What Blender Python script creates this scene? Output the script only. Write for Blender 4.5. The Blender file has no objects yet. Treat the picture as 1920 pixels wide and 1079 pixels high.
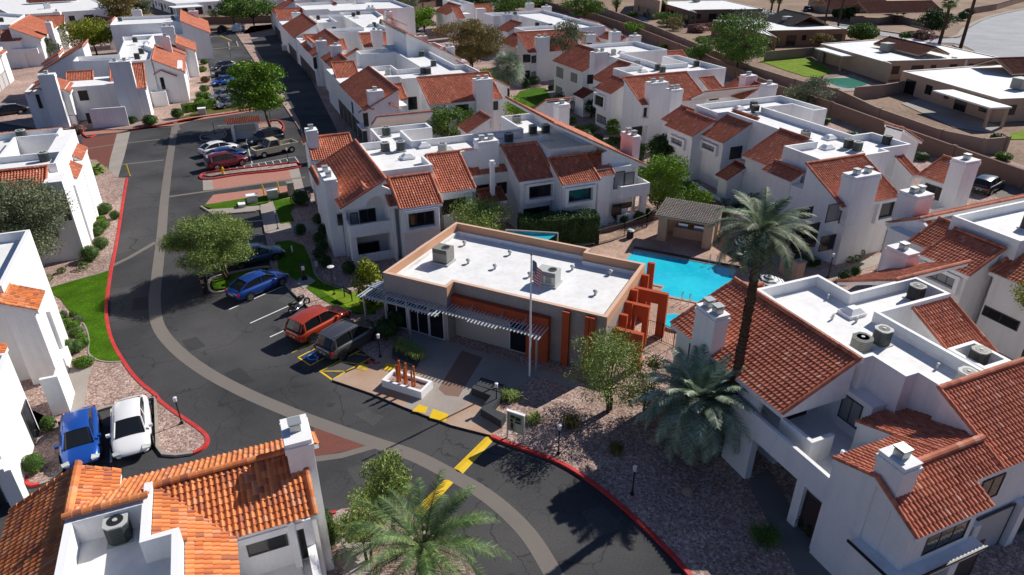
import bpy, bmesh, math, random
import numpy as np
from mathutils import Vector, Matrix
random.seed(7); RNG = np.random.default_rng(11)
scene = bpy.context.scene
COL = scene.collection

# ------------------------------------------------------------------ camera, sky, sun
CAMH = 24.0
YAW = math.radians(67)                 # viewing azimuth in site axes (the blocks of flats run along x and y)
PITCH = math.radians(28)
cam_d = bpy.data.cameras.new("camera"); cam = bpy.data.objects.new("camera", cam_d); COL.objects.link(cam)
cam.location = (0, 0, CAMH); cam.rotation_euler = (math.radians(62), 0, YAW - math.pi/2)
cam_d.lens = 24.0; cam_d.sensor_width = 36.0; cam_d.clip_end = 5000; cam_d.clip_start = 0.5
scene.camera = cam
SUN_AZ = math.radians(16.5); SUN_EL = math.radians(36.5)
w = bpy.data.worlds.new("World"); scene.world = w; w.use_nodes = True
nt = w.node_tree; bg = nt.nodes["Background"]
sky = nt.nodes.new("ShaderNodeTexSky"); sky.sky_type = 'NISHITA'; sky.sun_disc = False
sky.sun_elevation = SUN_EL; sky.sun_rotation = math.pi/2 - SUN_AZ; sky.air_density = 1.0; sky.dust_density = 0.6; sky.ozone_density = 1.5
tint = nt.nodes.new("ShaderNodeVectorMath"); tint.operation = 'MULTIPLY'; tint.inputs[1].default_value = (0.78, 0.92, 1.22)
nt.links.new(sky.outputs[0], tint.inputs[0]); nt.links.new(tint.outputs[0], bg.inputs[0]); bg.inputs[1].default_value = 0.053
sl = bpy.data.lights.new("sun", 'SUN'); so = bpy.data.objects.new("sun", sl); COL.objects.link(so)
sl.energy = 5.0; sl.angle = math.radians(0.5); sl.color = (1.0, 0.95, 0.87)
so.rotation_euler = Vector((math.cos(SUN_EL)*math.cos(SUN_AZ), math.cos(SUN_EL)*math.sin(SUN_AZ), math.sin(SUN_EL))).to_track_quat('Z', 'Y').to_euler()
so.location = (60, 20, 60)
scene.view_settings.view_transform = 'Standard'; scene.view_settings.look = 'None'
scene.view_settings.exposure = 0.22; scene.view_settings.gamma = 1.0
scene.render.resolution_x = 1024; scene.render.resolution_y = 575

# survey helper: a point of the photograph at a known height above ground -> place on the site
_cy, _sy = math.cos(YAW), math.sin(YAW); _cp, _sp = math.cos(PITCH), math.sin(PITCH)
def at(u, v, h=0.0):
    a = (u-960)/1280.0; b = (v-540)/1280.0
    fx = _cp - b*_sp; dz = -_sp - b*_cp
    k = (h-CAMH)/dz
    f, r = fx*k, a*k
    return (f*_cy + r*_sy, f*_sy - r*_cy, h)
def proj(p):
    f = p[0]*_cy + p[1]*_sy; r = p[0]*_sy - p[1]*_cy; z = p[2]-CAMH
    d = f*_cp - z*_sp; up = f*_sp + z*_cp
    return 960+1280*r/d, 540-1280*up/d, d
def height_at(base, vtop):
    lo, hi = 0.0, 23.5
    for _ in range(40):
        m = (lo+hi)/2
        if proj((base[0], base[1], m))[1] > vtop: lo = m
        else: hi = m
    return lo

# ------------------------------------------------------------------ materials
def mat(name, col, rough=0.8, spec=0.3, metal=0.0, noise=None, bump=None, emis=None, coat=0):
    m = bpy.data.materials.new(name); m.use_nodes = True
    n = m.node_tree; b = n.nodes["Principled BSDF"]
    b.inputs["Base Color"].default_value = (*col, 1); b.inputs["Roughness"].default_value = rough
    b.inputs["Specular IOR Level"].default_value = spec; b.inputs["Metallic"].default_value = metal
    if coat: b.inputs["Coat Weight"].default_value = coat; b.inputs["Coat Roughness"].default_value = 0.04
    if noise or bump:
        tc = n.nodes.new("ShaderNodeTexCoord")
    if noise:
        prev = None
        for (scale, amt, c2) in noise:
            t = n.nodes.new("ShaderNodeTexNoise"); t.inputs["Scale"].default_value = scale; t.inputs["Detail"].default_value = 6
            n.links.new(tc.outputs["Object"], t.inputs["Vector"])
            r = n.nodes.new("ShaderNodeMapRange"); r.inputs[1].default_value = 0.42; r.inputs[2].default_value = 0.68
            r.inputs[3].default_value = 0; r.inputs[4].default_value = amt
            n.links.new(t.outputs[0], r.inputs[0])
            mx = n.nodes.new("ShaderNodeMix"); mx.data_type = 'RGBA'
            n.links.new(r.outputs[0], mx.inputs[0])
            if prev: n.links.new(prev, mx.inputs[6])
            else: mx.inputs[6].default_value = (*col, 1)
            mx.inputs[7].default_value = (*c2, 1); prev = mx.outputs[2]
        n.links.new(prev, b.inputs["Base Color"])
    if bump:
        t = n.nodes.new("ShaderNodeTexNoise"); t.inputs["Scale"].default_value = bump[0]; t.inputs["Detail"].default_value = 4
        n.links.new(tc.outputs["Object"], t.inputs["Vector"])
        bp = n.nodes.new("ShaderNodeBump"); bp.inputs["Strength"].default_value = bump[1]; bp.inputs["Distance"].default_value = 0.05
        n.links.new(t.outputs[0], bp.inputs["Height"]); n.links.new(bp.outputs[0], b.inputs["Normal"])
    return m

def tile_mat(name, cols):
    m = bpy.data.materials.new(name); m.use_nodes = True; n = m.node_tree; b = n.nodes["Principled BSDF"]
    uv = n.nodes.new("ShaderNodeUVMap"); fl = n.nodes.new("ShaderNodeVectorMath"); fl.operation = 'FLOOR'
    n.links.new(uv.outputs[0], fl.inputs[0])
    wn = n.nodes.new("ShaderNodeTexWhiteNoise"); wn.noise_dimensions = '2D'; n.links.new(fl.outputs[0], wn.inputs["Vector"])
    cr = n.nodes.new("ShaderNodeValToRGB"); cr.color_ramp.interpolation = 'CONSTANT'
    e = cr.color_ramp.elements
    while len(e) < len(cols): e.new(0.5)
    for i, (p, c) in enumerate(cols): e[i].position = p; e[i].color = (*c, 1)
    n.links.new(wn.outputs["Value"], cr.inputs[0])
    tc = n.nodes.new("ShaderNodeTexCoord"); t = n.nodes.new("ShaderNodeTexNoise"); t.inputs["Scale"].default_value = 0.5; t.inputs["Detail"].default_value = 5
    n.links.new(tc.outputs["Object"], t.inputs["Vector"])
    r = n.nodes.new("ShaderNodeMapRange"); r.inputs[1].default_value = 0.3; r.inputs[2].default_value = 0.7; r.inputs[3].default_value = 0.84; r.inputs[4].default_value = 1.10
    n.links.new(t.outputs[0], r.inputs[0])
    mx = n.nodes.new("ShaderNodeVectorMath"); mx.operation = 'SCALE'; n.links.new(cr.outputs[0], mx.inputs[0]); n.links.new(r.outputs[0], mx.inputs["Scale"])
    n.links.new(mx.outputs[0], b.inputs["Base Color"]); b.inputs["Roughness"].default_value = 0.75; b.inputs["Specular IOR Level"].default_value = 0.2
    return m

def leaf_mat(name, c1, c2, c3):
    m = bpy.data.materials.new(name); m.use_nodes = True; n = m.node_tree; b = n.nodes["Principled BSDF"]
    g = n.nodes.new("ShaderNodeNewGeometry"); cr = n.nodes.new("ShaderNodeValToRGB")
    e = cr.color_ramp.elements; e[0].color = (*c1, 1); e[1].color = (*c3, 1); x = e.new(0.5); x.color = (*c2, 1)
    n.links.new(g.outputs["Random Per Island"], cr.inputs[0])
    tc = n.nodes.new("ShaderNodeTexCoord"); t = n.nodes.new("ShaderNodeTexNoise"); t.inputs["Scale"].default_value = 1.1
    n.links.new(tc.outputs["Object"], t.inputs["Vector"])
    r = n.nodes.new("ShaderNodeMapRange"); r.inputs[1].default_value = 0.35; r.inputs[2].default_value = 0.65; r.inputs[3].default_value = 0.65; r.inputs[4].default_value = 1.25
    n.links.new(t.outputs[0], r.inputs[0])
    mx = n.nodes.new("ShaderNodeVectorMath"); mx.operation = 'SCALE'; n.links.new(cr.outputs[0], mx.inputs[0]); n.links.new(r.outputs[0], mx.inputs["Scale"])
    n.links.new(mx.outputs[0], b.inputs["Base Color"]); b.inputs["Roughness"].default_value = 0.6; b.inputs["Specular IOR Level"].default_value = 0.25
    tr = n.nodes.new("ShaderNodeBsdfTranslucent"); n.links.new(mx.outputs[0], tr.inputs[0])
    ms = n.nodes.new("ShaderNodeMixShader"); ms.inputs[0].default_value = 0.12
    out = n.nodes["Material Output"]
    n.links.new(b.outputs[0], ms.inputs[1]); n.links.new(tr.outputs[0], ms.inputs[2]); n.links.new(ms.outputs[0], out.inputs[0])
    return m

def crack_mat(name, col, col2, crack=0.5, cscale=0.22, patch=True):
    """asphalt: mottled, with a net of hairline cracks"""
    m = bpy.data.materials.new(name); m.use_nodes = True; n = m.node_tree; b = n.nodes["Principled BSDF"]
    tc = n.nodes.new("ShaderNodeTexCoord")
    def noise(s, d=8):
        t = n.nodes.new("ShaderNodeTexNoise"); t.inputs["Scale"].default_value = s; t.inputs["Detail"].default_value = d
        n.links.new(tc.outputs["Object"], t.inputs["Vector"]); return t
    n1 = noise(0.16); n2 = noise(14, 3); n3 = noise(0.7)
    mx = n.nodes.new("ShaderNodeMix"); mx.data_type = 'RGBA'; mx.inputs[6].default_value = (*col, 1); mx.inputs[7].default_value = (*col2, 1)
    r = n.nodes.new("ShaderNodeMapRange"); r.inputs[1].default_value = 0.35; r.inputs[2].default_value = 0.65; n.links.new(n1.outputs[0], r.inputs[0]); n.links.new(r.outputs[0], mx.inputs[0])
    # distorted voronoi edges = cracks
    ad = n.nodes.new("ShaderNodeVectorMath"); ad.operation = 'MULTIPLY_ADD'; ad.inputs[1].default_value = (2.2, 2.2, 0)
    n.links.new(n3.outputs["Color"], ad.inputs[0]); n.links.new(tc.outputs["Object"], ad.inputs[2])
    def vor(s, wd):
        v = n.nodes.new("ShaderNodeTexVoronoi"); v.feature = 'DISTANCE_TO_EDGE'; v.inputs["Scale"].default_value = s
        n.links.new(ad.outputs[0], v.inputs["Vector"])
        q = n.nodes.new("ShaderNodeMapRange"); q.inputs[1].default_value = 0; q.inputs[2].default_value = wd; q.inputs[3].default_value = 1; q.inputs[4].default_value = 0
        n.links.new(v.outputs["Distance"], q.inputs[0]); return q
    v1 = vor(cscale, 0.010); v2 = vor(cscale*4.2, 0.035)
    # fine cracks only where a mask noise is high
    mk = n.nodes.new("ShaderNodeMapRange"); mk.inputs[1].default_value = 0.52; mk.inputs[2].default_value = 0.60; mk.inputs[3].default_value = 0; mk.inputs[4].default_value = 0.7
    n5 = noise(0.11, 2); n.links.new(n5.outputs[0], mk.inputs[0])
    mu = n.nodes.new("ShaderNodeMath"); mu.operation = 'MULTIPLY'; n.links.new(v2.outputs[0], mu.inputs[0]); n.links.new(mk.outputs[0], mu.inputs[1])
    mxx = n.nodes.new("ShaderNodeMath"); mxx.operation = 'MAXIMUM'; n.links.new(v1.outputs[0], mxx.inputs[0]); n.links.new(mu.outputs[0], mxx.inputs[1])
    ms = n.nodes.new("ShaderNodeMath"); ms.operation = 'MULTIPLY'; ms.inputs[1].default_value = crack; n.links.new(mxx.outputs[0], ms.inputs[0])
    mc = n.nodes.new("ShaderNodeMix"); mc.data_type = 'RGBA'; mc.inputs[7].default_value = (0.012, 0.012, 0.014, 1)
    n.links.new(ms.outputs[0], mc.inputs[0]); n.links.new(mx.outputs[2], mc.inputs[6])
    g = n.nodes.new("ShaderNodeMapRange"); g.inputs[1].default_value = 0.3; g.inputs[2].default_value = 0.7; g.inputs[3].default_value = 0.8; g.inputs[4].default_value = 1.2
    n.links.new(n2.outputs[0], g.inputs[0])
    sc = n.nodes.new("ShaderNodeVectorMath"); sc.operation = 'SCALE'; n.links.new(mc.outputs[2], sc.inputs[0]); n.links.new(g.outputs[0], sc.inputs["Scale"])
    n.links.new(sc.outputs[0], b.inputs["Base Color"]); b.inputs["Roughness"].default_value = 0.9; b.inputs["Specular IOR Level"].default_value = 0.2
    return m

def speckle_mat(name, cols, scale=9.0, big=0.25, bstr=0.6):
    """gravel and the like: voronoi cells in several stone colours"""
    m = bpy.data.materials.new(name); m.use_nodes = True; n = m.node_tree; b = n.nodes["Principled BSDF"]
    tc = n.nodes.new("ShaderNodeTexCoord"); v = n.nodes.new("ShaderNodeTexVoronoi"); v.inputs["Scale"].default_value = scale
    n.links.new(tc.outputs["Object"], v.inputs["Vector"])
    cr = n.nodes.new("ShaderNodeValToRGB"); e = cr.color_ramp.elements
    while len(e) < len(cols): e.new(0.5)
    for i, c in enumerate(cols): e[i].position = i/(len(cols)-1); e[i].color = (*c, 1)
    sp = n.nodes.new("ShaderNodeSeparateColor"); n.links.new(v.outputs["Color"], sp.inputs[0]); n.links.new(sp.outputs[0], cr.inputs[0])
    t = n.nodes.new("ShaderNodeTexNoise"); t.inputs["Scale"].default_value = big; t.inputs["Detail"].default_value = 6; n.links.new(tc.outputs["Object"], t.inputs["Vector"])
    r = n.nodes.new("ShaderNodeMapRange"); r.inputs[1].default_value = 0.3; r.inputs[2].default_value = 0.7; r.inputs[3].default_value = 0.75; r.inputs[4].default_value = 1.2
    n.links.new(t.outputs[0], r.inputs[0])
    sc = n.nodes.new("ShaderNodeVectorMath"); sc.operation = 'SCALE'; n.links.new(cr.outputs[0], sc.inputs[0]); n.links.new(r.outputs[0], sc.inputs["Scale"])
    n.links.new(sc.outputs[0], b.inputs["Base Color"]); b.inputs["Roughness"].default_value = 0.95; b.inputs["Specular IOR Level"].default_value = 0.1
    bp = n.nodes.new("ShaderNodeBump"); bp.inputs["Strength"].default_value = bstr; bp.inputs["Distance"].default_value = 0.04
    n.links.new(v.outputs["Distance"], bp.inputs["Height"]); bp.invert = True; n.links.new(bp.outputs[0], b.inputs["Normal"])
    return m

def brick_mat(name, c1, c2, mortar, scale=4.0, ang=0.0):
    m = bpy.data.materials.new(name); m.use_nodes = True; n = m.node_tree; b = n.nodes["Principled BSDF"]
    tc = n.nodes.new("ShaderNodeTexCoord"); mp = n.nodes.new("ShaderNodeMapping"); mp.inputs["Rotation"].default_value = (0, 0, ang)
    n.links.new(tc.outputs["Object"], mp.inputs[0]); t = n.nodes.new("ShaderNodeTexBrick"); n.links.new(mp.outputs[0], t.inputs["Vector"])
    t.inputs["Color1"].default_value = (*c1, 1); t.inputs["Color2"].default_value = (*c2, 1); t.inputs["Mortar"].default_value = (*mortar, 1)
    t.inputs["Scale"].default_value = scale; t.inputs["Mortar Size"].default_value = 0.03
    n.links.new(t.outputs[0], b.inputs["Base Color"]); b.inputs["Roughness"].default_value = 0.9; b.inputs["Specular IOR Level"].default_value = 0.15
    return m

M = {}
M['stucco'] = mat('white_stucco', (0.83, 0.825, 0.82), 0.9, 0.15, noise=[(0.35, 0.35, (0.74, 0.73, 0.73)), (5, 0.25, (0.70, 0.69, 0.70))], bump=(18, 0.35))
def streaks(m, col, amt):
    n = m.node_tree; b = n.nodes["Principled BSDF"]; src = b.inputs["Base Color"].links[0].from_socket
    tc = n.nodes.new("ShaderNodeTexCoord"); mp = n.nodes.new("ShaderNodeMapping"); mp.inputs["Scale"].default_value = (1.6, 1.6, .12); n.links.new(tc.outputs["Object"], mp.inputs[0])
    t = n.nodes.new("ShaderNodeTexNoise"); t.inputs["Scale"].default_value = 1.5; t.inputs["Detail"].default_value = 6; n.links.new(mp.outputs[0], t.inputs["Vector"])
    r = n.nodes.new("ShaderNodeMapRange"); r.inputs[1].default_value = 0.5; r.inputs[2].default_value = 0.75; r.inputs[4].default_value = amt; n.links.new(t.outputs[0], r.inputs[0])
    mx = n.nodes.new("ShaderNodeMix"); mx.data_type = 'RGBA'; n.links.new(r.outputs[0], mx.inputs[0]); n.links.new(src, mx.inputs[6]); mx.inputs[7].default_value = (*col, 1); n.links.new(mx.outputs[2], b.inputs["Base Color"])
streaks(M['stucco'], (0.60, 0.58, 0.56), .35)
M['roofwhite'] = mat('white_membrane', (0.80, 0.80, 0.80), 0.75, 0.2, noise=[(0.6, 0.45, (0.62, 0.61, 0.60)), (2.6, 0.35, (0.60, 0.57, 0.53))])
M['coping'] = mat('white_coping', (0.82, 0.82, 0.83), 0.7, 0.25)
M['tile'] = tile_mat('terracotta_tile', [(0, (0.53, 0.180, 0.105)), (0.3, (0.47, 0.150, 0.085)), (0.55, (0.57, 0.205, 0.125)), (0.78, (0.50, 0.165, 0.095)), (0.92, (0.40, 0.125, 0.075)), (0.975, (0.66, 0.32, 0.22))])
M['tile_near'] = tile_mat('orange_clay_tile', [(0, (0.672, 0.235, 0.084)), (0.3, (0.582, 0.185, 0.067)), (0.5, (0.739, 0.280, 0.106)), (0.7, (0.515, 0.168, 0.078)), (0.82, (0.650, 0.291, 0.157)), (0.92, (0.403, 0.146, 0.084))])
M['tile_dark'] = tile_mat('brown_tile', [(0, (0.20, 0.062, 0.038)), (0.5, (0.15, 0.05, 0.032)), (0.8, (0.24, 0.075, 0.045))])
M['tile_grey'] = tile_mat('grey_tile', [(0, (0.145, 0.125, 0.115)), (0.5, (0.125, 0.108, 0.10)), (0.8, (0.17, 0.15, 0.13))])
M['glass'] = mat('dark_glass', (0.012, 0.014, 0.017), 0.12, 0.5)
M['blind'] = mat('pale_blind', (0.22, 0.23, 0.24), 0.4, 0.4)
M['frame'] = mat('window_frame_metal', (0.06, 0.055, 0.05), 0.5, 0.4)
M['frame_w'] = mat('white_frame', (0.6, 0.6, 0.6), 0.5, 0.3)
M['garage'] = mat('garage_door_paint', (0.05, 0.048, 0.05), 0.6, 0.3)
M['garage_w'] = mat('pale_garage_paint', (0.45, 0.44, 0.44), 0.7, 0.3)
M['door'] = mat('brown_door_paint', (0.06, 0.035, 0.035), 0.6, 0.3)
M['shadeint'] = mat('dark_interior', (0.03, 0.03, 0.032), 0.9, 0.1)
M['deck'] = mat('balcony_floor', (0.22, 0.21, 0.20), 0.9, 0.1)
M['metal'] = mat('galvanised_metal', (0.42, 0.44, 0.44), 0.45, 0.5, 0.5)
M['acgreen'] = mat('ac_green_grey', (0.055, 0.07, 0.066), 0.5, 0.4)
M['acdark'] = mat('ac_black', (0.02, 0.02, 0.022), 0.5, 0.4)
M['acgrey'] = mat('ac_beige_grey', (0.24, 0.235, 0.21), 0.6, 0.4)
M['aclight'] = mat('ac_light_grey', (0.46, 0.48, 0.46), 0.6, 0.3)
M['black'] = mat('black_paint', (0.012, 0.012, 0.013), 0.5, 0.4)
M['rubber'] = mat('rubber', (0.012, 0.012, 0.012), 0.85, 0.2)
M['chrome'] = mat('chrome', (0.6, 0.6, 0.6), 0.2, 0.5, 1.0)
M['asphalt'] = crack_mat('asphalt', (0.041, 0.041, 0.044), (0.078, 0.076, 0.077), 0.6)
M['asphalt_pale'] = crack_mat('old_asphalt', (0.30, 0.31, 0.33), (0.36, 0.37, 0.39), 0.25)
M['concrete'] = mat('concrete', (0.36, 0.32, 0.285), 0.9, 0.15, noise=[(0.5, 0.5, (0.27, 0.235, 0.20)), (7, 0.3, (0.25, 0.22, 0.19))])
M['concrete_d'] = mat('gutter_concrete', (0.19, 0.165, 0.145), 0.9, 0.15, noise=[(0.6, 0.6, (0.16, 0.15, 0.14)), (9, 0.4, (0.15, 0.14, 0.13))])
M['plaza'] = mat('plaza_concrete', (0.44, 0.32, 0.24), 0.9, 0.15, noise=[(0.35, 0.75, (0.36, 0.18, 0.09)), (5, 0.25, (0.28, 0.24, 0.20))])
M['deckpool'] = speckle_mat('pool_deck', [(0.40, 0.27, 0.21), (0.46, 0.32, 0.25), (0.34, 0.22, 0.17), (0.5, 0.36, 0.28)], 7, 0.4, 0.15)
M['gravel'] = speckle_mat('pink_gravel', [(0.42, 0.29, 0.25), (0.27, 0.17, 0.14), (0.52, 0.39, 0.34), (0.20, 0.13, 0.11), (0.36, 0.25, 0.21), (0.6, 0.48, 0.42)], 10)
M['dirt'] = speckle_mat('desert_dirt', [(0.26, 0.18, 0.13), (0.32, 0.23, 0.17), (0.22, 0.15, 0.11), (0.3, 0.22, 0.17)], 3, 0.08, 0.2)
M['kerbred'] = mat('red_kerb_paint', (0.52, 0.035, 0.03), 0.7, 0.3, noise=[(3, 0.5, (0.60, 0.10, 0.10)), (16, 0.3, (0.35, 0.03, 0.03))])
M['kerb'] = mat('kerb_concrete', (0.34, 0.30, 0.26), 0.9, 0.15, noise=[(2, 0.5, (0.24, 0.21, 0.18))])
M['yellow'] = mat('yellow_road_paint', (0.72, 0.47, 0.015), 0.75, 0.2, noise=[(4, 0.5, (0.60, 0.38, 0.02)), (1.2, 0.4, (0.7, 0.52, 0.10))])
M['yellow_d'] = mat('worn_yellow_paint', (0.62, 0.42, 0.04), 0.8, 0.2, noise=[(5, 0.9, (0.30, 0.22, 0.05))])
M['whitepaint'] = mat('white_road_paint', (0.70, 0.70, 0.70), 0.8, 0.2, noise=[(6, 0.6, (0.45, 0.45, 0.45))])
M['bluepaint'] = mat('blue_road_paint', (0.015, 0.06, 0.20), 0.8, 0.2, noise=[(5, 0.5, (0.02, 0.04, 0.10))])
M['brick'] = brick_mat('red_brick_paving', (0.24, 0.085, 0.065), (0.19, 0.07, 0.055), (0.10, 0.05, 0.04), 3.2)
M['brick_p'] = brick_mat('pink_brick_paving', (0.50, 0.24, 0.18), (0.44, 0.20, 0.15), (0.26, 0.13, 0.11), 2.5)
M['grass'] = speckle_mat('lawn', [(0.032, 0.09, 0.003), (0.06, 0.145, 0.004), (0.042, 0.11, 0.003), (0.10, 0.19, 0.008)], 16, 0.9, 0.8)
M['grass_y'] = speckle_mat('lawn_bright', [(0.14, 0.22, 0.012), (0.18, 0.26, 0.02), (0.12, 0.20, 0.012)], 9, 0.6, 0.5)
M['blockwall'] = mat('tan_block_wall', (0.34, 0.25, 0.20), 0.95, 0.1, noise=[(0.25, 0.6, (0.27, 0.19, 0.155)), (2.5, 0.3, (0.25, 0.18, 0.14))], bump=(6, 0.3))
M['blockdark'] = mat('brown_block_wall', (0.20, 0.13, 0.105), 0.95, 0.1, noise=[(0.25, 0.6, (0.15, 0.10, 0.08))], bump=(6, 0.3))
M['tan'] = mat('tan_stucco', (0.50, 0.36, 0.26), 0.9, 0.1, noise=[(0.4, 0.4, (0.42, 0.29, 0.2))], bump=(14, 0.3))
M['brownst'] = mat('brown_stucco', (0.30, 0.17, 0.10), 0.9, 0.1, noise=[(0.4, 0.4, (0.25, 0.14, 0.085))])
M['clubwall'] = mat('grey_club_stucco', (0.38, 0.335, 0.31), 0.9, 0.1, noise=[(0.6, 0.4, (0.24, 0.22, 0.205)), (9, 0.3, (0.22, 0.2, 0.19))], bump=(20, 0.5))
M['clubtrim'] = mat('tan_club_stucco', (0.60, 0.34, 0.21), 0.9, 0.1, noise=[(0.8, 0.5, (0.50, 0.27, 0.165)), (6, 0.2, (0.45, 0.25, 0.16))], bump=(16, 0.3))
M['clubtop'] = mat('club_coping', (0.66, 0.43, 0.31), 0.9, 0.1)
M['clubred'] = mat('rust_red_stucco', (0.42, 0.085, 0.035), 0.85, 0.15, noise=[(1.2, 0.4, (0.34, 0.065, 0.03))], bump=(12, 0.3))
M['bark'] = mat('bark', (0.10, 0.075, 0.055), 0.95, 0.1, noise=[(6, 0.6, (0.05, 0.036, 0.028))], bump=(14, 0.8))
M['barkpalm'] = mat('palm_bark', (0.10, 0.065, 0.045), 0.95, 0.1, noise=[(5, 0.7, (0.06, 0.038, 0.025))], bump=(10, 1.0))
M['rock'] = mat('boulder', (0.36, 0.27, 0.20), 0.95, 0.1, noise=[(2, 0.6, (0.25, 0.18, 0.14))], bump=(5, 0.8))
M['leaf_mid'] = leaf_mat('leaf_mid', (0.051, 0.119, 0.024), (0.111, 0.204, 0.031), (0.187, 0.306, 0.043))
M['leaf_bright'] = leaf_mat('leaf_bright', (0.068, 0.162, 0.014), (0.149, 0.284, 0.019), (0.257, 0.392, 0.027))
M['leaf_yellow'] = leaf_mat('leaf_yellow', (0.077, 0.132, 0.011), (0.220, 0.264, 0.017), (0.396, 0.374, 0.022))
M['leaf_dark'] = leaf_mat('leaf_dark', (0.021, 0.051, 0.015), (0.039, 0.083, 0.021), (0.068, 0.128, 0.030))
M['leaf_olive'] = leaf_mat('leaf_olive', (0.100, 0.124, 0.068), (0.170, 0.200, 0.110), (0.280, 0.310, 0.180))
M['leaf_brown'] = leaf_mat('leaf_brown', (0.130, 0.111, 0.039), (0.221, 0.182, 0.058), (0.325, 0.260, 0.078))
M['leaf_pv'] = leaf_mat('leaf_paloverde', (0.13, 0.19, 0.045), (0.22, 0.30, 0.07), (0.35, 0.42, 0.12))
M['leaf_silver'] = leaf_mat('leaf_silver', (0.13, 0.19, 0.12), (0.24, 0.31, 0.21), (0.42, 0.48, 0.36))
M['leaf_palm'] = leaf_mat('leaf_palm', (0.07, 0.11, 0.055), (0.13, 0.18, 0.09), (0.27, 0.32, 0.19))
M['leaf_palmg'] = leaf_mat('leaf_palm_green', (0.032, 0.080, 0.029), (0.072, 0.136, 0.040), (0.208, 0.272, 0.080))
M['leaf_pink'] = leaf_mat('leaf_pink', (0.100, 0.100, 0.040), (0.500, 0.160, 0.200), (0.650, 0.350, 0.380))
M['leaf_red'] = leaf_mat('leaf_red', (0.160, 0.030, 0.020), (0.260, 0.050, 0.030), (0.120, 0.080, 0.020))
def pool_mat():
    m = bpy.data.materials.new('pool_water'); m.use_nodes = True; n = m.node_tree; b = n.nodes["Principled BSDF"]
    b.inputs["Base Color"].default_value = (0.10, 0.62, 0.86, 1); b.inputs["Transmission Weight"].default_value = 1.0
    b.inputs["Roughness"].default_value = 0.02; b.inputs["IOR"].default_value = 1.33
    tc = n.nodes.new("ShaderNodeTexCoord"); t = n.nodes.new("ShaderNodeTexNoise"); t.inputs["Scale"].default_value = 1.5
    n.links.new(tc.outputs["Object"], t.inputs["Vector"]); bp = n.nodes.new("ShaderNodeBump"); bp.inputs["Strength"].default_value = 0.08
    n.links.new(t.outputs[0], bp.inputs["Height"]); n.links.new(bp.outputs[0], b.inputs["Normal"])
    return m
M['plaster_blue'] = mat('blue_pool_water', (0.010, 0.46, 0.64), 0.05, 0.5, noise=[(0.22, 0.8, (0.02, 0.62, 0.74)), (3.0, 0.3, (0.05, 0.66, 0.78))], bump=(2.5, 0.15))

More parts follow.
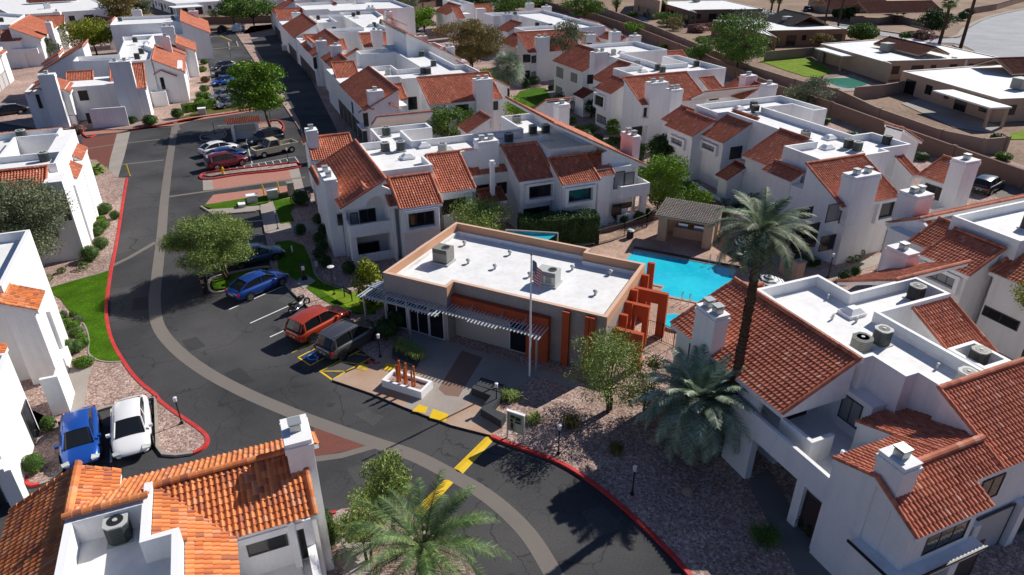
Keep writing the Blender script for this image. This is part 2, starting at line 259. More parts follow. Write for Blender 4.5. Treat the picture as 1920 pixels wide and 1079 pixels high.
# ------------------------------------------------------------------ object and mesh helpers
def link(o): COL.objects.link(o); return o
def tag(o, label=None, cat=None, group=None, kind=None):
    if label: o['label'] = label
    if cat: o['category'] = cat
    if group: o['group'] = group
    if kind: o['kind'] = kind
    return o
def empty(name, loc, rz=0.0):
    o = bpy.data.objects.new(name, None); link(o); o.location = loc; o.rotation_euler = (0, 0, rz); o.empty_display_size = 0.3
    return o
ORG = {}
def origin_of(o):
    while o.parent is not None: o = o.parent
    return ORG.get(o.name, Vector(o.location))
class MB:
    def __init__(s): s.v = []; s.f = []; s.m = []; s.uv = None
    def add(s, vs, fs, mi=0):
        b = len(s.v); s.v.extend(vs); s.f.extend([tuple(b+i for i in f) for f in fs]); s.m.extend([mi]*len(fs))
    def box(s, x0, x1, y0, y1, z0, z1, mi=0):
        if x0 > x1: x0, x1 = x1, x0
        if y0 > y1: y0, y1 = y1, y0
        j = [random.uniform(-.002, .002) for _ in range(6)]
        x0 += j[0]; x1 += j[1]; y0 += j[2]; y1 += j[3]; z1 += j[5]
        s.add([(x0,y0,z0),(x1,y0,z0),(x1,y1,z0),(x0,y1,z0),(x0,y0,z1),(x1,y0,z1),(x1,y1,z1),(x0,y1,z1)],
              [(3,2,1,0),(4,5,6,7),(0,1,5,4),(1,2,6,5),(2,3,7,6),(3,0,4,7)], mi)
    def prism(s, pts, z0, z1, mi=0, bottom=True):
        n = len(pts)
        a = sum(pts[i][0]*pts[(i+1) % n][1]-pts[(i+1) % n][0]*pts[i][1] for i in range(n))
        if a < 0: pts = pts[::-1]
        vs = [(p[0], p[1], z0) for p in pts]+[(p[0], p[1], z1) for p in pts]
        fs = [tuple(range(n, 2*n))]+[(i, (i+1) % n, n+(i+1) % n, n+i) for i in range(n)]
        if bottom: fs.append(tuple(range(n-1, -1, -1)))
        s.add(vs, fs, mi)
    def ext(s, prof, axis, a0, a1, mi=0):
        """profile of (s,z) points swept along an axis; axis 'x': s is y, 'y': s is x"""
        n = len(prof)
        P = (lambda q, a: (a, q[0], q[1])) if axis == 'x' else (lambda q, a: (q[0], a, q[1]))
        ar = sum(prof[i][0]*prof[(i+1) % n][1]-prof[(i+1) % n][0]*prof[i][1] for i in range(n))
        flip = (ar < 0) != (axis == 'y')
        vs = [P(q, a0) for q in prof]+[P(q, a1) for q in prof]
        fs = [tuple(range(n-1, -1, -1)), tuple(range(n, 2*n))]+[(i, (i+1) % n, n+(i+1) % n, n+i) for i in range(n)]
        if flip: fs = [f[::-1] for f in fs]
        s.add(vs, fs, mi)
    def cyl(s, x, y, z0, z1, r0, r1=None, n=12, mi=0, cap=True):
        r1 = r0 if r1 is None else r1
        vs = [(x+r0*math.cos(2*math.pi*i/n), y+r0*math.sin(2*math.pi*i/n), z0) for i in range(n)]+[(x+r1*math.cos(2*math.pi*i/n), y+r1*math.sin(2*math.pi*i/n), z1) for i in range(n)]
        fs = [(i, (i+1) % n, n+(i+1) % n, n+i) for i in range(n)]
        if cap: fs += [tuple(range(n, 2*n)), tuple(range(n-1, -1, -1))]
        s.add(vs, fs, mi)
    def tube(s, pts, rads, n=6, mi=0):
        P = [Vector(p) for p in pts]; rings = []
        for i, p in enumerate(P):
            d = (P[min(i+1, len(P)-1)]-P[max(i-1, 0)]).normalized()
            a = d.cross(Vector((0, 0, 1)));
            if a.length < 1e-3: a = Vector((1, 0, 0))
            a.normalize(); b = d.cross(a).normalized()
            r = rads[i] if hasattr(rads, '__len__') else rads
            rings.append([tuple(p+a*r*math.cos(2*math.pi*k/n)+b*r*math.sin(2*math.pi*k/n)) for k in range(n)])
        vs = [q for rr in rings for q in rr]; fs = []
        for i in range(len(P)-1):
            for k in range(n): fs.append((i*n+k, i*n+(k+1) % n, (i+1)*n+(k+1) % n, (i+1)*n+k))
        fs.append(tuple(range(n-1, -1, -1))); fs.append(tuple(range((len(P)-1)*n, len(P)*n)))
        s.add(vs, fs, mi)
    def build(s, name, mats, parent=None, smooth=False, clip=None):
        if not isinstance(mats, (list, tuple)): mats = [mats]
        me = bpy.data.meshes.new(name)
        o0 = origin_of(parent) if parent else Vector((0, 0, 0))
        me.from_pydata([(v[0]-o0.x, v[1]-o0.y, v[2]-o0.z) for v in s.v], [], s.f)
        for m in mats: me.materials.append(m)
        if len(mats) > 1: me.polygons.foreach_set('material_index', s.m)
        if smooth: me.polygons.foreach_set('use_smooth', [True]*len(s.f))
        me.validate(); me.update()
        o = link(bpy.data.objects.new(name, me))
        if parent: o.parent = parent
        return o
def copy_tree(o, parent=None):
    c = o.copy(); COL.objects.link(c); c.parent = parent
    for ch in list(o.children): copy_tree(ch, c)
    return c
def smooth_line(pts, k=4, closed=False):
    P = [np.array(p[:2], float) for p in pts]; out = []; n = len(P)
    rng = range(n) if closed else range(n-1)
    for i in rng:
        p0 = P[(i-1) % n] if closed or i > 0 else P[0]; p1 = P[i]; p2 = P[(i+1) % n]; p3 = P[(i+2) % n] if closed or i+2 < n else P[-1]
        for j in range(k):
            t = j/k
            out.append(tuple(0.5*((2*p1)+(-p0+p2)*t+(2*p0-5*p1+4*p2-p3)*t*t+(-p0+3*p1-3*p2+p3)*t**3)))
    if not closed: out.append(tuple(P[-1]))
    return out
def offset_line(pts, d):
    n = len(pts); out = []
    for i in range(n):
        a = pts[max(i-1, 0)]; b = pts[min(i+1, n-1)]
        dx, dy = b[0]-a[0], b[1]-a[1]; l = math.hypot(dx, dy) or 1
        out.append((pts[i][0]-dy/l*d, pts[i][1]+dx/l*d))
    return out
def strip(mb, pts, w, z0, z1, mi=0):
    """raised band of width w along a line"""
    A = offset_line(pts, w/2); B = offset_line(pts, -w/2)
    for i in range(len(pts)-1):
        q = [A[i], B[i], B[i+1], A[i+1]]
        vs = [(p[0], p[1], z0) for p in q]+[(p[0], p[1], z1) for p in q]
        fs = [(4, 5, 6, 7), (0, 4, 7, 3), (1, 2, 6, 5)]
        if i == 0: fs.append((0, 1, 5, 4))
        if i == len(pts)-2: fs.append((2, 3, 7, 6))
        mb.add(vs, fs, mi)
def px(pts, h=0.0): return [at(u, v, h)[:2] for (u, v) in pts]
# ------------------------------------------------------------------ buildings
TILE_W, TILE_L = 0.205, 0.275
def tile_sheet(P0, U, L, V, D, N, wave=0.055, seg=5):
    """barrel tiles: U along the eave, V up the slope; returns verts, faces, uvs (per loop)"""
    nc = max(1, round(L/TILE_W)); nr = max(1, round(D/TILE_L)); cw = L/nc; rl = D/nr
    if seg == 5: prof = [(0.0, 0.0), (0.10, 0.6), (0.32, 1.0), (0.54, 0.6), (0.64, 0.0)]
    else: prof = [(0.0, 0.0), (0.32, 1.0), (0.64, 0.0)]
    us = []; hs = []
    for c in range(nc):
        for (t, h) in prof: us.append((c+t)*cw); hs.append(h*wave)
    us.append(L); hs.append(0.0)
    us = np.array(us); hs = np.array(hs); n = len(us)
    P0 = np.array(P0); U = np.array(U); V = np.array(V); N = np.array(N)
    rows = []; vv = []
    for r in range(nr):
        for (vd, dh) in ((r*rl, 0.036), ((r+1)*rl, 0.0)):
            jit = RNG.uniform(-0.004, 0.004, n)
            rows.append(P0[None]+U[None]*us[:, None]+V[None]*vd+N[None]*(hs+dh+jit)[:, None])
    vs = np.concatenate(rows)
    fs = []; uv = []
    uc = (us/cw)
    for r in range(2*nr-1):
        course = r//2
        for k in range(n-1):
            a = r*n+k; fs.append((a, a+1, a+1+n, a+n))
            c = (uc[k]+1e-3, uc[k+1]-1e-3)
            if int(c[1]) != int(c[0]): c = (c[0], c[0])
            y0, y1 = (course+.05, course+.95) if r % 2 == 0 else (course+.95, course+.99)
            uv += [(c[0], y0), (c[1], y0), (c[1], y1), (c[0], y1)]
    return vs, fs, uv
class TileMesh:
    def __init__(s): s.v = []; s.f = []; s.uv = []; s.nv = 0; s.off = 0
    def sheet(s, *a, **k):
        v, f, uv = tile_sheet(*a, **k)
        s.v.append(v); s.f += [tuple(i+s.nv for i in q) for q in f]; s.nv += len(v)
        s.off += 101; s.uv += [(x+s.off, y+s.off*2) for x, y in uv]
    def caps(s, A, B, r=0.12, pitch=0.30):
        """a row of lapped half-round cap tiles from A to B"""
        A = np.array(A, float); B = np.array(B, float); d = B-A; L = np.linalg.norm(d)
        if L < 0.2: return
        d /= L; sd = np.cross(d, [0, 0, 1.0]); sd /= (np.linalg.norm(sd)+1e-9); up = np.cross(sd, d)
        n = max(1, round(L/pitch)); K = 5
        for i in range(n):
            a = A+d*(L*i/n); b = A+d*(L*(i+1)/n+0.03); vs = []
            for (p, rr, lift) in ((a, r, 0.0), (b, r*1.12, 0.02)):
                for k in range(K+1):
                    th = math.pi*k/K; vs.append(p+sd*rr*math.cos(th)+up*(rr*math.sin(th)+lift-0.03))
            s.v.append(np.array(vs)); b0 = s.nv
            for k in range(K):
                s.f.append((b0+k, b0+k+1, b0+K+2+k, b0+K+1+k)); s.uv += [(s.off+i+.5, .5+s.off)]*4
            s.f.append(tuple(b0+k for k in range(K+1))); s.uv += [(s.off+i+.5, .5+s.off)]*(K+1)
            s.f.append(tuple(b0+K+1+k for k in range(K, -1, -1))); s.uv += [(s.off+i+.5, .5+s.off)]*(K+1)
            s.nv += 2*(K+1)
        s.off += 37
    def build(s, name, m, parent, clip=None):
        vs = np.concatenate(s.v) if s.v else np.zeros((0, 3)); o0 = np.array(origin_of(parent)); vs = vs-o0
        me = bpy.data.meshes.new(name); me.from_pydata(vs.tolist(), [], s.f); me.materials.append(m)
        ul = me.uv_layers.new(name='UVMap'); ul.data.foreach_set('uv', np.array(s.uv, dtype=np.float32).ravel())
        if clip:
            bm = bmesh.new(); bm.from_mesh(me)
            for (p, nrm) in clip:
                bmesh.ops.bisect_plane(bm, geom=bm.verts[:]+bm.edges[:]+bm.faces[:], plane_co=Vector(p)-Vector(o0), plane_no=Vector(nrm), clear_outer=True)
            bm.to_mesh(me); bm.free()
        o = link(bpy.data.objects.new(name, me)); o.parent = parent
        return o
def ray_plane(u, v, axis, c, ang=0.0):
    p = at(u, v, 0.0); q = at(u, v, 5.0)
    p = rot2(p, -ang); q = rot2(q, -ang)
    t = (c-p[axis])/(q[axis]-p[axis])
    return tuple(p[i]+(q[i]-p[i])*t for i in range(3))
def rot2(p, a):
    c, s = math.cos(a), math.sin(a)
    return (p[0]*c-p[1]*s, p[0]*s+p[1]*c)+tuple(p[2:])

class Bld:
    def __init__(s, name, label, cat, base, ang=0.0, zl=4.9, zp=6.9, m=0.5, wallmat='stucco', tile='tile', group=None, seg=5):
        s.ang = math.radians(ang); b = at(*base, 0); s.name = name
        s.root = empty(name, b, s.ang); tag(s.root, label, cat, group)
        ORG[s.root.name] = Vector(rot2(b, -s.ang))
        s.zl, s.zp, s.m = zl, zp, m; s.wm, s.tm = wallmat, tile; s.W = MB(); s.R = MB(); s.seg = seg; s.Cp = MB(); s.parts = 0
    def L(s, u, v, h=0.0): return rot2(at(u, v, h), -s.ang)
    # ---- sloping tiled wing. d: side the roof rises towards
    def shed(s, d, e0, e1, r=None, zl=None, zr=None, m=None, ov=0.3, wall=True, z0=0.0, wext=0.0, a0=None, a1=None, clip=None, caps='rb', tile=None, fascia=0.24):
        m = m or s.m; zl = s.zl if zl is None else zl
        ax = 0 if d[1] == 'x' else 1; sg = 1 if d[0] == '+' else -1
        E0 = s.L(*e0, zl); E1 = s.L(*e1, zl)
        ce = (E0[ax]+E1[ax])/2; lo, hi = sorted((E0[1-ax], E1[1-ax]))
        if a0 is not None: lo = a0
        if a1 is not None: hi = a1
        if zr is not None: cr = ce+sg*(zr-zl)/m
        else:
            f = lambda h: h-(zl+m*(s.L(*r, h)[ax]-ce)*sg)
            A, B = zl, zl+6.0
            if f(A)*f(B) > 0: zr = zl+1.5
            else:
                for _ in range(40):
                    mid = (A+B)/2
                    if f(A)*f(mid) <= 0: B = mid
                    else: A = mid
                zr = A
            cr = ce+sg*(zr-zl)/m
        return s.shedn(d, ce, cr, lo, hi, zl, zr, ov, wall, z0, clip, caps, tile, fascia)
    def shedn(s, d, ce, cr, lo, hi, zl, zr, ov=0.3, wall=True, z0=0.0, clip=None, caps='rb', tile=None, fascia=0.24):
        j = random.uniform(-.004, .004); lo += j; hi += j*0.7; zl += j; zr += j
        ax = 0 if d[1] == 'x' else 1; sg = 1 if d[0] == '+' else -1
        D = math.hypot(cr-ce, zr-zl); L = hi-lo; sl = (zr-zl)/abs(cr-ce)
        V = [0, 0, (zr-zl)/D]; V[ax] = (cr-ce)/D
        U = [0, 0, 0]; U[1-ax] = 1.0
        N = np.cross(U, V); N = N*np.sign(N[2])
        P0 = [0, 0, zl]; P0[ax] = ce; P0[1-ax] = lo
        T = TileMesh(); T.sheet(P0, U, L, V, D, N, seg=s.seg)
        def pt(c, a, z):
            q = [0, 0, z]; q[ax] = c; q[1-ax] = a; return q
        if 'r' in caps: T.caps(pt(cr, lo, zr+.07), pt(cr, hi, zr+.07), 0.13)
        if 'b' in caps:
            T.caps(pt(ce, lo+.05, zl+.05), pt(cr, lo+.05, zr+.05), 0.10); T.caps(pt(ce, hi-.05, zl+.05), pt(cr, hi-.05, zr+.05), 0.10)
        if '0' in caps: T.caps(pt(ce, lo+.05, zl+.05), pt(cr, lo+.05, zr+.05), 0.10)
        if '1' in caps: T.caps(pt(ce, hi-.05, zl+.05), pt(cr, hi-.05, zr+.05), 0.10)
        T.build('tiled_roof', M[tile or s.tm], s.root, clip)
        axis = 'y' if ax == 0 else 'x'
        t = 0.02
        WW = MB()
        WW.ext([(ce+sg*.03, zl-t), (cr, zr-t), (cr, zr-fascia), (ce+sg*.03, zl-fascia)], axis, lo+.03, hi-.03)
        cw = ce+sg*ov; zw = zl+ov*sl
        if wall is True:
            WW.ext([(cw, z0), (cw, zw-.1), (cr, zr-.1), (cr, z0)], axis, lo+ov*.8, hi-ov*.8)
        elif wall:
            (wc, w0, w1) = wall     # wall starts at slope coordinate wc, along w0..w1
            WW.ext([(wc, z0), (wc, zl+abs(wc-ce)*sl-.1), (cr, zr-.1), (cr, z0)], axis, w0, w1)
        if clip:
            o = WW.build('wall', M[s.wm], s.root)
            bm = bmesh.new(); bm.from_mesh(o.data); o0 = origin_of(s.root)
            for (p, nrm) in clip:
                g = bmesh.ops.bisect_plane(bm, geom=bm.verts[:]+bm.edges[:]+bm.faces[:], plane_co=Vector(p)-o0, plane_no=Vector(nrm), clear_outer=True)
                bmesh.ops.holes_fill(bm, edges=[e for e in bm.edges if e.is_boundary])
            bm.to_mesh(o.data); bm.free()
        else: s.W.add(WW.v, WW.f)
        return dict(ax=ax, sg=sg, ce=ce, cr=cr, cw=cw, lo=lo, hi=hi, zl=zl, zr=zr)
    # ---- flat roof with parapet over a right-angled plan traced at the coping height
    def rect(s, pts, z):
        P = [s.L(u, v, z) for u, v in pts]; n = len(P); ed = []
        for i in range(n):
            a, b = P[i], P[(i+1) % n]; dx, dy = abs(b[0]-a[0]), abs(b[1]-a[1])
            if dx > dy: ed.append(('h', (a[1]+b[1])/2))
            else: ed.append(('v', (a[0]+b[0])/2))
        out = []
        for i in range(n):
            e, f = ed[i-1], ed[i]
            if e[0] == f[0]: out.append((P[i][0], P[i][1])); continue
            out.append((f[1], e[1]) if e[0] == 'h' else (e[1], f[1]))
        return out
    def flat(s, pts, zp=None, par=0.6, t=0.2, z0=0.0, raw=False, floor=None, wm=None):
        zp = s.zp if zp is None else zp
        zp += random.uniform(-.006, .006)
        Q = pts if raw else s.rect(pts, zp)
        n = len(Q); ar = sum(Q[i][0]*Q[(i+1) % n][1]-Q[(i+1) % n][0]*Q[i][1] for i in range(n))
        if ar < 0: Q = Q[::-1]
        I = []
        for i in range(n):
            a, b, c = Q[i-1], Q[i], Q[(i+1) % n]
            d1 = Vector((b[0]-a[0], b[1]-a[1])).normalized(); d2 = Vector((c[0]-b[0], c[1]-b[1])).normalized()
            n1 = Vector((-d1.y, d1.x)); n2 = Vector((-d2.y, d2.x)); k = n1+n2; k = k/(max(k.length_squared/2, .2))
            I.append((b[0]+k.x*t, b[1]+k.y*t))
        W = s.W if wm is None else MB()
        vs = [(p[0], p[1], z0) for p in Q]+[(p[0], p[1], zp) for p in Q]+[(p[0], p[1], zp) for p in I]+[(p[0], p[1], zp-par-.01) for p in I]
        fs = []
        for i in range(n):
            j = (i+1) % n; fs += [(i, j, n+j, n+i), (2*n+i, 2*n+j, 3*n+j, 3*n+i)]
        W.add(vs, fs)
        C = s.Cp; cv = [(p[0], p[1], zp+.012) for p in Q]+[(p[0], p[1], zp+.012) for p in I]
        C.add(cv, [(i, (i+1) % n, n+(i+1) % n, n+i) for i in range(n)])
        zf = zp-par if floor is None else floor
        s.R.add([(p[0], p[1], zf) for p in I], [tuple(range(n))])
        return Q, zf
    def chim(s, x0, x1, y0, y1, zt, z0=0.0, flues=2, mat_='stucco', band=True):
        W = MB(); W.box(x0, x1, y0, y1, z0, zt-.45)
        W.box(x0-.05, x1+.05, y0-.05, y1+.05, zt-.45, zt-.2); W.box(x0, x1, y0, y1, zt-.2, zt-.02); W.box(x0-.02, x1+.02, y0-.02, y1+.02, zt-.02, zt)
        o = W.build('chimney', M[mat_], s.root)
        lx, ly = x1-x0, y1-y0; F = MB(); K = MB()
        for i in range(flues):
            t = (i+1)/(flues+1) if flues > 1 else .5
            if flues == 2: t = .27 if i == 0 else .73
            cx, cy = (x0+lx*t, (y0+y1)/2) if lx >= ly else ((x0+x1)/2, y0+ly*t)
            r = .2
            F.box(cx-r, cx+r, cy-r, cy+r, zt, zt+.3); F.box(cx-r-.04, cx+r+.04, cy-r-.04, cy+r+.04, zt+.36, zt+.42)
            K.box(cx-r+.04, cx+r-.04, cy-r+.04, cy+r-.04, zt+.3, zt+.36)
        if flues:
            F.build('flue_cap', M['metal'] if random.random() < .5 else M['aclight'], o); K.build('flue_vent', M['black'], o)
        return o
    def chimp(s, u0, u1, v, zt, depth=0.9, flues=2, z0=0.0):
        a = s.L(u0, v, zt); b = s.L(u1, v, zt)
        return s.chim(a[0], b[0], (a[1]+b[1])/2, (a[1]+b[1])/2+depth, zt, z0, flues)
    def chimw(s, u0, u1, v, yp, depth=0.9, flues=2):
        """chimney standing on the ground against a wall: its front plane is known"""
        a = ray_plane(u0, v, 1, yp, s.ang); b = ray_plane(u1, v, 1, yp, s.ang)
        return s.chim(a[0], b[0], yp, yp+depth, (a[2]+b[2])/2, 0, flues)
    def chimb(s, u0, u1, v, vb, zb, depth=0.9, flues=2):
        """chimney rising through a roof: vb is where its front face leaves the tiles at height zb"""
        return s.chimw(u0, u1, v, s.L((u0+u1)/2, vb, zb)[1], depth, flues)
    def chevron(s, yp, pts):
        T = TileMesh(); P = [ray_plane(u, v, 1, yp, s.ang) for u, v in pts]
        for a, b in zip(P[:-1], P[1:]): T.caps((a[0], yp-.12, a[2]), (b[0], yp-.12, b[2]), .13)
        T.build('gable_tiles', M[s.tm], s.root)
    def chims(s, pa, pb, zt, width=0.9, flues=2, z0=0.0):
        """chimney whose long -x side is seen: pa, pb = near and far top corners of that side"""
        a = s.L(*pa, zt); b = s.L(*pb, zt); x = (a[0]+b[0])/2
        return s.chim(x, x+width, min(a[1], b[1]), max(a[1], b[1]), zt, z0, flues)
    def win(s, face, c, p0, p1, style='glass', deep=0.0, surround=0.0, mull=1, name='window', raw=None):
        """window on the plane face=c (face 'y' or 'x'), seen between two picture corners"""
        ax = 0 if face == 'x' else 1
        if raw: a0, a1, z0, z1 = raw
        else:
            A = ray_plane(*p0, ax, c, s.ang); B = ray_plane(*p1, ax, c, s.ang)
            a0, a1 = sorted((A[1-ax], B[1-ax])); z1, z0 = max(A[2], B[2]), min(A[2], B[2])
        out = -1 if face == 'y' or style.startswith('-') or True else 1
        sgn = s.faceout.get(face, -1)
        def bx(mb, b0, b1, d0, d1, zz0, zz1):
            if ax == 0: mb.box(c+sgn*d0, c+sgn*d1, b0, b1, zz0, zz1)
            else: mb.box(b0, b1, c+sgn*d0, c+sgn*d1, zz0, zz1)
        f = MB(); fw = .06
        bx(f, a0-fw, a1+fw, -.02, .035, z0-fw, z0); bx(f, a0-fw, a1+fw, -.02, .035, z1, z1+fw)
        bx(f, a0-fw, a0, -.02, .035, z0, z1); bx(f, a1, a1+fw, -.02, .035, z0, z1)
        for k in range(mull):
            t = a0+(a1-a0)*(k+1)/(mull+1); bx(f, t-.025, t+.025, -.01, .03, z0, z1)
        fr = f.build(name, M['frame'], s.root)
        p = MB(); bx(p, a0, a1, -.03, .012, z0, z1); p.build('pane', M[{'glass': 'glass', 'blind': 'blind', 'garage': 'garage', 'pale': 'garage_w', 'door': 'door'}[style]], fr)
        if surround:
            q = MB(); w = .28; d = surround
            bx(q, a0-fw-w, a1+fw+w, -.02, d, z0-w-.1, z0-fw); bx(q, a0-fw-w, a1+fw+w, -.02, d, z1+fw, z1+w)
            bx(q, a0-fw-w, a0-fw, -.02, d, z0-fw, z1+fw); bx(q, a1+fw, a1+fw+w, -.02, d, z0-fw, z1+fw)
            q.build('window_surround', M[s.wm], fr)
        return fr
    faceout = {'x': -1, 'y': -1}
    def balcony(s, x0, x1, y0, y1, z0, z1, t=.16, sides='fblr', floor=.3):
        """solid stucco balcony tub"""
        b = MB(); b.box(x0, x1, y0, y1, z0, z0+floor)
        if 'f' in sides: b.box(x0, x1, y0, y0+t, z0+floor, z1)
        if 'b' in sides: b.box(x0, x1, y1-t, y1, z0+floor, z1)
        if 'l' in sides: b.box(x0, x0+t, y0+t, y1-(t if 'b' in sides else 0), z0+floor, z1)
        if 'r' in sides: b.box(x1-t, x1, y0+t, y1-(t if 'b' in sides else 0), z0+floor, z1)
        return b.build('balcony', M[s.wm], s.root)
    def done(s):
        if s.W.v: s.W.build('wall', M[s.wm], s.root)
        if s.R.v: s.R.build('flat_roof', M[getattr(s,'roofm','roofwhite')], s.root)
        if s.Cp.v: s.Cp.build('parapet_coping', M[getattr(s,'copm','coping')], s.root)
        return s.root

# ---- rooftop machines: things of their own
def ac_round(p, m, label, r=.36, h=.78, rz=0.0, group='rooftop air conditioning condensers'):
    root = empty('air_conditioner', p, rz); tag(root, label, 'air conditioner', group); x, y, z = p
    ORG[root.name] = Vector(p)
    b = MB(); k = []
    for i in range(8):
        a = math.pi/8+i*math.pi/4; rr = r*(1.12 if True else 1); k.append((x+rr*math.cos(a)*1.0, y+rr*math.sin(a)))
    sq = [(x+sx*r, y+sy*r) for sx, sy in ((1, .55), (.55, 1), (-.55, 1), (-1, .55), (-1, -.55), (-.55, -1), (.55, -1), (1, -.55))]
    b.prism(sq, z+.06, z+h); c = b.build('casing', M[m], root)
    g = MB()
    for i in range(7): g.prism([(x+(q[0]-x)*1.02, y+(q[1]-y)*1.02) for q in sq], z+.12+i*.09, z+.14+i*.09)
    g.build('louvre', M['acdark'], c)
    t = MB(); t.prism([(x+(q[0]-x)*1.04, y+(q[1]-y)*1.04) for q in sq], z+h, z+h+.05); t.build('lid', M['aclight'] if m != 'acdark' else M['acgrey'], root)
    f = MB(); f.cyl(x, y, z+h+.05, z+h+.06, r*.72, n=16)
    f.build('fan_grille', M['acdark'], root)
    hb = MB(); hb.cyl(x, y, z+h+.06, z+h+.09, r*.22, n=10); hb.build('fan_hub', M['aclight'], root)
    pd = MB(); pd.box(x-r*1.15, x+r*1.15, y-r*1.15, y+r*1.15, z, z+.06); pd.build('mounting_pad', M['aclight'], root)
    return root
# ------------------------------------------------------------------ the blocks of flats
ACS = []
def acs(B, z, items, lab):
    for (u, v, m, txt) in items:
        p = at(u, v, z); ac_round(p, m, txt, r=.36 if m != 'acgrey' else .40, h=.80 if m != 'acgrey' else .62, rz=0)
def vents(B, z, pts, kind='skylight'):
    for (u, v) in pts:
        p = B.L(u, v, z)
        if kind == 'skylight':
            b = MB(); b.box(p[0]-.55, p[0]+.55, p[1]-.45, p[1]+.45, z-.02, z+.18)
            q = [(-.5, -.4), (.5, -.4), (.5, .4), (-.5, .4)]; t = [(-.25, -.2), (.25, -.2), (.25, .2), (-.25, .2)]
            b.add([(p[0]+a, p[1]+c, z+.18) for a, c in q]+[(p[0]+a, p[1]+c, z+.42) for a, c in t], [(0,1,5,4),(1,2,6,5),(2,3,7,6),(3,0,4,7),(4,5,6,7)])
            b.build('roof_vent', M['coping'], B.root)
        else:
            b = MB(); b.cyl(p[0], p[1], z, z+.3, .06, n=8); b.cyl(p[0]+.3, p[1]+.2, z, z+.18, .05, n=8); b.build('vent_pipe', M['aclight'], B.root)

# ======== G: block in the middle
G = Bld('apartment_block', 'white two storey apartment block with red tiled roofs just behind the flat roofed clubhouse', 'apartment building', (900, 440))
g1 = G.shed('+x', (618,397), (609,310), (711,322), wall=(8.6, 51.7, 60.0), caps='rb')
G.flat([(711,322),(809,311),(797,293),(1012,268),(1030,282),(1112,272),(1045,227),(1030,229),(1004,212),(940,219),(975,242),(773,265),(755,246),(811,240),(797,230),(697,243),(712,266),(674,270)])
g2 = G.shed('+y', (705,392), (747,387), (770,331), a0=g1['ce']+3.6)
g2b = G.shed('+y', (749,394), (831,382), (808,326))
g3 = G.shed('+y', (826,363), (894,355), (797,293))
g4 = G.shed('+y', (885,331), (965,321), (938,275))
g5 = G.shed('+y', (974,343), (1041,333), (1009,268))
g6 = G.shed('+y', (1056,350), (1126,338), (1030,299))
g6b = G.shed('+y', (1123,333), (1153,327), (1100,291))
g8 = G.shed('-x', (1204,313), (1120,257), (1113,273), wall=False)
W = G.W
cx = g8['ce']
W.box(g6b['cw']*0+cx-5.5, cx-1.9, g6b['cw']+.3, g6b['cw']+10, 0, 5.3)
W.ext([(cx-.3, 4.9), (cx-4.0, 6.75), (cx-4.6, 6.5), (cx-4.6, 4.9)], 'y', g8['lo']+.15, g8['lo']+.35)
by = g6b['cw']
G.balcony(cx-3.2, cx-.2, by-.35, by+2.0, 2.55, 3.65)
W.box(cx-.55, cx-.3, by+1.6, by+1.85, 0, 4.9); W.box(cx-.9, cx-.3, by-.2, by+.15, 0, 2.55); W.box(cx-3.1, cx-.3, by-.15, by+.1, 0, .9)
G.win('y', by+.28, (1153,325), (1168,352), style='blind', mull=0); G.win('y', by+.28, (1173,326), (1187,345), style='blind', mull=0)
G.win('y', by-.02, (1149,386), (1163,402), mull=0); G.win('y', by+.28, (1167,383), (1183,388), mull=0)
g9 = G.shed('+y', (586,303), (632,297), (598,258), a1=g1['ce']+4)
g10 = G.shed('+x', (590,350), (583,318), (601,345), wall=True)
G.shed('+y', (720,243), (805,232), zr=None, r=None, wall=False) if False else None
g11 = G.shed('-y', (697,236), (797,224), (697,243), wall=False)
g12 = G.shed('-y', (1000,204), (1050,200), (1003,212), wall=True)
g13 = G.shed('+x', (871,252), (861,238), (925,226), wall=True)
# gable front and balcony at the left end
gy = g1['lo']+.3; gx = g1['ce']
W.ext([(gx+.3, 4.72), (gx+.3, 5.05), (gx+3.1, 6.42), (gx+4.1, 5.85), (gx+4.1, 4.3), (gx+3.6, 4.3), (gx+3.3, 5.3), (gx+2.8, 5.5), (gx+2.2, 5.2), (gx+2.0, 4.72)], 'y', gy-.1, gy+.15)
G.shed('-x', (704,361), (703,352), (683,353), zl=5.75, wall=False, caps='rb')
G.balcony(gx+.55, gx+4.1, gy-.35, gy+1.9, 2.45, 3.45)
W.box(gx+.55, gx+1.0, gy-.2, gy+.2, 0, 2.45); W.box(gx+.55, gx+4.1, gy-.2, gy, 0, .8); W.box(gx+.6, gx+.8, gy+.2, gy+2.2, 0, 2.45)
W.box(gx+.4, gx+.7, gy+1.5, gy+8, 0, 4.9); W.box(gx+3.7, gx+6, gy, gy+4, 0, 5.2); W.box(gx+.5, gx+6, gy+1.7, gy+9, 0, 4.95)
G.win('y', gy+1.66, (633,404), (652,420), mull=0); G.win('y', gy+1.66, (674,396), (706,431), style='glass', mull=1); G.win('y', gy+1.66, (657,402), (672,425), style='blind', mull=0)
G.win('y', gy-.02, (657,466), (711,478), mull=1) if False else None
G.win('y', gy+1.4, (656,462), (712,482), mull=3)
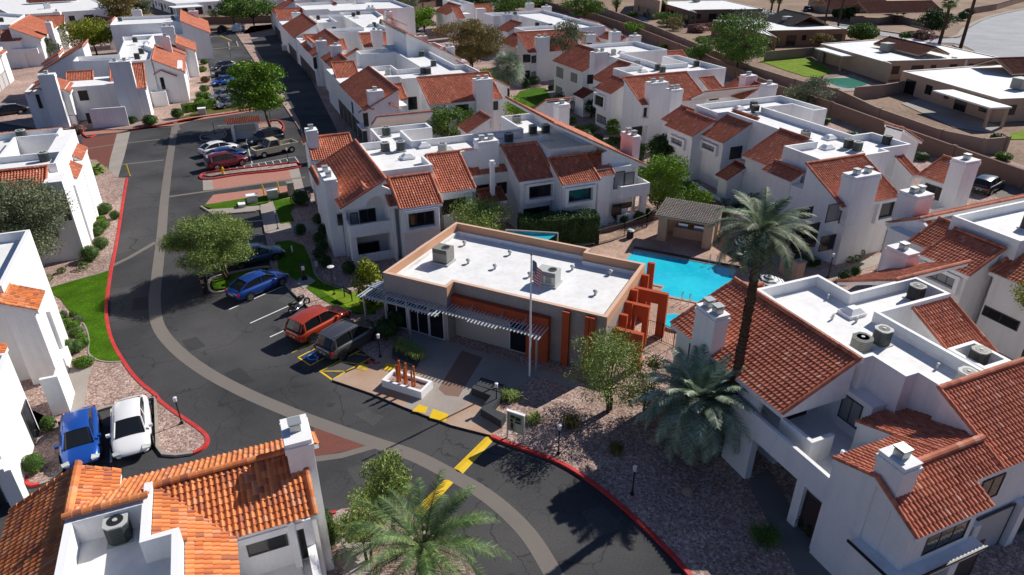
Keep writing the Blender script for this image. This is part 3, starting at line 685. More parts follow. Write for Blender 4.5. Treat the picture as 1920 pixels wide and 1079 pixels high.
# window bays along the front
G.win('y', g2b['cw'], (764,400), (813,419), surround=.45, mull=2, raw=None)
G.win('y', g3['cw'], (828,378), (872,396), mull=1)
G.win('y', g4['cw'], (893,350), (916,367), mull=0); G.win('y', g4['cw'], (932,345), (959,361), mull=0)
G.win('y', g5['cw'], (990,350), (1031,366), surround=.4, mull=1)
G.win('y', g6['cw'], (1064,357), (1106,372), surround=.4, mull=2)
G.win('y', g2['cw'], (767,453), (808,464), mull=1, raw=(12.2, 15.0, .9, 2.2))
G.win('y', g5['cw'], (0,0), (0,0), mull=2, raw=(g5['lo']+.6, g5['hi']-.4, .15, 2.25))
G.shed('+y', (905,385), (950,376), zl=3.2, zr=3.9, wall=False, tile='tile_dark')
G.chimp(895, 938, 266, 7.6, 1.3, 2); G.chimp(920, 928, 303, 6.6, .35, 0)
c1 = G.chims((605,340), (598,316), 6.6, .95, 2)
G.chimp(574, 596, 246, 7.3, 1.3, 1)
G.chimp(1046, 1071, 197, 7.3, 1.2, 1); G.chims((1186,258), (1167,247), 6.9, .8, 2)
G.shed('+x', (567,270), (565,262), zl=4.9, zr=5.3, wall=True)
vents(G, 6.35, [(765,297), (795,276), (838,283), (938,258), (1020,262), (968,258)]); vents(G, 6.35, [(750,300), (845,290), (700,268), (1035,268)], 'p')
G.done()
acs(G, 6.35, [(723,285,'acgreen','dark green condenser at the left of a pair on the middle block flat roof'), (752,283,'acgreen','dark green condenser at the right of a pair on the middle block flat roof'),
  (725,255,'acgreen','condenser by the back parapet of the middle block, beside the tiled coping'), (830,287,'aclight','pale condenser near the front ridge of the middle block, left of the twin flue chimney'),
  (969,231,'acgrey','grey condenser alone near the back parapet of the middle block'), (999,252,'acgreen','left condenser of two in the right half of the middle block roof'),
  (1023,250,'acgreen','right condenser of two in the right half of the middle block roof'), (954,267,'acgreen','condenser just behind the twin flue chimney of the middle block')], 0)

# ======== H: next block behind, left column
H = Bld('apartment_block', 'white apartment block with garages along its left side, directly behind the middle block', 'apartment building', (790, 230))
H.flat([(718,147),(748,144),(753,148),(902,138),(878,121),(848,124),(801,92),(833,91),(817,79),(722,87),(722,93),(669,96),(675,104),(746,97),(785,129),(748,131),(730,123),(700,126)])
h1 = H.shed('+x', (672,211), (645,160), (717,146)); h1g = h1
H.shed('-x', (751,204), (720,181), (696,166), wall=True)
h2 = H.shed('+y', (745,191), (764,187), (700,163), wall=True)
h3 = H.shed('+y', (805,199), (942,185), (785,147))
h4 = H.shed('+y', (631,150), (675,146), (624,119), wall=True)
h5 = H.shed('+x', (622,131), (601,110), (635,100), wall=True); H.shed('-x', (650,108), (640,98), (635,100), wall=True)
h6 = H.shed('+x', (640,114), (638,111), (676,97), wall=True)
H.shed('-x', (950,165), (906,136), (902,139), wall=True)
H.shed('-x', (870,118), (835,93), (823,93), wall=True)
H.W.box(h1['cw']+.0, h1['cw']+5, h1['lo']+.6, h1['hi']+12, 0, 5.0)
H.win('y', h1['lo']+.22, (681,214), (691,237), mull=0, name='arched_window')
H.chevron(h1['lo']+.2, [(672,212),(686,203),(700,206)]); H.win('x', h1['cw']-.02, (659,192), (663,214), mull=0)
H.win('y', h3['cw'], (855,199), (878,215), mull=1); H.win('y', h3['cw'], (924,192), (933,206), mull=0)
H.win('y', h3['cw']+2.2 if False else h3['cw'], (790,190), (796,204), mull=0) if False else None
H.win('y', h2['cw'], (765,184), (782,205), mull=0)
H.chimw(892, 924, 150, h3['cw']-.5, 1.3, 2); H.chimw(691, 719, 172, h1['lo']+.2, 1.2, 1); H.chimp(620, 641, 87, 7.3, 1.2, 1); H.chimp(835, 854, 89, 7.3, 1.4, 2)
gx0 = h1['cw']-.02
for k in range(6): H.win('x', gx0, 0, 0, style='garage', mull=0, name='garage_door', raw=(h1['lo']+1.3+k*3.1, h1['lo']+3.8+k*3.1, .05, 2.3))
hb = H.L(0,0,0)
H.W.box(h1['cw']-.7, h1['cw']+2.2, h1['lo']-.35+.7, h1['lo']+3.2, 2.55, 2.8)
H.balcony(h2['cw']*0+h1['cr']+.8, h3['lo']-.2, h3['cw']-.3, h3['cw']+1.2, 2.5, 3.3, sides='f')
H.W.box(h1['cr']+.2, h3['lo']+1, h3['cw']-.2, h3['cw']+.02, 0, 3.1)
vents(H, 6.3, [(868,118), (770,97)]); H.done()
acs(H, 6.3, [(758,97,'acgreen','condenser by the back parapet of the second block, left of its light well'), (791,107,'acgreen','small dark condenser beside the pocket in the second block roof'),
  (813,125,'acgreen','dark condenser alone right of the light well of the second block'), (794,139,'acgreen','larger condenser of the touching pair on the second block roof'),
  (803,140,'acdark','smaller black condenser of the touching pair on the second block roof'), (728,141,'aclight','pale low condenser inside the left tub of the second block roof')], 0)

# ======== I: third block
I_ = Bld('apartment_block', 'white apartment block third in the left row, with an arched window bay over the driveway', 'apartment building', (700, 150))
I_.flat([(613,64),(672,59),(675,63),(737,57),(705,44),(680,47),(700,40),(718,30),(708,20),(640,25),(641,28),(582,30),(594,44),(625,42),(625,32),(650,31),(673,52),(613,56)])
i1 = I_.shed('+x', (578,108), (570,84), (619,63)); I_.shed('-x', (618,96), (611,85), (607,75), wall=True)
i2 = I_.shed('+y', (570,78), (600,76), (567,67)); i3 = I_.shed('+y', (620,96), (652,94), (610,77))
i4 = I_.shed('+x', (546,73), (532,50), (592,45)); i5 = I_.shed('+y', (684,91), (733,86), (678,65))
I_.shed('-x', (778,75), (745,47), (737,57)); I_.shed('-x', (760,50), (725,30), (715,40))
I_.W.box(i1['cw'], i1['cw']+5, i1['lo']+.6, i1['hi']+9, 0, 5); I_.W.box(i4['cw'], i4['cw']+5, i4['lo']+.6, i4['hi']+8, 0, 5)
I_.win('y', i1['lo']+.22, (587,109), (595,129), mull=0, name='arched_window')
for k in range(6): I_.win('x', i1['cw']-.02, 0, 0, style='garage', mull=0, name='garage_door', raw=(i1['lo']+1.3+k*3.1, i1['lo']+3.8+k*3.1, .05, 2.3))
for k in range(4): I_.win('x', i4['cw']-.02, 0, 0, style='garage', mull=0, name='garage_door', raw=(i4['lo']+1.0+k*3.1, i4['lo']+3.5+k*3.1, .05, 2.3))
I_.chimp(593, 613, 78, 7.3, 1.3, 1); I_.chimw(697, 717, 58, i5['cw']-.4, 1.2, 2); I_.chimp(547, 564, 25, 7.3, 1.3, 1); I_.chimp(723, 736, 23, 7.3, 1.6, 2); I_.chimp(778, 803, 69, 7.3, 1.2, 2)
vents(I_, 6.3, [(668,35)]); I_.done()
acs(I_, 6.3, [(597,38,'acdark','black condenser in the far left tub of the third block roof'), (663,32,'acdark','black condenser left of a pair behind the light well of the third block'), (672,29,'acdark','black condenser right of a pair behind the light well of the third block'),
  (702,51,'acgreen','dark condenser right of the light well of the third block'), (627,60,'acdark','low dark condenser by the front parapet of the third block')], 0)

# ======== J: fourth block
J = Bld('apartment_block', 'white apartment block at the far end of the left row, next to the boundary wall', 'apartment building', (620, 60))
J.flat([(552,22),(600,17),(635,22),(763,14),(750,1),(700,0),(576,8)])
j1 = J.shed('+x', (512,27), (509,20), (555,5)); j2 = J.shed('+y', (521,38), (572,36), (517,18)); J.shed('+x', (603,24), (600,18), (625,4)); J.shed('-x', (672,14), (660,4), (655,3))
J.W.box(j1['cw'], j1['cw']+6, j1['lo']+.5, j1['hi']+6, 0, 5); J.W.box(j2['lo']+.2, j2['lo']+5, j2['cw'], j2['cw']+5, 0, 5)
for k in range(4): J.win('x', j2['lo']+.18, 0, 0, style='garage', mull=0, name='garage_door', raw=(j2['cw']+.6+k*3.1, j2['cw']+3.1+k*3.1, .05, 2.3))
J.chimp(519, 534, 0, 7.3, 1.3, 1); J.chimp(669, 686, 0, 7.3, 1.3, 2); J.chimp(688, 704, 15, 7.0, 1.2, 2)
J.done()

# ======== L: upper right block
Lb = Bld('apartment_block', 'white apartment block with a red tiled front slope behind the small lawn, upper right', 'apartment building', (1200, 240))
Lb.flat([(1191,145),(1345,128),(1282,103),(1248,106),(1280,119),(1228,124),(1180,100),(1240,94),(1205,79),(1092,84),(1180,125),(1158,129)])
l1 = Lb.shed('+x', (1085,137), (1042,115), (1090,87)); l2 = Lb.shed('+x', (1125,157), (1112,148), (1155,113)); l2b = Lb.shed('+x', (1145,178), (1114,166), (1192,159), m=.5)
l3 = Lb.shed('+y', (1204,199), (1326,186), (1190,145)); l4 = Lb.shed('+y', (1329,171), (1359,169), (1312,147)); l5 = Lb.shed('+x', (1378,190), (1357,172), (1362,141))
l6 = Lb.shed('+y', (1228,118), (1282,108), (1214,101), wall=False)
Lb.shed('+x', (1087,187), (1079,178), zl=2.7, zr=3.5, wall=True, tile='tile_dark')
Lb.win('x', l1['cw']-.02, (1044,126), (1055,148), style='blind', mull=1); Lb.win('x', l1['cw']-.02, (1043,162), (1053,180), style='blind', mull=1)
Lb.win('x', l1['cw']-.02, (1071,137), (1081,156), style='blind', mull=1); Lb.win('y', l2['lo'], (1102,142), (1111,157), mull=0)
Lb.win('x', l2b['cw']-.02, (1118,178), (1133,202), style='glass', mull=1, surround=.25); Lb.win('x', l2b['cw']-.02, (1120,215), (1135,235), style='blind', mull=1)
ly = l3['cw']
Lb.win('y', ly, (1208,204), (1218,218), mull=0); Lb.win('y', ly, (1186,240), (1202,257), mull=1)
Lb.win('y', ly+.9 if False else ly, (1222,208), (1232,220), mull=0) if False else None
Lb.win('y', l4['cw'], (1332,175), (1356,186), mull=1)
Lb.balcony(l2b['cw']+.3, l3['lo']+1.6, ly-.5, ly+1.0, 2.5, 3.4)
Lb.chimb(1115, 1140, 99, 130, 6.0, 1.3, 2); Lb.chimw(1222, 1254, 156, l3['cw']-.5, 1.3, 2); Lb.chimp(1256, 1285, 169, 7.3, 1.2, 2); Lb.chimp(1396, 1424, 143, 7.3, 1.2, 1)
Lb.chimp(1146, 1167, 61, 7.3, 1.2, 1); Lb.chimp(1184, 1205, 68, 7.3, 1.2, 1); Lb.chimp(1436, 1462, 160, 7.3, 1.2, 1)
vents(Lb, 6.3, [(1205,136), (1166,101)]); Lb.done()
acs(Lb, 6.3, [(1105,90,'acgreen','dark condenser in the back left corner of the upper right block roof'), (1150,104,'aclight','pale condenser behind the twin flue chimney of the upper right block'), (1194,125,'acgrey','beige condenser alone in the left part of the upper right block roof'),
  (1233,133,'acdark','dark condenser of the close pair on the upper right block roof'), (1242,137,'acgreen','grey green condenser of the close pair on the upper right block roof'), (1305,126,'acdark','black condenser in the right hand tub of the upper right block roof')], 0)

# ======== M: right block behind the pool
Mb = Bld('apartment_block', 'white apartment block behind the pool and barbecue shelter, with two twin flue chimneys', 'apartment building', (1560, 420))
Mb.flat([(1296,193),(1341,213),(1378,209),(1513,268),(1476,274),(1541,304),(1671,285),(1655,280),(1689,274),(1652,246),(1585,257),(1445,200),(1489,196),(1523,208),(1547,206),(1482,183)])
m1 = Mb.shed('+x', (1290,259), (1253,236), (1339,228)); m1b = Mb.shed('+x', (1262,237), (1244,225), (1281,201))
m2 = Mb.shed('+x', (1351,271), (1315,252), (1378,209)); m3 = Mb.shed('+x', (1434,315), (1398,292), (1446,238))
m3b = Mb.shed('+x', (1470,345), (1440,318), (1525,332))
m4 = Mb.shed('+y', (1579,391), (1690,370), (1541,304)); m5 = Mb.shed('+y', (1710,330), (1728,328), (1690,290), a1=None, wall=True)
m6 = Mb.shed('+x', (1782,352), (1722,329), (1727,282), wall=True)
Mb.shed('-x', (1722,268), (1700,254), (1690,256), wall=True)
my = m4['cw']
Mb.W.box(m3b['cw'], m4['lo']+3, my-.1, my+6, 0, 4.6)
Mb.shed('-y', (1290,187), (1420,174), (1310,193), wall=False)
Mb.balcony(m3b['cw']+.5, m4['lo']+.5, my-.6, my+.8, 2.5, 3.5)
Mb.chimw(1607, 1652, 330, my-.55, 1.3, 2); Mb.chims((1712,372), (1697,355), 6.9, 1.6, 2); Mb.chimw(1402, 1438, 222, m2['lo']+2.6, 1.5, 2)
Mb.chimp(1805, 1848, 303, 7.3, 1.3, 1); Mb.chimp(1256, 1284, 175, 7.3, 1.2, 0) if False else None
Mb.win('x', m1['cw']-.03, (1263,258), (1282,275), style='blind', mull=1, surround=.3); Mb.win('x', m2['cw']-.03, (1321,268), (1342,285), style='blind', mull=1, surround=.3)
Mb.win('x', m1['cw']-.03, (1261,300), (1279,325), style='glass', mull=1); Mb.win('y', m2['lo']+.22, (1371,278), (1388,296), mull=0)
Mb.win('x', m2['cw']+1.2, (1326,304), (1349,332), mull=0)
Mb.shed('+x', (1363,340), (1340,330), zl=2.8, zr=3.9, wall=True, tile='tile_dark')
Mb.win('y', my, (1577,398), (1592,414), style='blind', mull=0); Mb.win('y', my, (1566,446), (1580,465), mull=0, style='blind'); Mb.win('y', my, (1541,446), (1562,466), mull=0)
Mb.win('y', my, (1488,428), (1527,462), mull=2); Mb.win('y', my, (1649,382), (1670,404), mull=0, surround=.3)
Mb.win('y', my, (1503,392), (1520,408), mull=1); Mb.win('y', my, (1555,386), (1573,412), style='blind', mull=0)
Mb.win('x', m6['cw']-.02, (1737,345), (1750,375), mull=0); Mb.win('x', m6['cw']-.02, (1758,352), (1775,382), style='door', mull=0)
Mb.W.box(m6['cw']-2.2, m6['cw']-2.0, m6['lo']-.2, m6['hi'], 0, 3.3); Mb.W.box(m6['cw']-2.1, m6['cw']+1, m6['lo']-.3, m6['lo']-.1, 0, 3.3)
vents(Mb, 6.3, [(1448,215), (1555,262), (1550,280), (1385,207)]); Mb.done()
acs(Mb, 6.3, [(1412,205,'acdark','black condenser behind another in the back left of the right block roof'), (1415,213,'acdark','black condenser in front of another in the back left of the right block roof'),
  (1509,260,'acgrey','grey condenser alone left of the centre on the right block roof'), (1589,279,'acdark','brown condenser left of the pair near the front ridge of the right block'),
  (1606,284,'acgreen','dark green condenser right of the pair near the front ridge of the right block'), (1661,272,'acdark','black condenser alone in the right corner of the right block roof')], 0)

# ======== N: block at the right edge
N_ = Bld('apartment_block', 'white apartment block at the right edge with a dark red slope and one wide chimney', 'apartment building', (1830, 560))
N_.flat([(1788,402),(1895,451),(2120,410),(1990,365)])
n1 = N_.shed('+x', (1812,521), (1729,477), (1889,470)); n1b = N_.shed('+x', (1739,470), (1704,453), (1752,408))
n3 = N_.shed('-y', (1655,417), (1960,360), (1728,411), wall=False); n2 = N_.shed('+y', (1738,428), (1753,425), (1728,411), wall=False)
n4 = N_.shed('+x', (1960,560), (1860,508), (1905,462))
N_.W.ext([(n3['ce']-.3, 4.75), (n3['cr'], n3['zr']-.1), (n3['cr']-1.2, n3['zr']-.7), (n3['cr']-1.2, 4.0), (n3['cr']-.6, 4.0), (n3['cr']+.3, 4.75)], 'x', n3['lo']+.15, n3['lo']+.4)
N_.W.box(n1b['cw']+.2, n1['cr']+1, n1['hi']-.5, n3['cr']+1.5, 0, 5.0)
N_.W.box(n3['lo']+2.6, n3['hi'], n3['cr']-1.8, n3['ce']-.3, 0, 5.0)
N_.chims((1704,479), (1663,461), 6.3, .95, 1)
N_.balcony(n3['lo']+.2, n3['lo']+3.2, n3['cr']-3.0, n3['ce']-.4, 2.5, 3.5)
N_.W.box(n3['lo']+.2, n3['lo']+.6, n3['cr']-3.0, n3['cr']-2.3, 0, 2.5); N_.W.box(n3['lo']+.2, n3['lo']+.6, n3['cr']-.6, n3['cr'], 0, 2.5); N_.W.box(n3['lo']+.2, n3['lo']+.4, n3['cr']-3, n3['ce']-.4, 0, .9)
N_.win('x', n1['cw']-.03, (1744,500), (1790,540), style='blind', mull=2, surround=.35)
N_.win('x', n4['cw']-.03, (1848,575), (1905,620), mull=1); N_.done()
acs(N_, 6.3, [(1925,430,'acdark','condenser at the right edge of the picture on the white roof')], 0)
# ======== O: big block at lower right
O = Bld('apartment_block', 'large white apartment block at the lower right, its tiled slope beside the tall palm trunk', 'apartment building', (1600, 900), zp=6.75)
O.flat([(1425,540),(1538,516),(1590,549),(1720,520),(1782,553),(1655,585),(1797,674),(1810,671),(1877,718),(1787,741),(1725,700),(1696,707),(1636,666),(1612,677)])
o1 = O.shed('+x', (1465,780), (1258,606), (1612,677), m=.46, wall=False)
ox = o1['ce']; wl = o1['lo']; zs = lambda x: 4.9+.46*(x-ox)
O.W.ext([(ox+.3, 0), (ox+.3, 5.0), (o1['cr'], o1['zr']-.1), (o1['cr'], 0)], 'y', wl+2.6, o1['hi']-.3)
O.W.ext([(ox+.3, 4.6), (ox+.3, 5.0), (o1['cr'], o1['zr']-.1), (o1['cr'], 4.6)], 'y', wl+.12, wl+2.65)
O.W.box(24.3, o1['cr']+1, 16.1, wl+2.7, 0, 5.0); O.W.box(24.3, 26, 12.3, 16.1, 0, 4.5); O.W.box(ox+1.9, 24.35, wl+1.5, wl+2.65, 0, 4.65)
o3 = O.shed('+y', (1802,690), (1866,661), (1783,553), wall=True)
x5, e5 = 19.75, 10.12
oa = O.shedn('+y', e5, 12.15, x5, 23.85, 4.9, 5.95, caps='0', wall=True)
ob = O.shedn('+y', 11.0, 12.15, 23.8, 25.35, 5.37, 5.95, caps='', wall=True)
oc = O.shedn('+y', 11.0, 14.3, 25.3, 34.5, 5.37, 6.95, caps='0r', wall=True)
od = O.shedn('-y', 14.1, 12.15, x5, 23.25, 5.33, 5.98, caps='0', wall=True, ov=.12); oe = O.shedn('-y', 16.0, 12.15, 23.2, 26.4, 4.66, 5.98, caps='0', wall=True, ov=.12)
hm = TileMesh(); hm.caps((x5+1.1, 12.15, 6.05), (25.4, 12.15, 6.05), .14); hm.build('ridge_cap', M['tile'], O.root)
O.flat([(1798,621),(1894,680),(1842,693),(1812,672)], zp=6.0, par=.5)
O.shed('-y', (1567,529), (1700,499), (1592,549), wall=False)
pk = O.L(1360,548,5.9)
O.shedn('+y', pk[1]-1.5, pk[1]-.2, pk[0]-.3, pk[0]+2.4, 5.35, 5.95, wall=False)
# first floor deck, balcony walls and screens of the entrance court
bw = 20.2
O.balcony(bw, 24.3, 14.1, wl+3.0, 2.62, 3.95, sides='l', t=.18, floor=.25)
O.W.box(bw+.2, bw+1.7, 14.12, 14.32, 2.8, 3.95); O.W.box(bw+1.5, bw+1.7, 14.3, 15.2, 2.8, 4.2)
O.W.box(21.9, 24.3, 15.0, 15.2, 2.8, 4.05); O.W.box(21.0, 21.2, 16.3, 18.0, 2.8, 4.1); O.W.box(21.0, 22.3, 16.1, 16.3, 2.8, 4.1)
O.W.box(bw+.02, bw+.25, 15.3, 15.75, 0, 2.65); O.W.box(bw+.02, bw+.4, 18.6, wl+3, 0, 2.65); O.W.box(22.6, 24.3, 14.0, 20.0, 0, 2.6); O.W.box(x5+.25, 24.3, 12.2, 14.15, 0, 5.15)
O.W.box(ox+.25, ox+.55, wl+1.7, wl+2.7, 0, 4.7)
O.win('x', 24.28, 0, 0, mull=1, style='blind', raw=(16.6, 17.6, 3.5, 4.7)); O.win('y', wl+1.48, 0, 0, mull=1, style='blind', raw=(22.4, 23.5, 3.5, 4.5)); O.win('y', wl+1.48, 0, 0, mull=0, style='door', raw=(ox+2.0, ox+3.2, 2.95, 4.6))
O.win('x', 22.58, 0, 0, mull=0, style='door', name='door', raw=(16.2, 17.2, .05, 2.2)); O.win('x', bw+.25, 0, 0, mull=0, style='door', name='door', raw=(14.35, 15.25, .05, 2.2)); O.W.box(bw+.3, 22.6, 14.15, 15.3, 0, 2.6)
O.win('x', ox+.27, 0, 0, mull=1, raw=(wl+3.6, wl+5.0, 3.1, 4.5)); O.win('x', ox+.27, 0, 0, mull=1, raw=(wl+3.6, wl+5.0, .9, 2.1)); O.win('x', ox+.27, 0, 0, style='blind', mull=0, raw=(wl+6.2, wl+7.0, 3.1, 4.5))
O.W.box(ox-.3, ox+.4, wl+3.2, wl+5.4, 2.5, 2.75); O.W.box(ox-.15, ox+.4, wl+3.3, wl+5.3, 0, .75)
# gabled window bay over the garages
O.win('y', e5+.31, 0, 0, style='glass', mull=2, raw=(x5+1.3, 23.2, 3.25, 4.15)); O.win('x', x5+.30, 0, 0, style='blind', mull=0, raw=(10.85, 11.5, 3.05, 4.35), surround=.05)
O.W.box(x5-.35, 24.05, e5-.18, e5+.4, 2.62, 2.85); O.W.box(x5-.35, x5+.5, e5+.3, 12.2, 2.62, 2.85)
bd = MB(); bd.box(x5-.40, 24.1, e5-.24, e5-.18, 2.78, 2.90); bd.box(x5-.40, x5-.34, e5-.2, 12.25, 2.78, 2.90); bd.build('dark_trim', M['black'], O.root)
O.W.box(x5-.15, 24.0, e5-.05, e5+.4, 2.3, 2.64); O.W.box(x5-.15, x5+.4, e5+.35, 12.2, 0, 2.64)
for x in (x5-.15, 22.3, 24.9, 27.9): O.W.box(x, x+.45, e5-.15 if x < 24 else 10.9, e5+.4 if x < 24 else 11.3, 0, 2.5)
for x0_, x1_, y_, st_ in ((x5+.4, 22.2, e5+.28, 'garage'), (22.8, 24.8, e5+.28, 'garage'), (25.4, 27.8, 11.18, 'pale'), (28.4, 31.0, 11.18, 'garage')): O.win('y', y_, 0, 0, style=st_, mull=0, name='garage_door', raw=(x0_, x1_, .05, 2.35))
O.win('y', 11.27, 0, 0, mull=1, raw=(25.0, 26.2, 3.5, 4.6)); O.win('y', 11.27, 0, 0, mull=1, raw=(29.0, 30.6, 3.5, 4.6))
a = ray_plane(1342,597,0,ox-.1); b = ray_plane(1306,572,0,ox-.1)
O.chim(ox-.1, ox+.75, a[1], b[1], a[2], 0, 2)
a = ray_plane(1697,884,0,x5+.2); b = ray_plane(1650,841,0,x5+.2)
O.chim(x5+.2, x5+1.05, a[1], b[1], (a[2]+b[2])/2, 0, 1)
vents(O, 6.15, [(1597,590)]); vents(O, 6.15, [(1560,600), (1605,605), (1552,562), (1645,600), (1757,692)], 'p')
O.done()
acs(O, 6.15, [(1612,655,'acgrey','beige condenser beside the front parapet of the large lower right block'), (1650,645,'acgreen','dark condenser just right of the beige one on the lower right block'),
  (1714,562,'acdark','black condenser by the far tiled ridge of the lower right block'), (1806,727,'aclight','silver condenser at the near end of the lower right block roof')], 0)
acs(O, 5.5, [(1830,684,'acdark','black condenser inside the small side tub below the tiled slope')], 0)

# ======== A: orange roof in the lower left foreground
A = Bld('apartment_block', 'nearest block at the lower left, bright orange clay tile roof around a white flat roof', 'apartment building', (600, 1060), zp=6.25, tile='tile_near')
A.flat([(-7.3,21.0),(-4.75,21.0),(-4.75,19.2),(-3.8,19.2),(-3.8,11.5),(-7.3,11.5)], zp=6.42, par=.95, t=.22, raw=True)
a1 = A.shed('+y', (443,1008), (595,968), (309,908), a0=-4.75, caps='r1')
A.shedn('-x', -2.26, -3.78, 13.0, 19.3, 4.9, 5.66, caps=''); A.shedn('-x', -2.26, -4.70, 19.28, a1['cr']-.1, 4.9, 6.12, caps='')
A.W.box(-4.98, -4.72, 19.3, 22.0, 0, 6.32)
a3 = A.shed('-y', (222,903), (590,812), (309,906), wall=True, a0=-4.8, caps='')
a3c = A.shedn('-y', a3['ce'], 21.02, -7.35, -4.78, 4.9, 4.9+.5*(a3['ce']-21.02), caps='r')
a5 = A.shedn('+x', -9.85, -7.33, 11.0, 24.15, 4.9, 6.16, caps='1'); a4 = A.shedn('-x', -6.05, -7.35, 21.9, 24.1, 5.5, 6.16, caps='1')
cc = TileMesh(); cc.caps((-7.34, 21.0, 6.24), (-7.34, 24.2, 6.24), .15); cc.build('ridge_cap', M['tile_near'], A.root)
A.W.box(-5.0, a1['hi']-.3, a1['cw']+.0, a1['cr'], 0, 4.9)
# recessed terrace with posts and low walls at the right
A.W.box(a1['lo'], a1['hi']-.25, a1['ce']-.02, a1['ce']+.2, 4.45, 4.75)
A.W.box(a1['hi']-.55, a1['hi']-.25, 15.0, a1['cw']+.1, 0, 3.6); A.W.box(a1['hi']-.55, a1['hi']-.25, a1['cw']-.4, a1['cw']+.1, 0, 4.9)
A.W.box(-.55, -.3, a1['cw']-.35, a1['cw']+.05, 0, 4.9); A.W.box(-2.4, -.4, 15.2, 15.45, 0, 3.5); A.W.box(-.55, -.35, 15.2, a1['cw'], 0, 2.6)
A.win('y', a1['cw']+.0, 0, 0, mull=1, raw=(-2.0, -.7, 3.6, 4.4)); A.win('y', a1['cw'], 0, 0, style='glass', mull=0, name='door', raw=(-.2, .1+.1, 2.7, 4.6))
A.W.box(-2.4, .2, 14.0, a1['cw'], 2.3, 2.5)
a6 = A.shedn('+y', 13.2, 14.3, -4.0, .75, 4.3, 4.85, wall=True)
A.W.box(a1['hi']-.28, a1['hi']-.03, a1['cw']+.6, a3['ce']-.4, 0, 4.9)
a = A.L(527, 812, 7.0); b = A.L(575, 812, 7.0)
pc = A.L(548, 890, 5.6)
A.chim(a[0]+.05, a[0]+1.0, pc[1]-.1, pc[1]+1.5, 7.1, 0, 1)
A.done()
acs(A, 5.45, [(228,1010,'acgreen','condenser on the nearest white flat roof, inside the orange tiled block')], 0)

# ======== B: left edge
B = Bld('apartment_block', 'white apartment block cut by the left edge, above the blue and white parked cars', 'apartment building', (60, 720), zp=6.3, tile='tile_near')
B.faceout = {'x': 1, 'y': -1}
B.flat([(-40,41.9),(-13.0,41.9),(-13.0,50.5),(-40,50.5)], raw=True, zp=6.3)
b1 = B.shedn('-x', -11.47, -13.1, 40.9, 43.3, 4.9, 5.7, z0=0)
b2 = B.shedn('-x', -14.6, -17.5, 37.6, 40.6, 4.9, 6.1, z0=0)
B.W.box(-30, -14.9, 37.8, 42, 0, 5.0); B.W.box(-13.1, -11.6, 43.3, 45.0, 0, 3.6); B.W.box(-11.9, -11.4, 42.0, 43.5, 0, 1.0)
B.flat([(-40,31.0),(-12.1,31.0),(-12.1,36.4),(-13.2,36.4),(-13.2,38.2),(-40,38.2)], raw=True, zp=5.0, par=.5)
b3 = B.shedn('-x', -12.6, -14.2, 36.9, 38.3, 4.4, 5.2, z0=0)
B.W.box(-11.6, -10.75, 37.4, 37.6, 0, 2.5); B.W.box(-10.95, -10.75, 37.6, 39.3, 0, 2.5)
B.win('x', -12.08, 0, 0, style='glass', mull=0, name='door', raw=(35.0, 36.1, .1, 2.2))
B.W.box(-16, -11.9, 30.2, 31.2, 2.3, 2.5); B.W.box(-12.3, -11.7, 30.3, 31.0, 0, 2.3); B.W.box(-16.3, -12.6, 29.9, 31.3, 2.55, 2.8)
for k in range(2): B.win('y', 30.98, 0, 0, style='garage', mull=0, name='garage_door', raw=(-15.3-k*3, -12.7-k*3, .05, 2.1))
B.done()

# ======== C: left middle
C = Bld('apartment_block', 'white apartment block at the left edge behind the grey green olive tree', 'apartment building', (120, 480), zl=6.0, zp=7.3)
C.faceout = {'x': 1, 'y': -1}
C.flat([(-40,62.3),(-13.3,62.3),(-12.8,62.3),(-12.8,66.0),(-40,66.0)], raw=True, zp=7.3, par=.5)
C.flat([(-40,66.0),(-17.2,66.0),(-17.2,72.2),(-13.9,72.2),(-13.9,74.4),(-40,74.4)], raw=True, zp=7.3, par=.6)
C.W.box(-14.1, -12.9, 66, 74.3, 0, 7.1); C.W.box(-17.2, -14, 66.1, 72.2, 0, 4.2)
c1 = C.shedn('+y', 59.6, 62.2, -35, -13.4, 6.0, 7.1, ov=.05)
C.W.box(-35, -13.2, 59.8, 62.3, 0, 6.0); C.W.box(-13.5, -12.25, 59.65, 64, 0, 6.6)
C.win('y', 59.62, (113,377), (130,397), mull=0); C.win('y', 59.6, (118,404), (134,412), mull=0)
C.shedn('-x', -12.1, -13.6, 64.6, 68.3, 5.2, 6.2, ov=.1, caps='b'); C.shedn('-x', -12.2, -13.6, 69.5, 73.5, 5.4, 6.3, ov=.1, caps='b')
C.W.box(-12.9, -12.1, 63, 64.5, 0, 5.2); C.W.box(-13.0, -12.2, 68.4, 69.4, 0, 5.4)
C.shedn('-y', 76.0, 74.4, -40, -14, 6.4, 7.2, wall=False)
C.win('y', 59.6, (70,430), (110,445), mull=1); C.done()
acs(C, 6.7, [(43,262,'acgreen','dark condenser by the tiled back coping of the left middle block'), (86,305,'acgreen','condenser near the right corner of the left middle block roof')], 0)

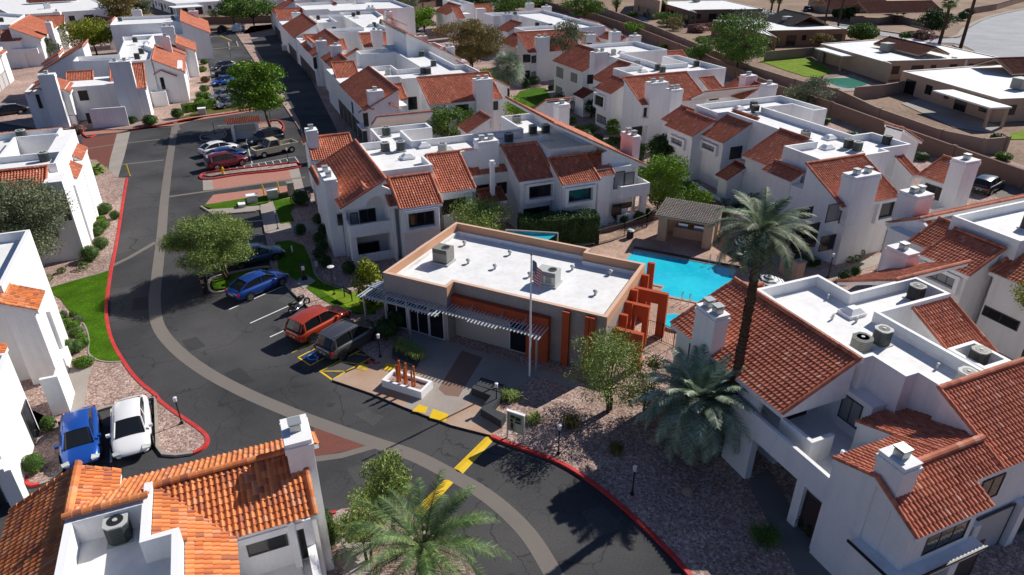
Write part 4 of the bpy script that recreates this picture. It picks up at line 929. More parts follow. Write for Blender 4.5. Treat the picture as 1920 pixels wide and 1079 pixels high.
# ======== D: top left, nearest of that side
D = Bld('apartment_block', 'white apartment block at the upper left with stepped walls facing the brick paved crossing', 'apartment building', (200, 240), zl=4.4, zp=6.5)
D.flat([(136,115),(205,113),(240,113),(245,117),(283,112),(289,92),(272,85),(298,66),(222,71),(232,78),(225,103),(145,107)])
d1 = D.shed('-x', (350,137), (346,107), (285,112)); d2 = D.shed('-x', (376,97), (360,82), (330,70)); d2b = D.shed('-x', (352,104), (345,95), (310,80))
d3 = D.shed('+y', (240,169), (275,166), (245,121)); d4 = D.shed('+y', (207,158), (226,156), (205,124))
d5 = D.shed('+y', (128,152), (172,160), (120,137)); d6 = D.shed('-x', (146,173), (130,160), (102,139), wall=True)
d7 = D.shed('+x', (56,175), (52,160), (72,165), wall=True); d8 = D.shed('+x', (82,137), (77,123), (135,112), wall=True)
D.W.box(d7['cw'], d6['ce']-.6, d6['lo']+.3, d6['lo']+6, 0, 4.8); D.W.box(d6['ce']-1, d3['lo']+1, d6['lo']+2.5, d6['lo']+9, 0, 4.6)
D.W.box(d3['hi']-.4, d1['ce']-.4, d1['lo']+.3, d1['lo']+8, 0, 5.0)
D.chimp(71, 100, 141, 7.0, 1.3, 1); D.chimp(204, 243, 117, 8.0, 1.3, 2); D.chimp(301, 317, 70, 7.9, 1.3, 2); D.chimp(302, 325, 51, 7.3, 1.3, 2)
fy = d6['lo']+.27
D.win('y', fy, (67,179), (80,203), mull=0, name='arched_window'); D.win('y', fy, (116,219), (149,234), mull=3, style='blind'); D.win('y', fy, (161,214), (178,243), style='door', mull=0, name='door')
D.win('y', fy, (146,172), (167,188), mull=1); D.win('y', d1['lo']+.25, (300,147), (311,170), mull=0, name='arched_window'); D.win('y', d3['cw'], (225,199), (240,228), style='garage', mull=0, name='door')
D.win('y', d1['lo']+.25, (285,192), (310,212), style='pale', mull=0) 
g = D.L(176, 243, 0); D.W.prism([(g[0], g[1]), (g[0]+4.3, g[1]-.2), (g[0]+4.3, g[1]+.05), (g[0], g[1]+.25)], 0, 2.6)
D.chevron(d1['lo']+.2, [(288,141),(301,133),(331,144)]); D.chevron(fy-.1, [(53,178),(68,166),(83,170)])
bq = D.L(292, 206, 0); D.balcony(bq[0]-.2, bq[0]+1.8, d1['lo']-1.6, d1['lo']+.3, 0.0, 2.2)
vents(D, 6.3, [(275,82)]); D.done()
acs(D, 6.3, [(254,80,'acgreen','dark green condenser in the back of the upper left block roof'), (266,102,'acgreen','dark condenser in the front tub of the upper left block roof'), (258,112,'acdark','low black condenser by the front parapet of the upper left block')], 0)

# ======== F: behind D
F = Bld('apartment_block', 'white apartment block behind the upper left one, with a wide orange slope facing right', 'apartment building', (340, 90))
F.flat([(208,50),(303,42),(307,43),(340,41),(337,28),(213,34)])
f1 = F.shed('-x', (394,64), (391,41), (338,43)); F.shed('-x', (272,62), (262,57), (242,50), wall=False)
F.W.box(f1['cr']-9, f1['ce']-.3, f1['lo']+.3, f1['lo']+8, 0, 5)
F.chimp(246, 264, 20, 7.3, 1.4, 2); F.chimp(354, 371, 22, 7.3, 1.4, 1); F.shed('+x', (196,50), (198,42), (210,40))
F.done(); acs(F, 6.3, [(226,41,'acgreen','brown condenser in the left tub of the far left back block'), (325,38,'acgreen','green condenser in the right tub of the far left back block')], 0)

# ======== E: far left
E_ = Bld('apartment_block', 'white apartment block at the top left edge, an orange slope between two chimneys', 'apartment building', (60, 130))
E_.flat([(-40,50),(28,46),(46,28),(-40,22)])
e1 = E_.shed('-x', (97,74), (92,50), (28,46)); e2 = E_.shed('+y', (0,80), (41,77), (0,58)); e3 = E_.shed('+y', (70,45), (113,55), (60,32), wall=True)
E_.W.box(e2['lo']-6, e1['ce']-.5, e1['lo']+.4, e1['lo']+7, 0, 5); E_.chimp(84, 94, 43, 7.3, 1.8, 1); E_.chimp(99, 111, 23, 7.3, 1.8, 1)
E_.win('y', e1['lo']+.35, (50,80), (74,96), mull=1); E_.win('y', e1['lo']+.35, (56,114), (88,126), mull=1)
E_.balcony(e1['ce']-5, e1['ce']-1.0, e1['lo']-.6, e1['lo']+.6, 2.5, 3.5)
E_.shed('+x', (85,122), (80,112), (120,92), wall=True)
E_.done(); acs(E_, 6.3, [(4,42,'acdark','black condenser at the top left edge of the picture')], 0)
E2 = Bld('apartment_block', 'white apartment block corner at the left edge behind the black parked car', 'apartment building', (8, 165))
E2.faceout = {'x': 1, 'y': -1}; q = E2.L(18, 170, 0)
E2.flat([(q[0]-20, q[1]-4), (q[0]-1, q[1]-4), (q[0]-1, q[1]+9), (q[0]-20, q[1]+9)], raw=True, zp=5.6)
for k in range(3): E2.win('x', q[0]-.98, 0, 0, style='pale', mull=0, name='garage_door', raw=(q[1]-3.6+k*3.2, q[1]-1.0+k*3.2, .05, 2.2))
E2.shedn('-x', q[0]-.5, q[0]-2.2, q[1]+5, q[1]+9, 4.9, 5.7); E2.done()

# ======== P (top centre right) and R (behind the trees)
P_ = Bld('apartment_block', 'white apartment block top centre right, its tall twin flue chimney beside the weeping tree', 'apartment building', (1000, 130))
P_.flat([(924,32),(987,27),(1018,49),(968,52),(987,61),(1040,57),(1110,49),(1075,30),(1060,31),(1025,20),(910,25)])
p1 = P_.shed('+x', (963,90), (938,80), (990,72)); p3 = P_.shed('+y', (992,101), (1090,93), (990,61)); P_.shed('+x', (948,62), (935,55), (970,42))
p5 = P_.shed('+y', (1092,82), (1125,79), (1085,63)); P_.shed('+x', (1150,82), (1128,70), (1140,62)); P_.shed('-x', (1135,58), (1120,48), (1107,48))
P_.W.box(p1['cw'], p3['hi']-.5, p3['cw'], p3['cw']+6, 0, 5)
P_.chimw(1008, 1031, 71, p3['cw']-.5, 1.3, 2); P_.chimp(945, 962, 28, 7.3, 1.3, 2); P_.chimp(988, 1003, 7, 7.3, 1.3, 1); P_.chimp(1018, 1036, 13, 7.3, 1.3, 1); P_.chimp(1098, 1120, 66, 7.3, 1.3, 2)
P_.win('y', p3['cw'], (997,106), (1006,118), mull=0); P_.win('y', p3['cw'], (981,104), (994,117), mull=1); P_.win('y', p3['cw'], (985,134), (993,147), mull=0); P_.win('y', p3['cw'], (997,136), (1006,149), style='blind', mull=0)
P_.done(); acs(P_, 6.3, [(966,30,'acgreen','dark condenser behind the left chimney of the top centre block'), (1007,51,'acgreen','grey green condenser in the middle of the top centre block roof'), (1032,54,'acdark','black condenser left of the weeping tree on the top centre block')], 0)
R_ = Bld('apartment_block', 'small white apartment block half hidden behind the green trees at the top centre', 'apartment building', (850, 40))
R_.flat([(842,0),(856,10),(875,7),(862,-3)])
r1 = R_.shed('+x', (834,30), (817,22), (856,10)); r2 = R_.shed('+y', (858,36), (872,35), (850,14))
R_.W.box(r1['cw'], r2['hi']+4, r1['lo']+.4, r1['lo']+7, 0, 5); R_.chimp(893, 912, 17, 6.5, 1.3, 0); R_.shed('+y', (895,25), (925,23), (890,10)); R_.done()
# ------------------------------------------------------------------ ground, roads, kerbs, paint
def sheet(name, pts, z, m, kind='structure', h=None, label=None, cat=None, raw=False, sm=0):
    P = list(pts) if raw else px(pts, z if h is None else h)
    if sm: P = smooth_line(P, sm, True)
    b = MB(); b.prism(P, z-.05 if z > .03 else z-.03, z, bottom=False)
    o = b.build(name, m)
    if kind: o['kind'] = kind
    if label: tag(o, label, cat)
    return o
def kerb(name, pts, m, w=.16, z=.14, sm=4, closed=False, h=0.12, raw=False):
    P = list(pts) if raw else px(pts, h)
    if sm: P = smooth_line(P, sm, closed)
    if closed: P = P+[P[0]]
    b = MB(); strip(b, P, w, -.02, z); o = b.build(name, m); o['kind'] = 'structure'; return o
g = MB(); g.add([(-900,-600,-.06),(1200,-600,-.06),(1200,1500,-.06),(-900,1500,-.06)], [(0,1,2,3)])
tag(g.build('ground', M['dirt']), kind='structure')
# asphalt of the whole estate
sheet('road', [(-900,1400),(-60,860),(-700,500),(-250,120),(0,70),(120,100),(400,70),(520,68),(560,62),(780,60),(830,90),(800,130),(620,260),(600,330),(640,480),(760,640),(1000,760),(1500,1000),(2200,1500)], 0.0, M['asphalt'])
# ---- brick paving and concrete bands in the drive
L = [(328,238),(318,300),(309,370),(303,440),(294,520),(290,565),(297,612),(330,655),(385,697),(455,735),(530,768),(600,795),(700,830),(775,855),(850,893),(905,925),(955,965),(1000,1015),(1045,1090)]
P = smooth_line(px(L), 5); b = MB(); strip(b, P, .80, -.02, .006); tag(b.build('drainage_band', M['concrete_d']), kind='structure')
def band(pts, w, z=.005, m='concrete_d', name='concrete_band', sm=0):
    P = px(pts); P = smooth_line(P, sm) if sm else P
    b = MB(); strip(b, P, w, -.02, z); tag(b.build(name, M[m]), kind='structure')
sheet('brick_paving', [(152,262),(222,250),(205,312),(168,320)], .004, M['brick']); sheet('brick_paving', [(165,335),(200,330),(203,345),(170,345)], .004, M['asphalt'])
sheet('brick_paving', [(150,255),(222,249),(478,209),(470,196),(330,236),(150,246)], .003, M['brick_p'])
sheet('brick_paving', [(380,338),(398,335),(560,317),(560,337),(400,356)], .004, M['brick_p']); sheet('brick_paving', [(400,366),(560,346),(562,363),(385,384)], .004, M['brick_p'])
sheet('brick_paving', [(589,800),(690,838),(588,858)], .004, M['brick'])
sheet('path', [(380,337),(398,335),(400,356),(381,358)], .005, M['concrete']); sheet('path', [(540,317),(560,315),(572,362),(556,364)], .005, M['concrete'])
band([(150,282),(212,272),(300,262)], .35); band([(162,321),(232,309),(307,301)], .38); band([(315,370),(400,358),(572,333)], .42, z=.007); band([(208,500),(240,485),(292,455)], .42); band([(590,862),(640,855),(706,836)], .42)
sheet('path', [(219,252),(244,248),(234,290),(218,345),(196,420),(182,420),(200,345),(206,300)], .009, M['concrete'])
band([(212,236),(330,222),(478,200),(540,190)], .5); band([(322,215),(335,245)], .5); band([(480,95),(492,140),(530,195),(570,235),(590,262)], .7)
band([(484,90),(500,140)], .6)
# ---- planted beds: raised ground inside kerbs
bedL = [(238,334),(231,375),(224,420),(216,468),(209,500),(204,530),(200,562),(199,590),(204,620),(214,648),(229,674),(247,700),(268,722),(291,740)]
sheet('gravel_bed', bedL+[(280,745),(206,760),(112,790),(20,830),(-60,760),(-120,420),(60,300),(180,300),(222,334)], .10, M['gravel'], h=.1)
kerb('red_kerb', bedL+[(300,752),(330,775),(360,795),(385,815),(388,828),(380,840),(362,849)], M['kerbred'], w=.2)
kerb('kerb', [(362,849),(330,853),(305,851),(295,838),(291,745),(206,762),(112,791)], M['kerb'], sm=0)
sheet('gravel_bed', [(293,745),(330,775),(360,795),(384,814),(387,828),(378,840),(360,847),(325,851),(304,848),(297,836)], .11, M['gravel'], h=.1)
sheet('gravel_bed', [(108,792),(113,875),(107,888),(92,899),(70,906),(50,905),(49,893),(-20,880),(-60,800),(40,760)], .10, M['gravel'], h=.1)
kerb('kerb', [(113,800),(115,875),(107,890),(92,901),(74,907)], M['kerb'], sm=3); kerb('red_kerb', [(74,907),(60,909),(48,904),(49,895)], M['kerbred'], sm=3)
sheet('grass', [(205,508),(203,540),(199,575),(202,612),(213,645),(226,672),(228,678),(205,678),(180,674),(164,660),(167,640),(163,620),(157,605),(135,590),(112,560),(85,545),(95,540),(130,528),(180,516)], .13, M['grass'], h=.12)
kerb('grass_edging', [(205,507),(180,515),(140,526),(100,538),(80,545)], M['kerb'], w=.09, sm=3, h=.13); kerb('grass_edging', [(228,678),(205,679),(182,675),(166,662),(167,640),(163,620),(156,606)], M['kerb'], w=.09, sm=3, h=.13)
sheet('path', [(129,694),(172,690),(166,710),(158,764),(118,778),(125,722)], .125, M['concrete'], h=.1)
# upper left bed in front of the stepped block
bedD = [(245,243),(300,234),(360,222),(420,214),(478,205)]
sheet('gravel_bed', bedD+[(476,190),(410,196),(398,170),(390,120),(378,60),(330,40),(-300,110),(-200,200),(60,240),(150,244)], .10, M['gravel'], h=.1)
kerb('red_kerb', bedD, M['kerbred'], w=.16); kerb('red_kerb', [(150,246),(165,258),(180,252)], M['kerbred'], w=.14)
sheet('grass', [(330,225),(360,220),(420,211),(470,203),(468,196),(420,200),(370,208)], .12, mat('dry_grass', (0.13, 0.10, 0.03), 0.95, 0.1, noise=[(1.2, 0.8, (0.06, 0.09, 0.02))]), h=.12)
kerb('kerb', [(392,130),(398,170),(410,195)], M['kerb'], sm=0)
# beds inside the car park
kerb('red_kerb', [(375,331),(385,324),(430,318),(500,311),(550,305),(562,307),(562,313),(520,320),(450,327),(400,335),(380,335)], M['kerbred'], closed=True, sm=3)
sheet('gravel_bed', [(380,329),(430,321),(500,313),(555,307),(558,311),(520,317),(450,324),(395,331)], .11, M['gravel'], h=.1)
kerb('red_kerb', [(470,238),(500,228),(522,226),(532,236),(528,247),(510,256)], M['kerbred'], sm=3); sheet('gravel_bed', [(455,248),(490,231),(520,228),(529,237),(524,246),(505,256)], .1, M['gravel'], h=.1)
kerb('kerb', [(375,258),(380,252),(400,250),(420,247),(422,256),(400,262),(380,264)], M['kerb'], closed=True, sm=2)
sheet('gravel_bed', [(378,257),(400,252),(420,249),(420,256),(400,261)], .1, M['gravel'], h=.1)
kerb('kerb', [(377,387),(402,403),(480,396)], M['kerb'], sm=0); sheet('grass', [(380,386),(455,373),(560,360),(555,368),(480,385),(440,390),(398,393)], .11, M['grass'], h=.1)
sheet('path', [(385,394),(398,393),(440,390),(486,386),(490,394),(402,402)], .1, M['concrete'], h=.1)
# the courtyard side: one raised bed carries blocks, lawns, pool deck
curbF = [(921,817),(945,827),(975,838),(1000,847),(1030,858),(1060,872),(1090,890),(1120,911),(1150,935),(1180,961),(1210,989),(1240,1018),(1268,1047),(1300,1085)]
inner = [(921,817),(846,798),(760,765),(700,740),(690,735),(730,705),(722,690),(655,640),(640,620),(600,592),(562,560),(525,522),(510,505),(505,470),(497,430),(489,388),(520,372),(560,362),(585,362),(600,345),(560,240),(440,60),(500,20),(700,2),(960,-20),(1100,35),(1350,120),(1560,190),(1790,272),(1925,312),(2300,420),(2300,1200),(1360,1160)]
sheet('gravel_bed', curbF+[(1360,1160)]+inner[::-1][1:-1], .10, M['gravel'], h=.1)
kerb('red_kerb', curbF, M['kerbred'], w=.2); kerb('kerb', [(489,388),(497,430),(505,470),(510,505),(525,522),(562,560),(600,592),(640,620)], M['kerb'], sm=2)
sheet('road', [(440,75),(505,75),(560,62),(505,52),(400,62)], .006, M['asphalt'])
def drive(pts): sheet('driveway', pts, .108, M['asphalt'], h=.1)
drive([(560,225),(470,75),(500,68),(520,66),(545,72),(640,262),(660,330),(600,340)]) 
sheet('road', [(1840,355),(1880,375),(1960,380),(1960,345),(1880,335)], .108, M['concrete_d'], h=.1)
# plaza in front of the clubhouse
sheet('plaza', [(921,817),(846,798),(760,765),(696,738),(623,713),(655,697),(700,680),(740,640),(800,640),(1010,690),(1062,700),(1080,724),(1003,700),(962,735),(938,765),(950,790),(935,810)], .108, M['plaza'], h=.1)
sheet('plaza', [(780,625),(1085,712),(1085,732),(1004,706),(940,745),(905,735),(830,790),(760,765),(800,700),(740,668)], .112, M['concrete'], h=.1)
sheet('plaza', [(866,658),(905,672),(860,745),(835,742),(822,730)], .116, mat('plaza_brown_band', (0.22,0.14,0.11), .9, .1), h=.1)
for q in ([(786,759),(803,765),(797,776),(773,772)], [(812,768),(841,778),(835,792),(805,784)]): sheet('yellow_kerb_paint', q, .118, M['yellow'], h=.1)
sheet('yellow_kerb_paint', [(676,682),(691,686),(686,697),(667,694)], .118, M['yellow_d'], h=.1); sheet('yellow_kerb_paint', [(724,682),(741,686),(737,697),(718,694)], .118, M['yellow'], h=.1)
kerb('red_kerb', [(689,676),(705,683),(712,680)], M['kerbred'], sm=0); kerb('red_kerb', [(735,638),(746,645)], M['kerbred'], sm=0)
# lawns by the clubhouse
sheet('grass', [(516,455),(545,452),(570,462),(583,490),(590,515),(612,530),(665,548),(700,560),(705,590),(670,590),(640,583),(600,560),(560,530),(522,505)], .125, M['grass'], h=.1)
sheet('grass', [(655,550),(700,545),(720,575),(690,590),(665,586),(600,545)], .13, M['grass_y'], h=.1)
kerb('grass_edging', [(510,453),(545,451),(572,461),(584,490),(591,515),(612,532),(665,549)], M['kerb'], w=.1, sm=4, h=.13)
sheet('path', [(488,385),(512,380),(528,425),(600,412),(606,430),(505,440)], .112, M['concrete'], h=.1); sheet('grass', [(512,378),(545,372),(552,385),(545,400),(552,416),(526,421)], .125, M['grass'], h=.1)
sheet('path', [(553,531),(572,515),(592,528),(570,543)], .135, M['concrete'], h=.1)
# courtyard lawn and path at the top
sheet('grass', [(955,195),(975,172),(1000,166),(1022,166),(1034,180),(1045,205),(985,215),(950,210)], .12, M['grass'], h=.1)
band([(1028,168),(1038,185),(1050,205),(1075,225)], .9, z=.13, m='concrete')
# pool deck
AZC = math.radians(-49)
sheet('pool_deck', [(1060,440),(1228,418),(1400,425),(1500,470),(1540,520),(1620,500),(1560,545),(1440,560),(1340,610),(1240,660),(1210,640),(1150,560),(1090,480)], .112, M['deckpool'], h=.1)
band([(1400,470),(1480,500),(1560,520),(1625,498),(1700,470)], 1.0, z=.12, m='concrete')
sheet('path', [(1400,905),(1440,880),(1560,1079),(1640,1200),(1560,1200)], .118, mat('dark_concrete', (0.20,0.18,0.17), .9, .1), h=.1)
sheet('path', [(630,965),(650,960),(690,985),(700,1090),(650,1110),(640,1010)], .1, M['concrete'], h=.08); sheet('gravel_bed', [(596,975),(640,955),(700,945),(760,955),(810,990),(870,1040),(905,1100),(560,1150)], .08, M['gravel'], h=.08)
kerb('red_kerb', [(670,948),(700,943),(725,945)], M['kerbred'], sm=0); kerb('red_kerb', [(618,962),(630,960)], M['kerbred'], sm=0)
# speed humps
def hump(pts, z=.06):
    P = px(pts); b = MB(); c = [((P[i][0]+P[(i+1) % 4][0])/2, (P[i][1]+P[(i+1) % 4][1])/2) for i in (3, 1)]
    b.add([(p[0], p[1], .004) for p in P]+[(c[0][0], c[0][1], z), (c[1][0], c[1][1], z)], [(0,1,5,4),(2,3,4,5),(0,4,3),(1,2,5)])
    tag(b.build('speed_hump', M['yellow']), kind='structure')
# ends: mid edges of p3p0 and p1p2
hump([(912,819),(925,827),(868,889),(851,879)][0:1]+[(851,879),(868,889),(925,827)]); hump([(834,900),(776,958),(791,970),(850,906)])
# stall markings
def line(a, b_, w=.10, m='whitepaint', z=.008): band([a, b_], w, z, m, 'stall_line')
for a, b_ in (((430,581),(548,530)), ((469,607),(560,566)), ((506,633),(600,590)), ((208,868),(209,765)), ((360,425),(452,418)), ((452,418),(495,414)), ((385,452),(500,440)), ((400,500),(505,478))): line(a, b_)
for a, b_ in (((547,662),(605,635)), ((559,671),(600,650)), ((582,686),(650,650)), ((559,671),(582,686))): line(a, b_, .1, 'yellow')
line((600,697),(700,645), .12, 'yellow', .009); line((600,697),(623,713), .12, 'yellow', .009); line((623,713),(655,694), .12, 'yellow', .009); line((655,694),(745,645), .12, 'yellow_d', .009)
for a, b_ in (((606,697),(645,697)), ((636,679),(676,684)), ((664,664),(700,669)), ((686,655),(722,656))): line(a, b_, .1, 'yellow_d', .0095)
sheet('accessible_bay_marking', [(566,671),(595,653),(614,666),(582,683)], .010, M['bluepaint'], h=0)
# wheelchair symbol painted on the bay
c0 = at(590,668,0); b = MB(); ax = Vector(at(612,672,0))-Vector(at(570,664,0)); ax.normalize(); ay = Vector((-ax.y, ax.x, 0))
def wp(x, y): q = Vector((c0[0], c0[1], 0))+ax*x+ay*y; return (q.x, q.y)
strip(b, [wp(.32*math.cos(t)*1.0-.02, .32*math.sin(t)-.15) for t in np.linspace(math.pi*.75, math.pi*2.15, 14)], .07, 0, .014)
strip(b, [wp(-.05,.35), wp(-.02,-.0), wp(.28,-.05), wp(.42,-.42), wp(.55,-.40)], .08, 0, .0142)
b.prism([wp(-.05+.09*math.cos(t), .50+.09*math.sin(t)) for t in np.linspace(0, 2*math.pi, 12)[:-1]], 0, .0144)
tag(b.build('wheelchair_symbol', mat('pale_blue_paint', (0.25,0.4,0.5), .8)), kind='structure')
for i in range(9):
    u0 = 432+i*13.6; v0 = 318-i*1.75
    line((u0,v0+.5),(u0-3,v0-4.5), .08)
line((420,318),(553,295), .08)
line((553,295),(560,305), .08); line((461,262),(473,308), .09); line((455,271),(520,262), .08); line((460,297),(530,288), .08); line((458,245+30),(498,270), .08)
line((408,237),(470,230), .08)
for i in range(6): line((398,140+i*9),(440,137+i*9), .09)
line((553,183),(590,180), .14, 'yellow'); line((515,185),(525,187), .1, 'yellow'); line((411,67),(434,77), .2, 'yellow')
kerb('kerb', [(398,93),(447,88),(443,78),(428,80),(430,88)], M['kerb'], sm=0, w=.3); kerb('red_kerb', [(462,65),(515,53)], M['kerbred'], sm=0)
sheet('gravel_bed', [(455,64),(470,50),(520,45),(516,53),(463,64)], .1, M['gravel'], h=.1)
# ---- streets and yards beyond the estate wall
sheet('road', [(1570,48),(1650,60),(1700,68),(1770,70),(1800,72),(1815,55),(1860,32),(1920,18),(2100,-20),(2400,100),(2100,210),(1925,128),(1880,128),(1850,118),(1825,95),(1790,82),(1740,80),(1640,66),(1560,58)], .004, M['asphalt_pale'], sm=3)
sheet('road', [(1270,-3),(1340,0),(1450,22),(1560,50),(1560,60),(1440,35),(1330,12)], .003, M['asphalt_pale'])
kerb('kerb', [(1572,46),(1650,57),(1700,64),(1760,70),(1795,68),(1812,52),(1855,32),(1925,16)], M['concrete'], w=1.1, sm=4); kerb('kerb', [(1790,85),(1815,97),(1850,115),(1885,130),(1930,150)], M['concrete'], w=.9, sm=3)
sheet('grass', [(1440,105),(1500,106),(1535,118),(1560,135),(1535,146),(1510,144),(1468,131),(1425,115),(1430,110)], .02, M['grass_y']); sheet('grass', [(1885,255),(1925,243),(1925,262),(1895,262)], .02, M['grass_y']); sheet('grass', [(1833,115),(1850,122),(1860,125),(1840,124)], .03, M['grass_y'])
sheet('patio', [(1535,150),(1600,140),(1640,158),(1680,160),(1660,170),(1560,172)], .02, M['concrete']); sheet('patio', [(1690,195),(1730,185),(1880,240),(1860,250),(1790,240)], .02, M['concrete'])
sheet('pool_water', [(1551,148),(1580,147),(1612,148),(1630,156),(1612,163),(1590,166),(1565,160),(1550,152)], .05, mat('green_pool_water', (0.05,0.24,0.18), .1, .5), sm=3)
sheet('pool_water', [(1190,35),(1215,42),(1222,38),(1200,31)], .05, mat('far_pool_water', (0.14,0.22,0.32), .1, .5))

M['patch'] = crack_mat('asphalt_patch', (0.060, 0.059, 0.060), (0.09, 0.088, 0.087), .5, .35); M['patch_d'] = crack_mat('new_asphalt_patch', (0.034, 0.034, 0.037), (0.05, 0.05, 0.052), .4)
for q, m in (([(664,778),(690,768),(720,782),(700,800)], 'patch'), ([(520,655),(545,650),(556,662),(530,668)], 'patch'), ([(340,640),(368,632),(386,650),(356,660)], 'patch_d'), ([(1090,960),(1130,948),(1170,990),(1120,1010)], 'patch'), ([(250,560),(285,556),(284,580),(246,584)], 'patch_d'), ([(530,556),(565,566),(548,576),(520,565)], 'patch'), ([(420,700),(450,690),(480,716),(445,722)], 'patch_d'), ([(650,880),(700,868),(720,900),(670,912)], 'patch')): sheet('asphalt_patch', q, .0035, M[m], h=0)
for i, (u, v) in enumerate(((470,560),(505,590),(520,620),(140,900),(225,885),(395,352),(560,690),(620,760),(900,900),(420,380),(330,620),(1010,905))):
    c = at(u, v, 0); r = .14+.1*((i*37) % 5)/5; sheet('oil_stain', [(c[0]+r*math.cos(t)*(1+.3*math.sin(3*t+i)), c[1]+r*math.sin(t)*(1+.25*math.cos(2*t+i))) for t in np.linspace(0, 6.28, 14)[:-1]], .0045, M['black'] if i % 3 == 0 else M['patch_d'], raw=True)

isl = [(391,532),(396,522),(430,512),(470,504),(500,500),(508,506),(470,520),(445,535),(425,545),(402,548),(393,542)]
kerb('kerb', isl, M['kerb'], closed=True, sm=3, w=.14); sheet('grass', [(396,532),(402,524),(432,516),(470,508),(498,504),(466,520),(440,534),(422,541),(402,544)], .11, M['grass'], h=.1)
# ------------------------------------------------------------------ clubhouse
K = Bld('clubhouse', 'low clubhouse with a flat white roof, tan parapet and rust red panels behind the flagpole', 'clubhouse', (900, 640), ang=-49, wallmat='clubwall', zp=4.0)
K.copm = 'clubtop'; KA = K.ang
Q, zf = K.flat([(-24.95,31.95),(-20.15,31.95),(-20.15,32.85),(-10.0,32.85),(-9.9,32.85),(-9.9,41.15),(-14.0,41.15),(-14.0,41.75) if False else (-14.05,41.15),(-14.05,41.6),(-25.1,41.6)] if False else [(-24.95,31.95),(-20.15,31.95),(-20.15,32.85),(-9.95,32.85),(-9.95,40.75),(-14.05,40.75),(-14.05,41.45),(-24.95,41.45)], zp=4.02, par=.8, t=.24, raw=True)
li = MB()   # tan inner faces of the parapet
li.box(-24.71, -24.69, 32.25, 41.2, zf, 4.0); li.box(-24.7, -14.3, 41.19, 41.21, zf, 4.0); li.box(-14.31, -14.29, 40.5, 41.2, zf, 4.0); li.box(-14.3, -10.2, 40.49, 40.51, zf, 4.0); li.box(-10.21, -10.19, 33.1, 40.5, zf, 4.0)
li.build('parapet_lining', M['clubtrim'], K.root)
ou = MB(); ou.box(-9.95, -9.93, 32.9, 40.7, 3.4, 4.02); ou.build('parapet_band', M['clubtrim'], K.root); ou = MB(); ou.box(-20.14, -20.12, 31.97, 32.84, 3.3, 4.0); ou.build('parapet_band', M['clubtrim'], K.root)
cv = MB()   # white membrane turned up at the foot of the parapet
for (a, b, c, d) in ((-24.69, -14.3, 41.0, 41.18), (-24.68, -24.5, 32.3, 41.1), (-14.3, -10.3, 40.3, 40.48)): cv.box(a, b, c, d, zf, zf+.28)
cv.build('roof_upstand', M['roofwhite'], K.root)
rp = lambda u, v, yy: ray_plane(u, v, 1, yy, KA)
rd = MB(); xa = -20.12; xb = rp(1028, 606, 32.45)[0]; xl = rp(986, 660, 32.45)[0]
rd.box(xa, xb, 32.42, 32.84, 2.45, 3.22); rd.box(xl, xb, 32.42, 32.84, .1, 2.45); rd.build('red_portal', M['clubred'], K.root)
j = MB()
for x in np.arange(xa+1.9, xb, 1.9): j.box(x, x+.02, 32.405, 32.43, 2.5, 3.2)
for z in (.7, 1.3, 1.9): j.box(xl, xb, 32.405, 32.43, z, z+.02)
j.build('panel_joint', M['blockdark'], K.root)
for u0, u1 in ((1054, 1067), (1097, 1105), (1106, 1115)):
    a = rp(u0, 600, 32.6)[0]; b = rp(u1, 600, 32.6)[0]; p = MB(); p.box(a, b, 32.58, 32.84, .1, 3.9); p.build('red_pilaster', M['clubred'], K.root)
wl_ = MB(); wl_.box(-20.1, xl, 32.80, 32.83, .1, 2.3); wl_.build('cream_panel', mat('cream_panel', (0.40,0.37,0.33), .9), K.root)
_fr = M['frame']; M['frame'] = M['frame_w']; K.win('y', 32.79, 0, 0, mull=0, name='glass_door', raw=(xl-1.25, xl-.1, .15, 2.2)); K.win('y', 31.94, 0, 0, mull=0, name='glass_door', raw=(-21.5, -20.5, .15, 2.25))
K.win('y', 31.94, 0, 0, mull=1, raw=(-23.2, -21.65, .2, 2.3)); K.win('y', 31.94, 0, 0, mull=1, raw=(-24.8, -23.35, .2, 2.3)); K.win('y', 32.84, 0, 0, mull=0, raw=(-11.75, -11.6, 1.9, 2.1), name='wall_lamp'); M['frame'] = _fr
pz = 2.65   # pergola: slats carried on beams round two sides
sl_ = MB(); x = -26.1
while x < -13.3:
    yo = 31.05 if (int(x*9) % 2) else 30.85
    sl_.box(x, x+.055, yo+(0 if x > -20.2 else -.35), 32.4 if x > -20.2 else 31.93, pz, pz+.055); x += .235
for k in range(5): y = 31.95+k*.21; sl_.box(-26.3+(k % 2)*.2, -24.98, y, y+.06, pz, pz+.10)
pg = sl_.build('pergola_slats', mat('pale_blue_steel', (0.50, 0.55, 0.60), .5, .4), K.root); pg['kind'] = 'stuff'
bm_ = MB(); bm_.box(-26.0, -20.2, 30.9, 31.0, pz-.16, pz); bm_.box(-20.2, -13.5, 31.4, 31.5, pz-.16, pz); bm_.box(-26.0, -25.9, 31, 33.0, pz-.16, pz); bm_.build('pergola_beam', M['metal'], K.root)
for x, y in ((-25.9, 30.95), (-24.2, 30.95), (-22.4, 30.95), (-13.7, 31.45)):
    p = MB(); p.box(x-.06, x+.06, y-.06, y+.06, .1, pz-.15); p.build('pergola_post', M['metal'], K.root)
st = MB()
for x in (-18.5, -16.4, -14.8): st.tube([(x, 31.45, pz), (x, 32.4, pz+.35)], .03)
st.build('tie_rod', M['metal'], K.root)
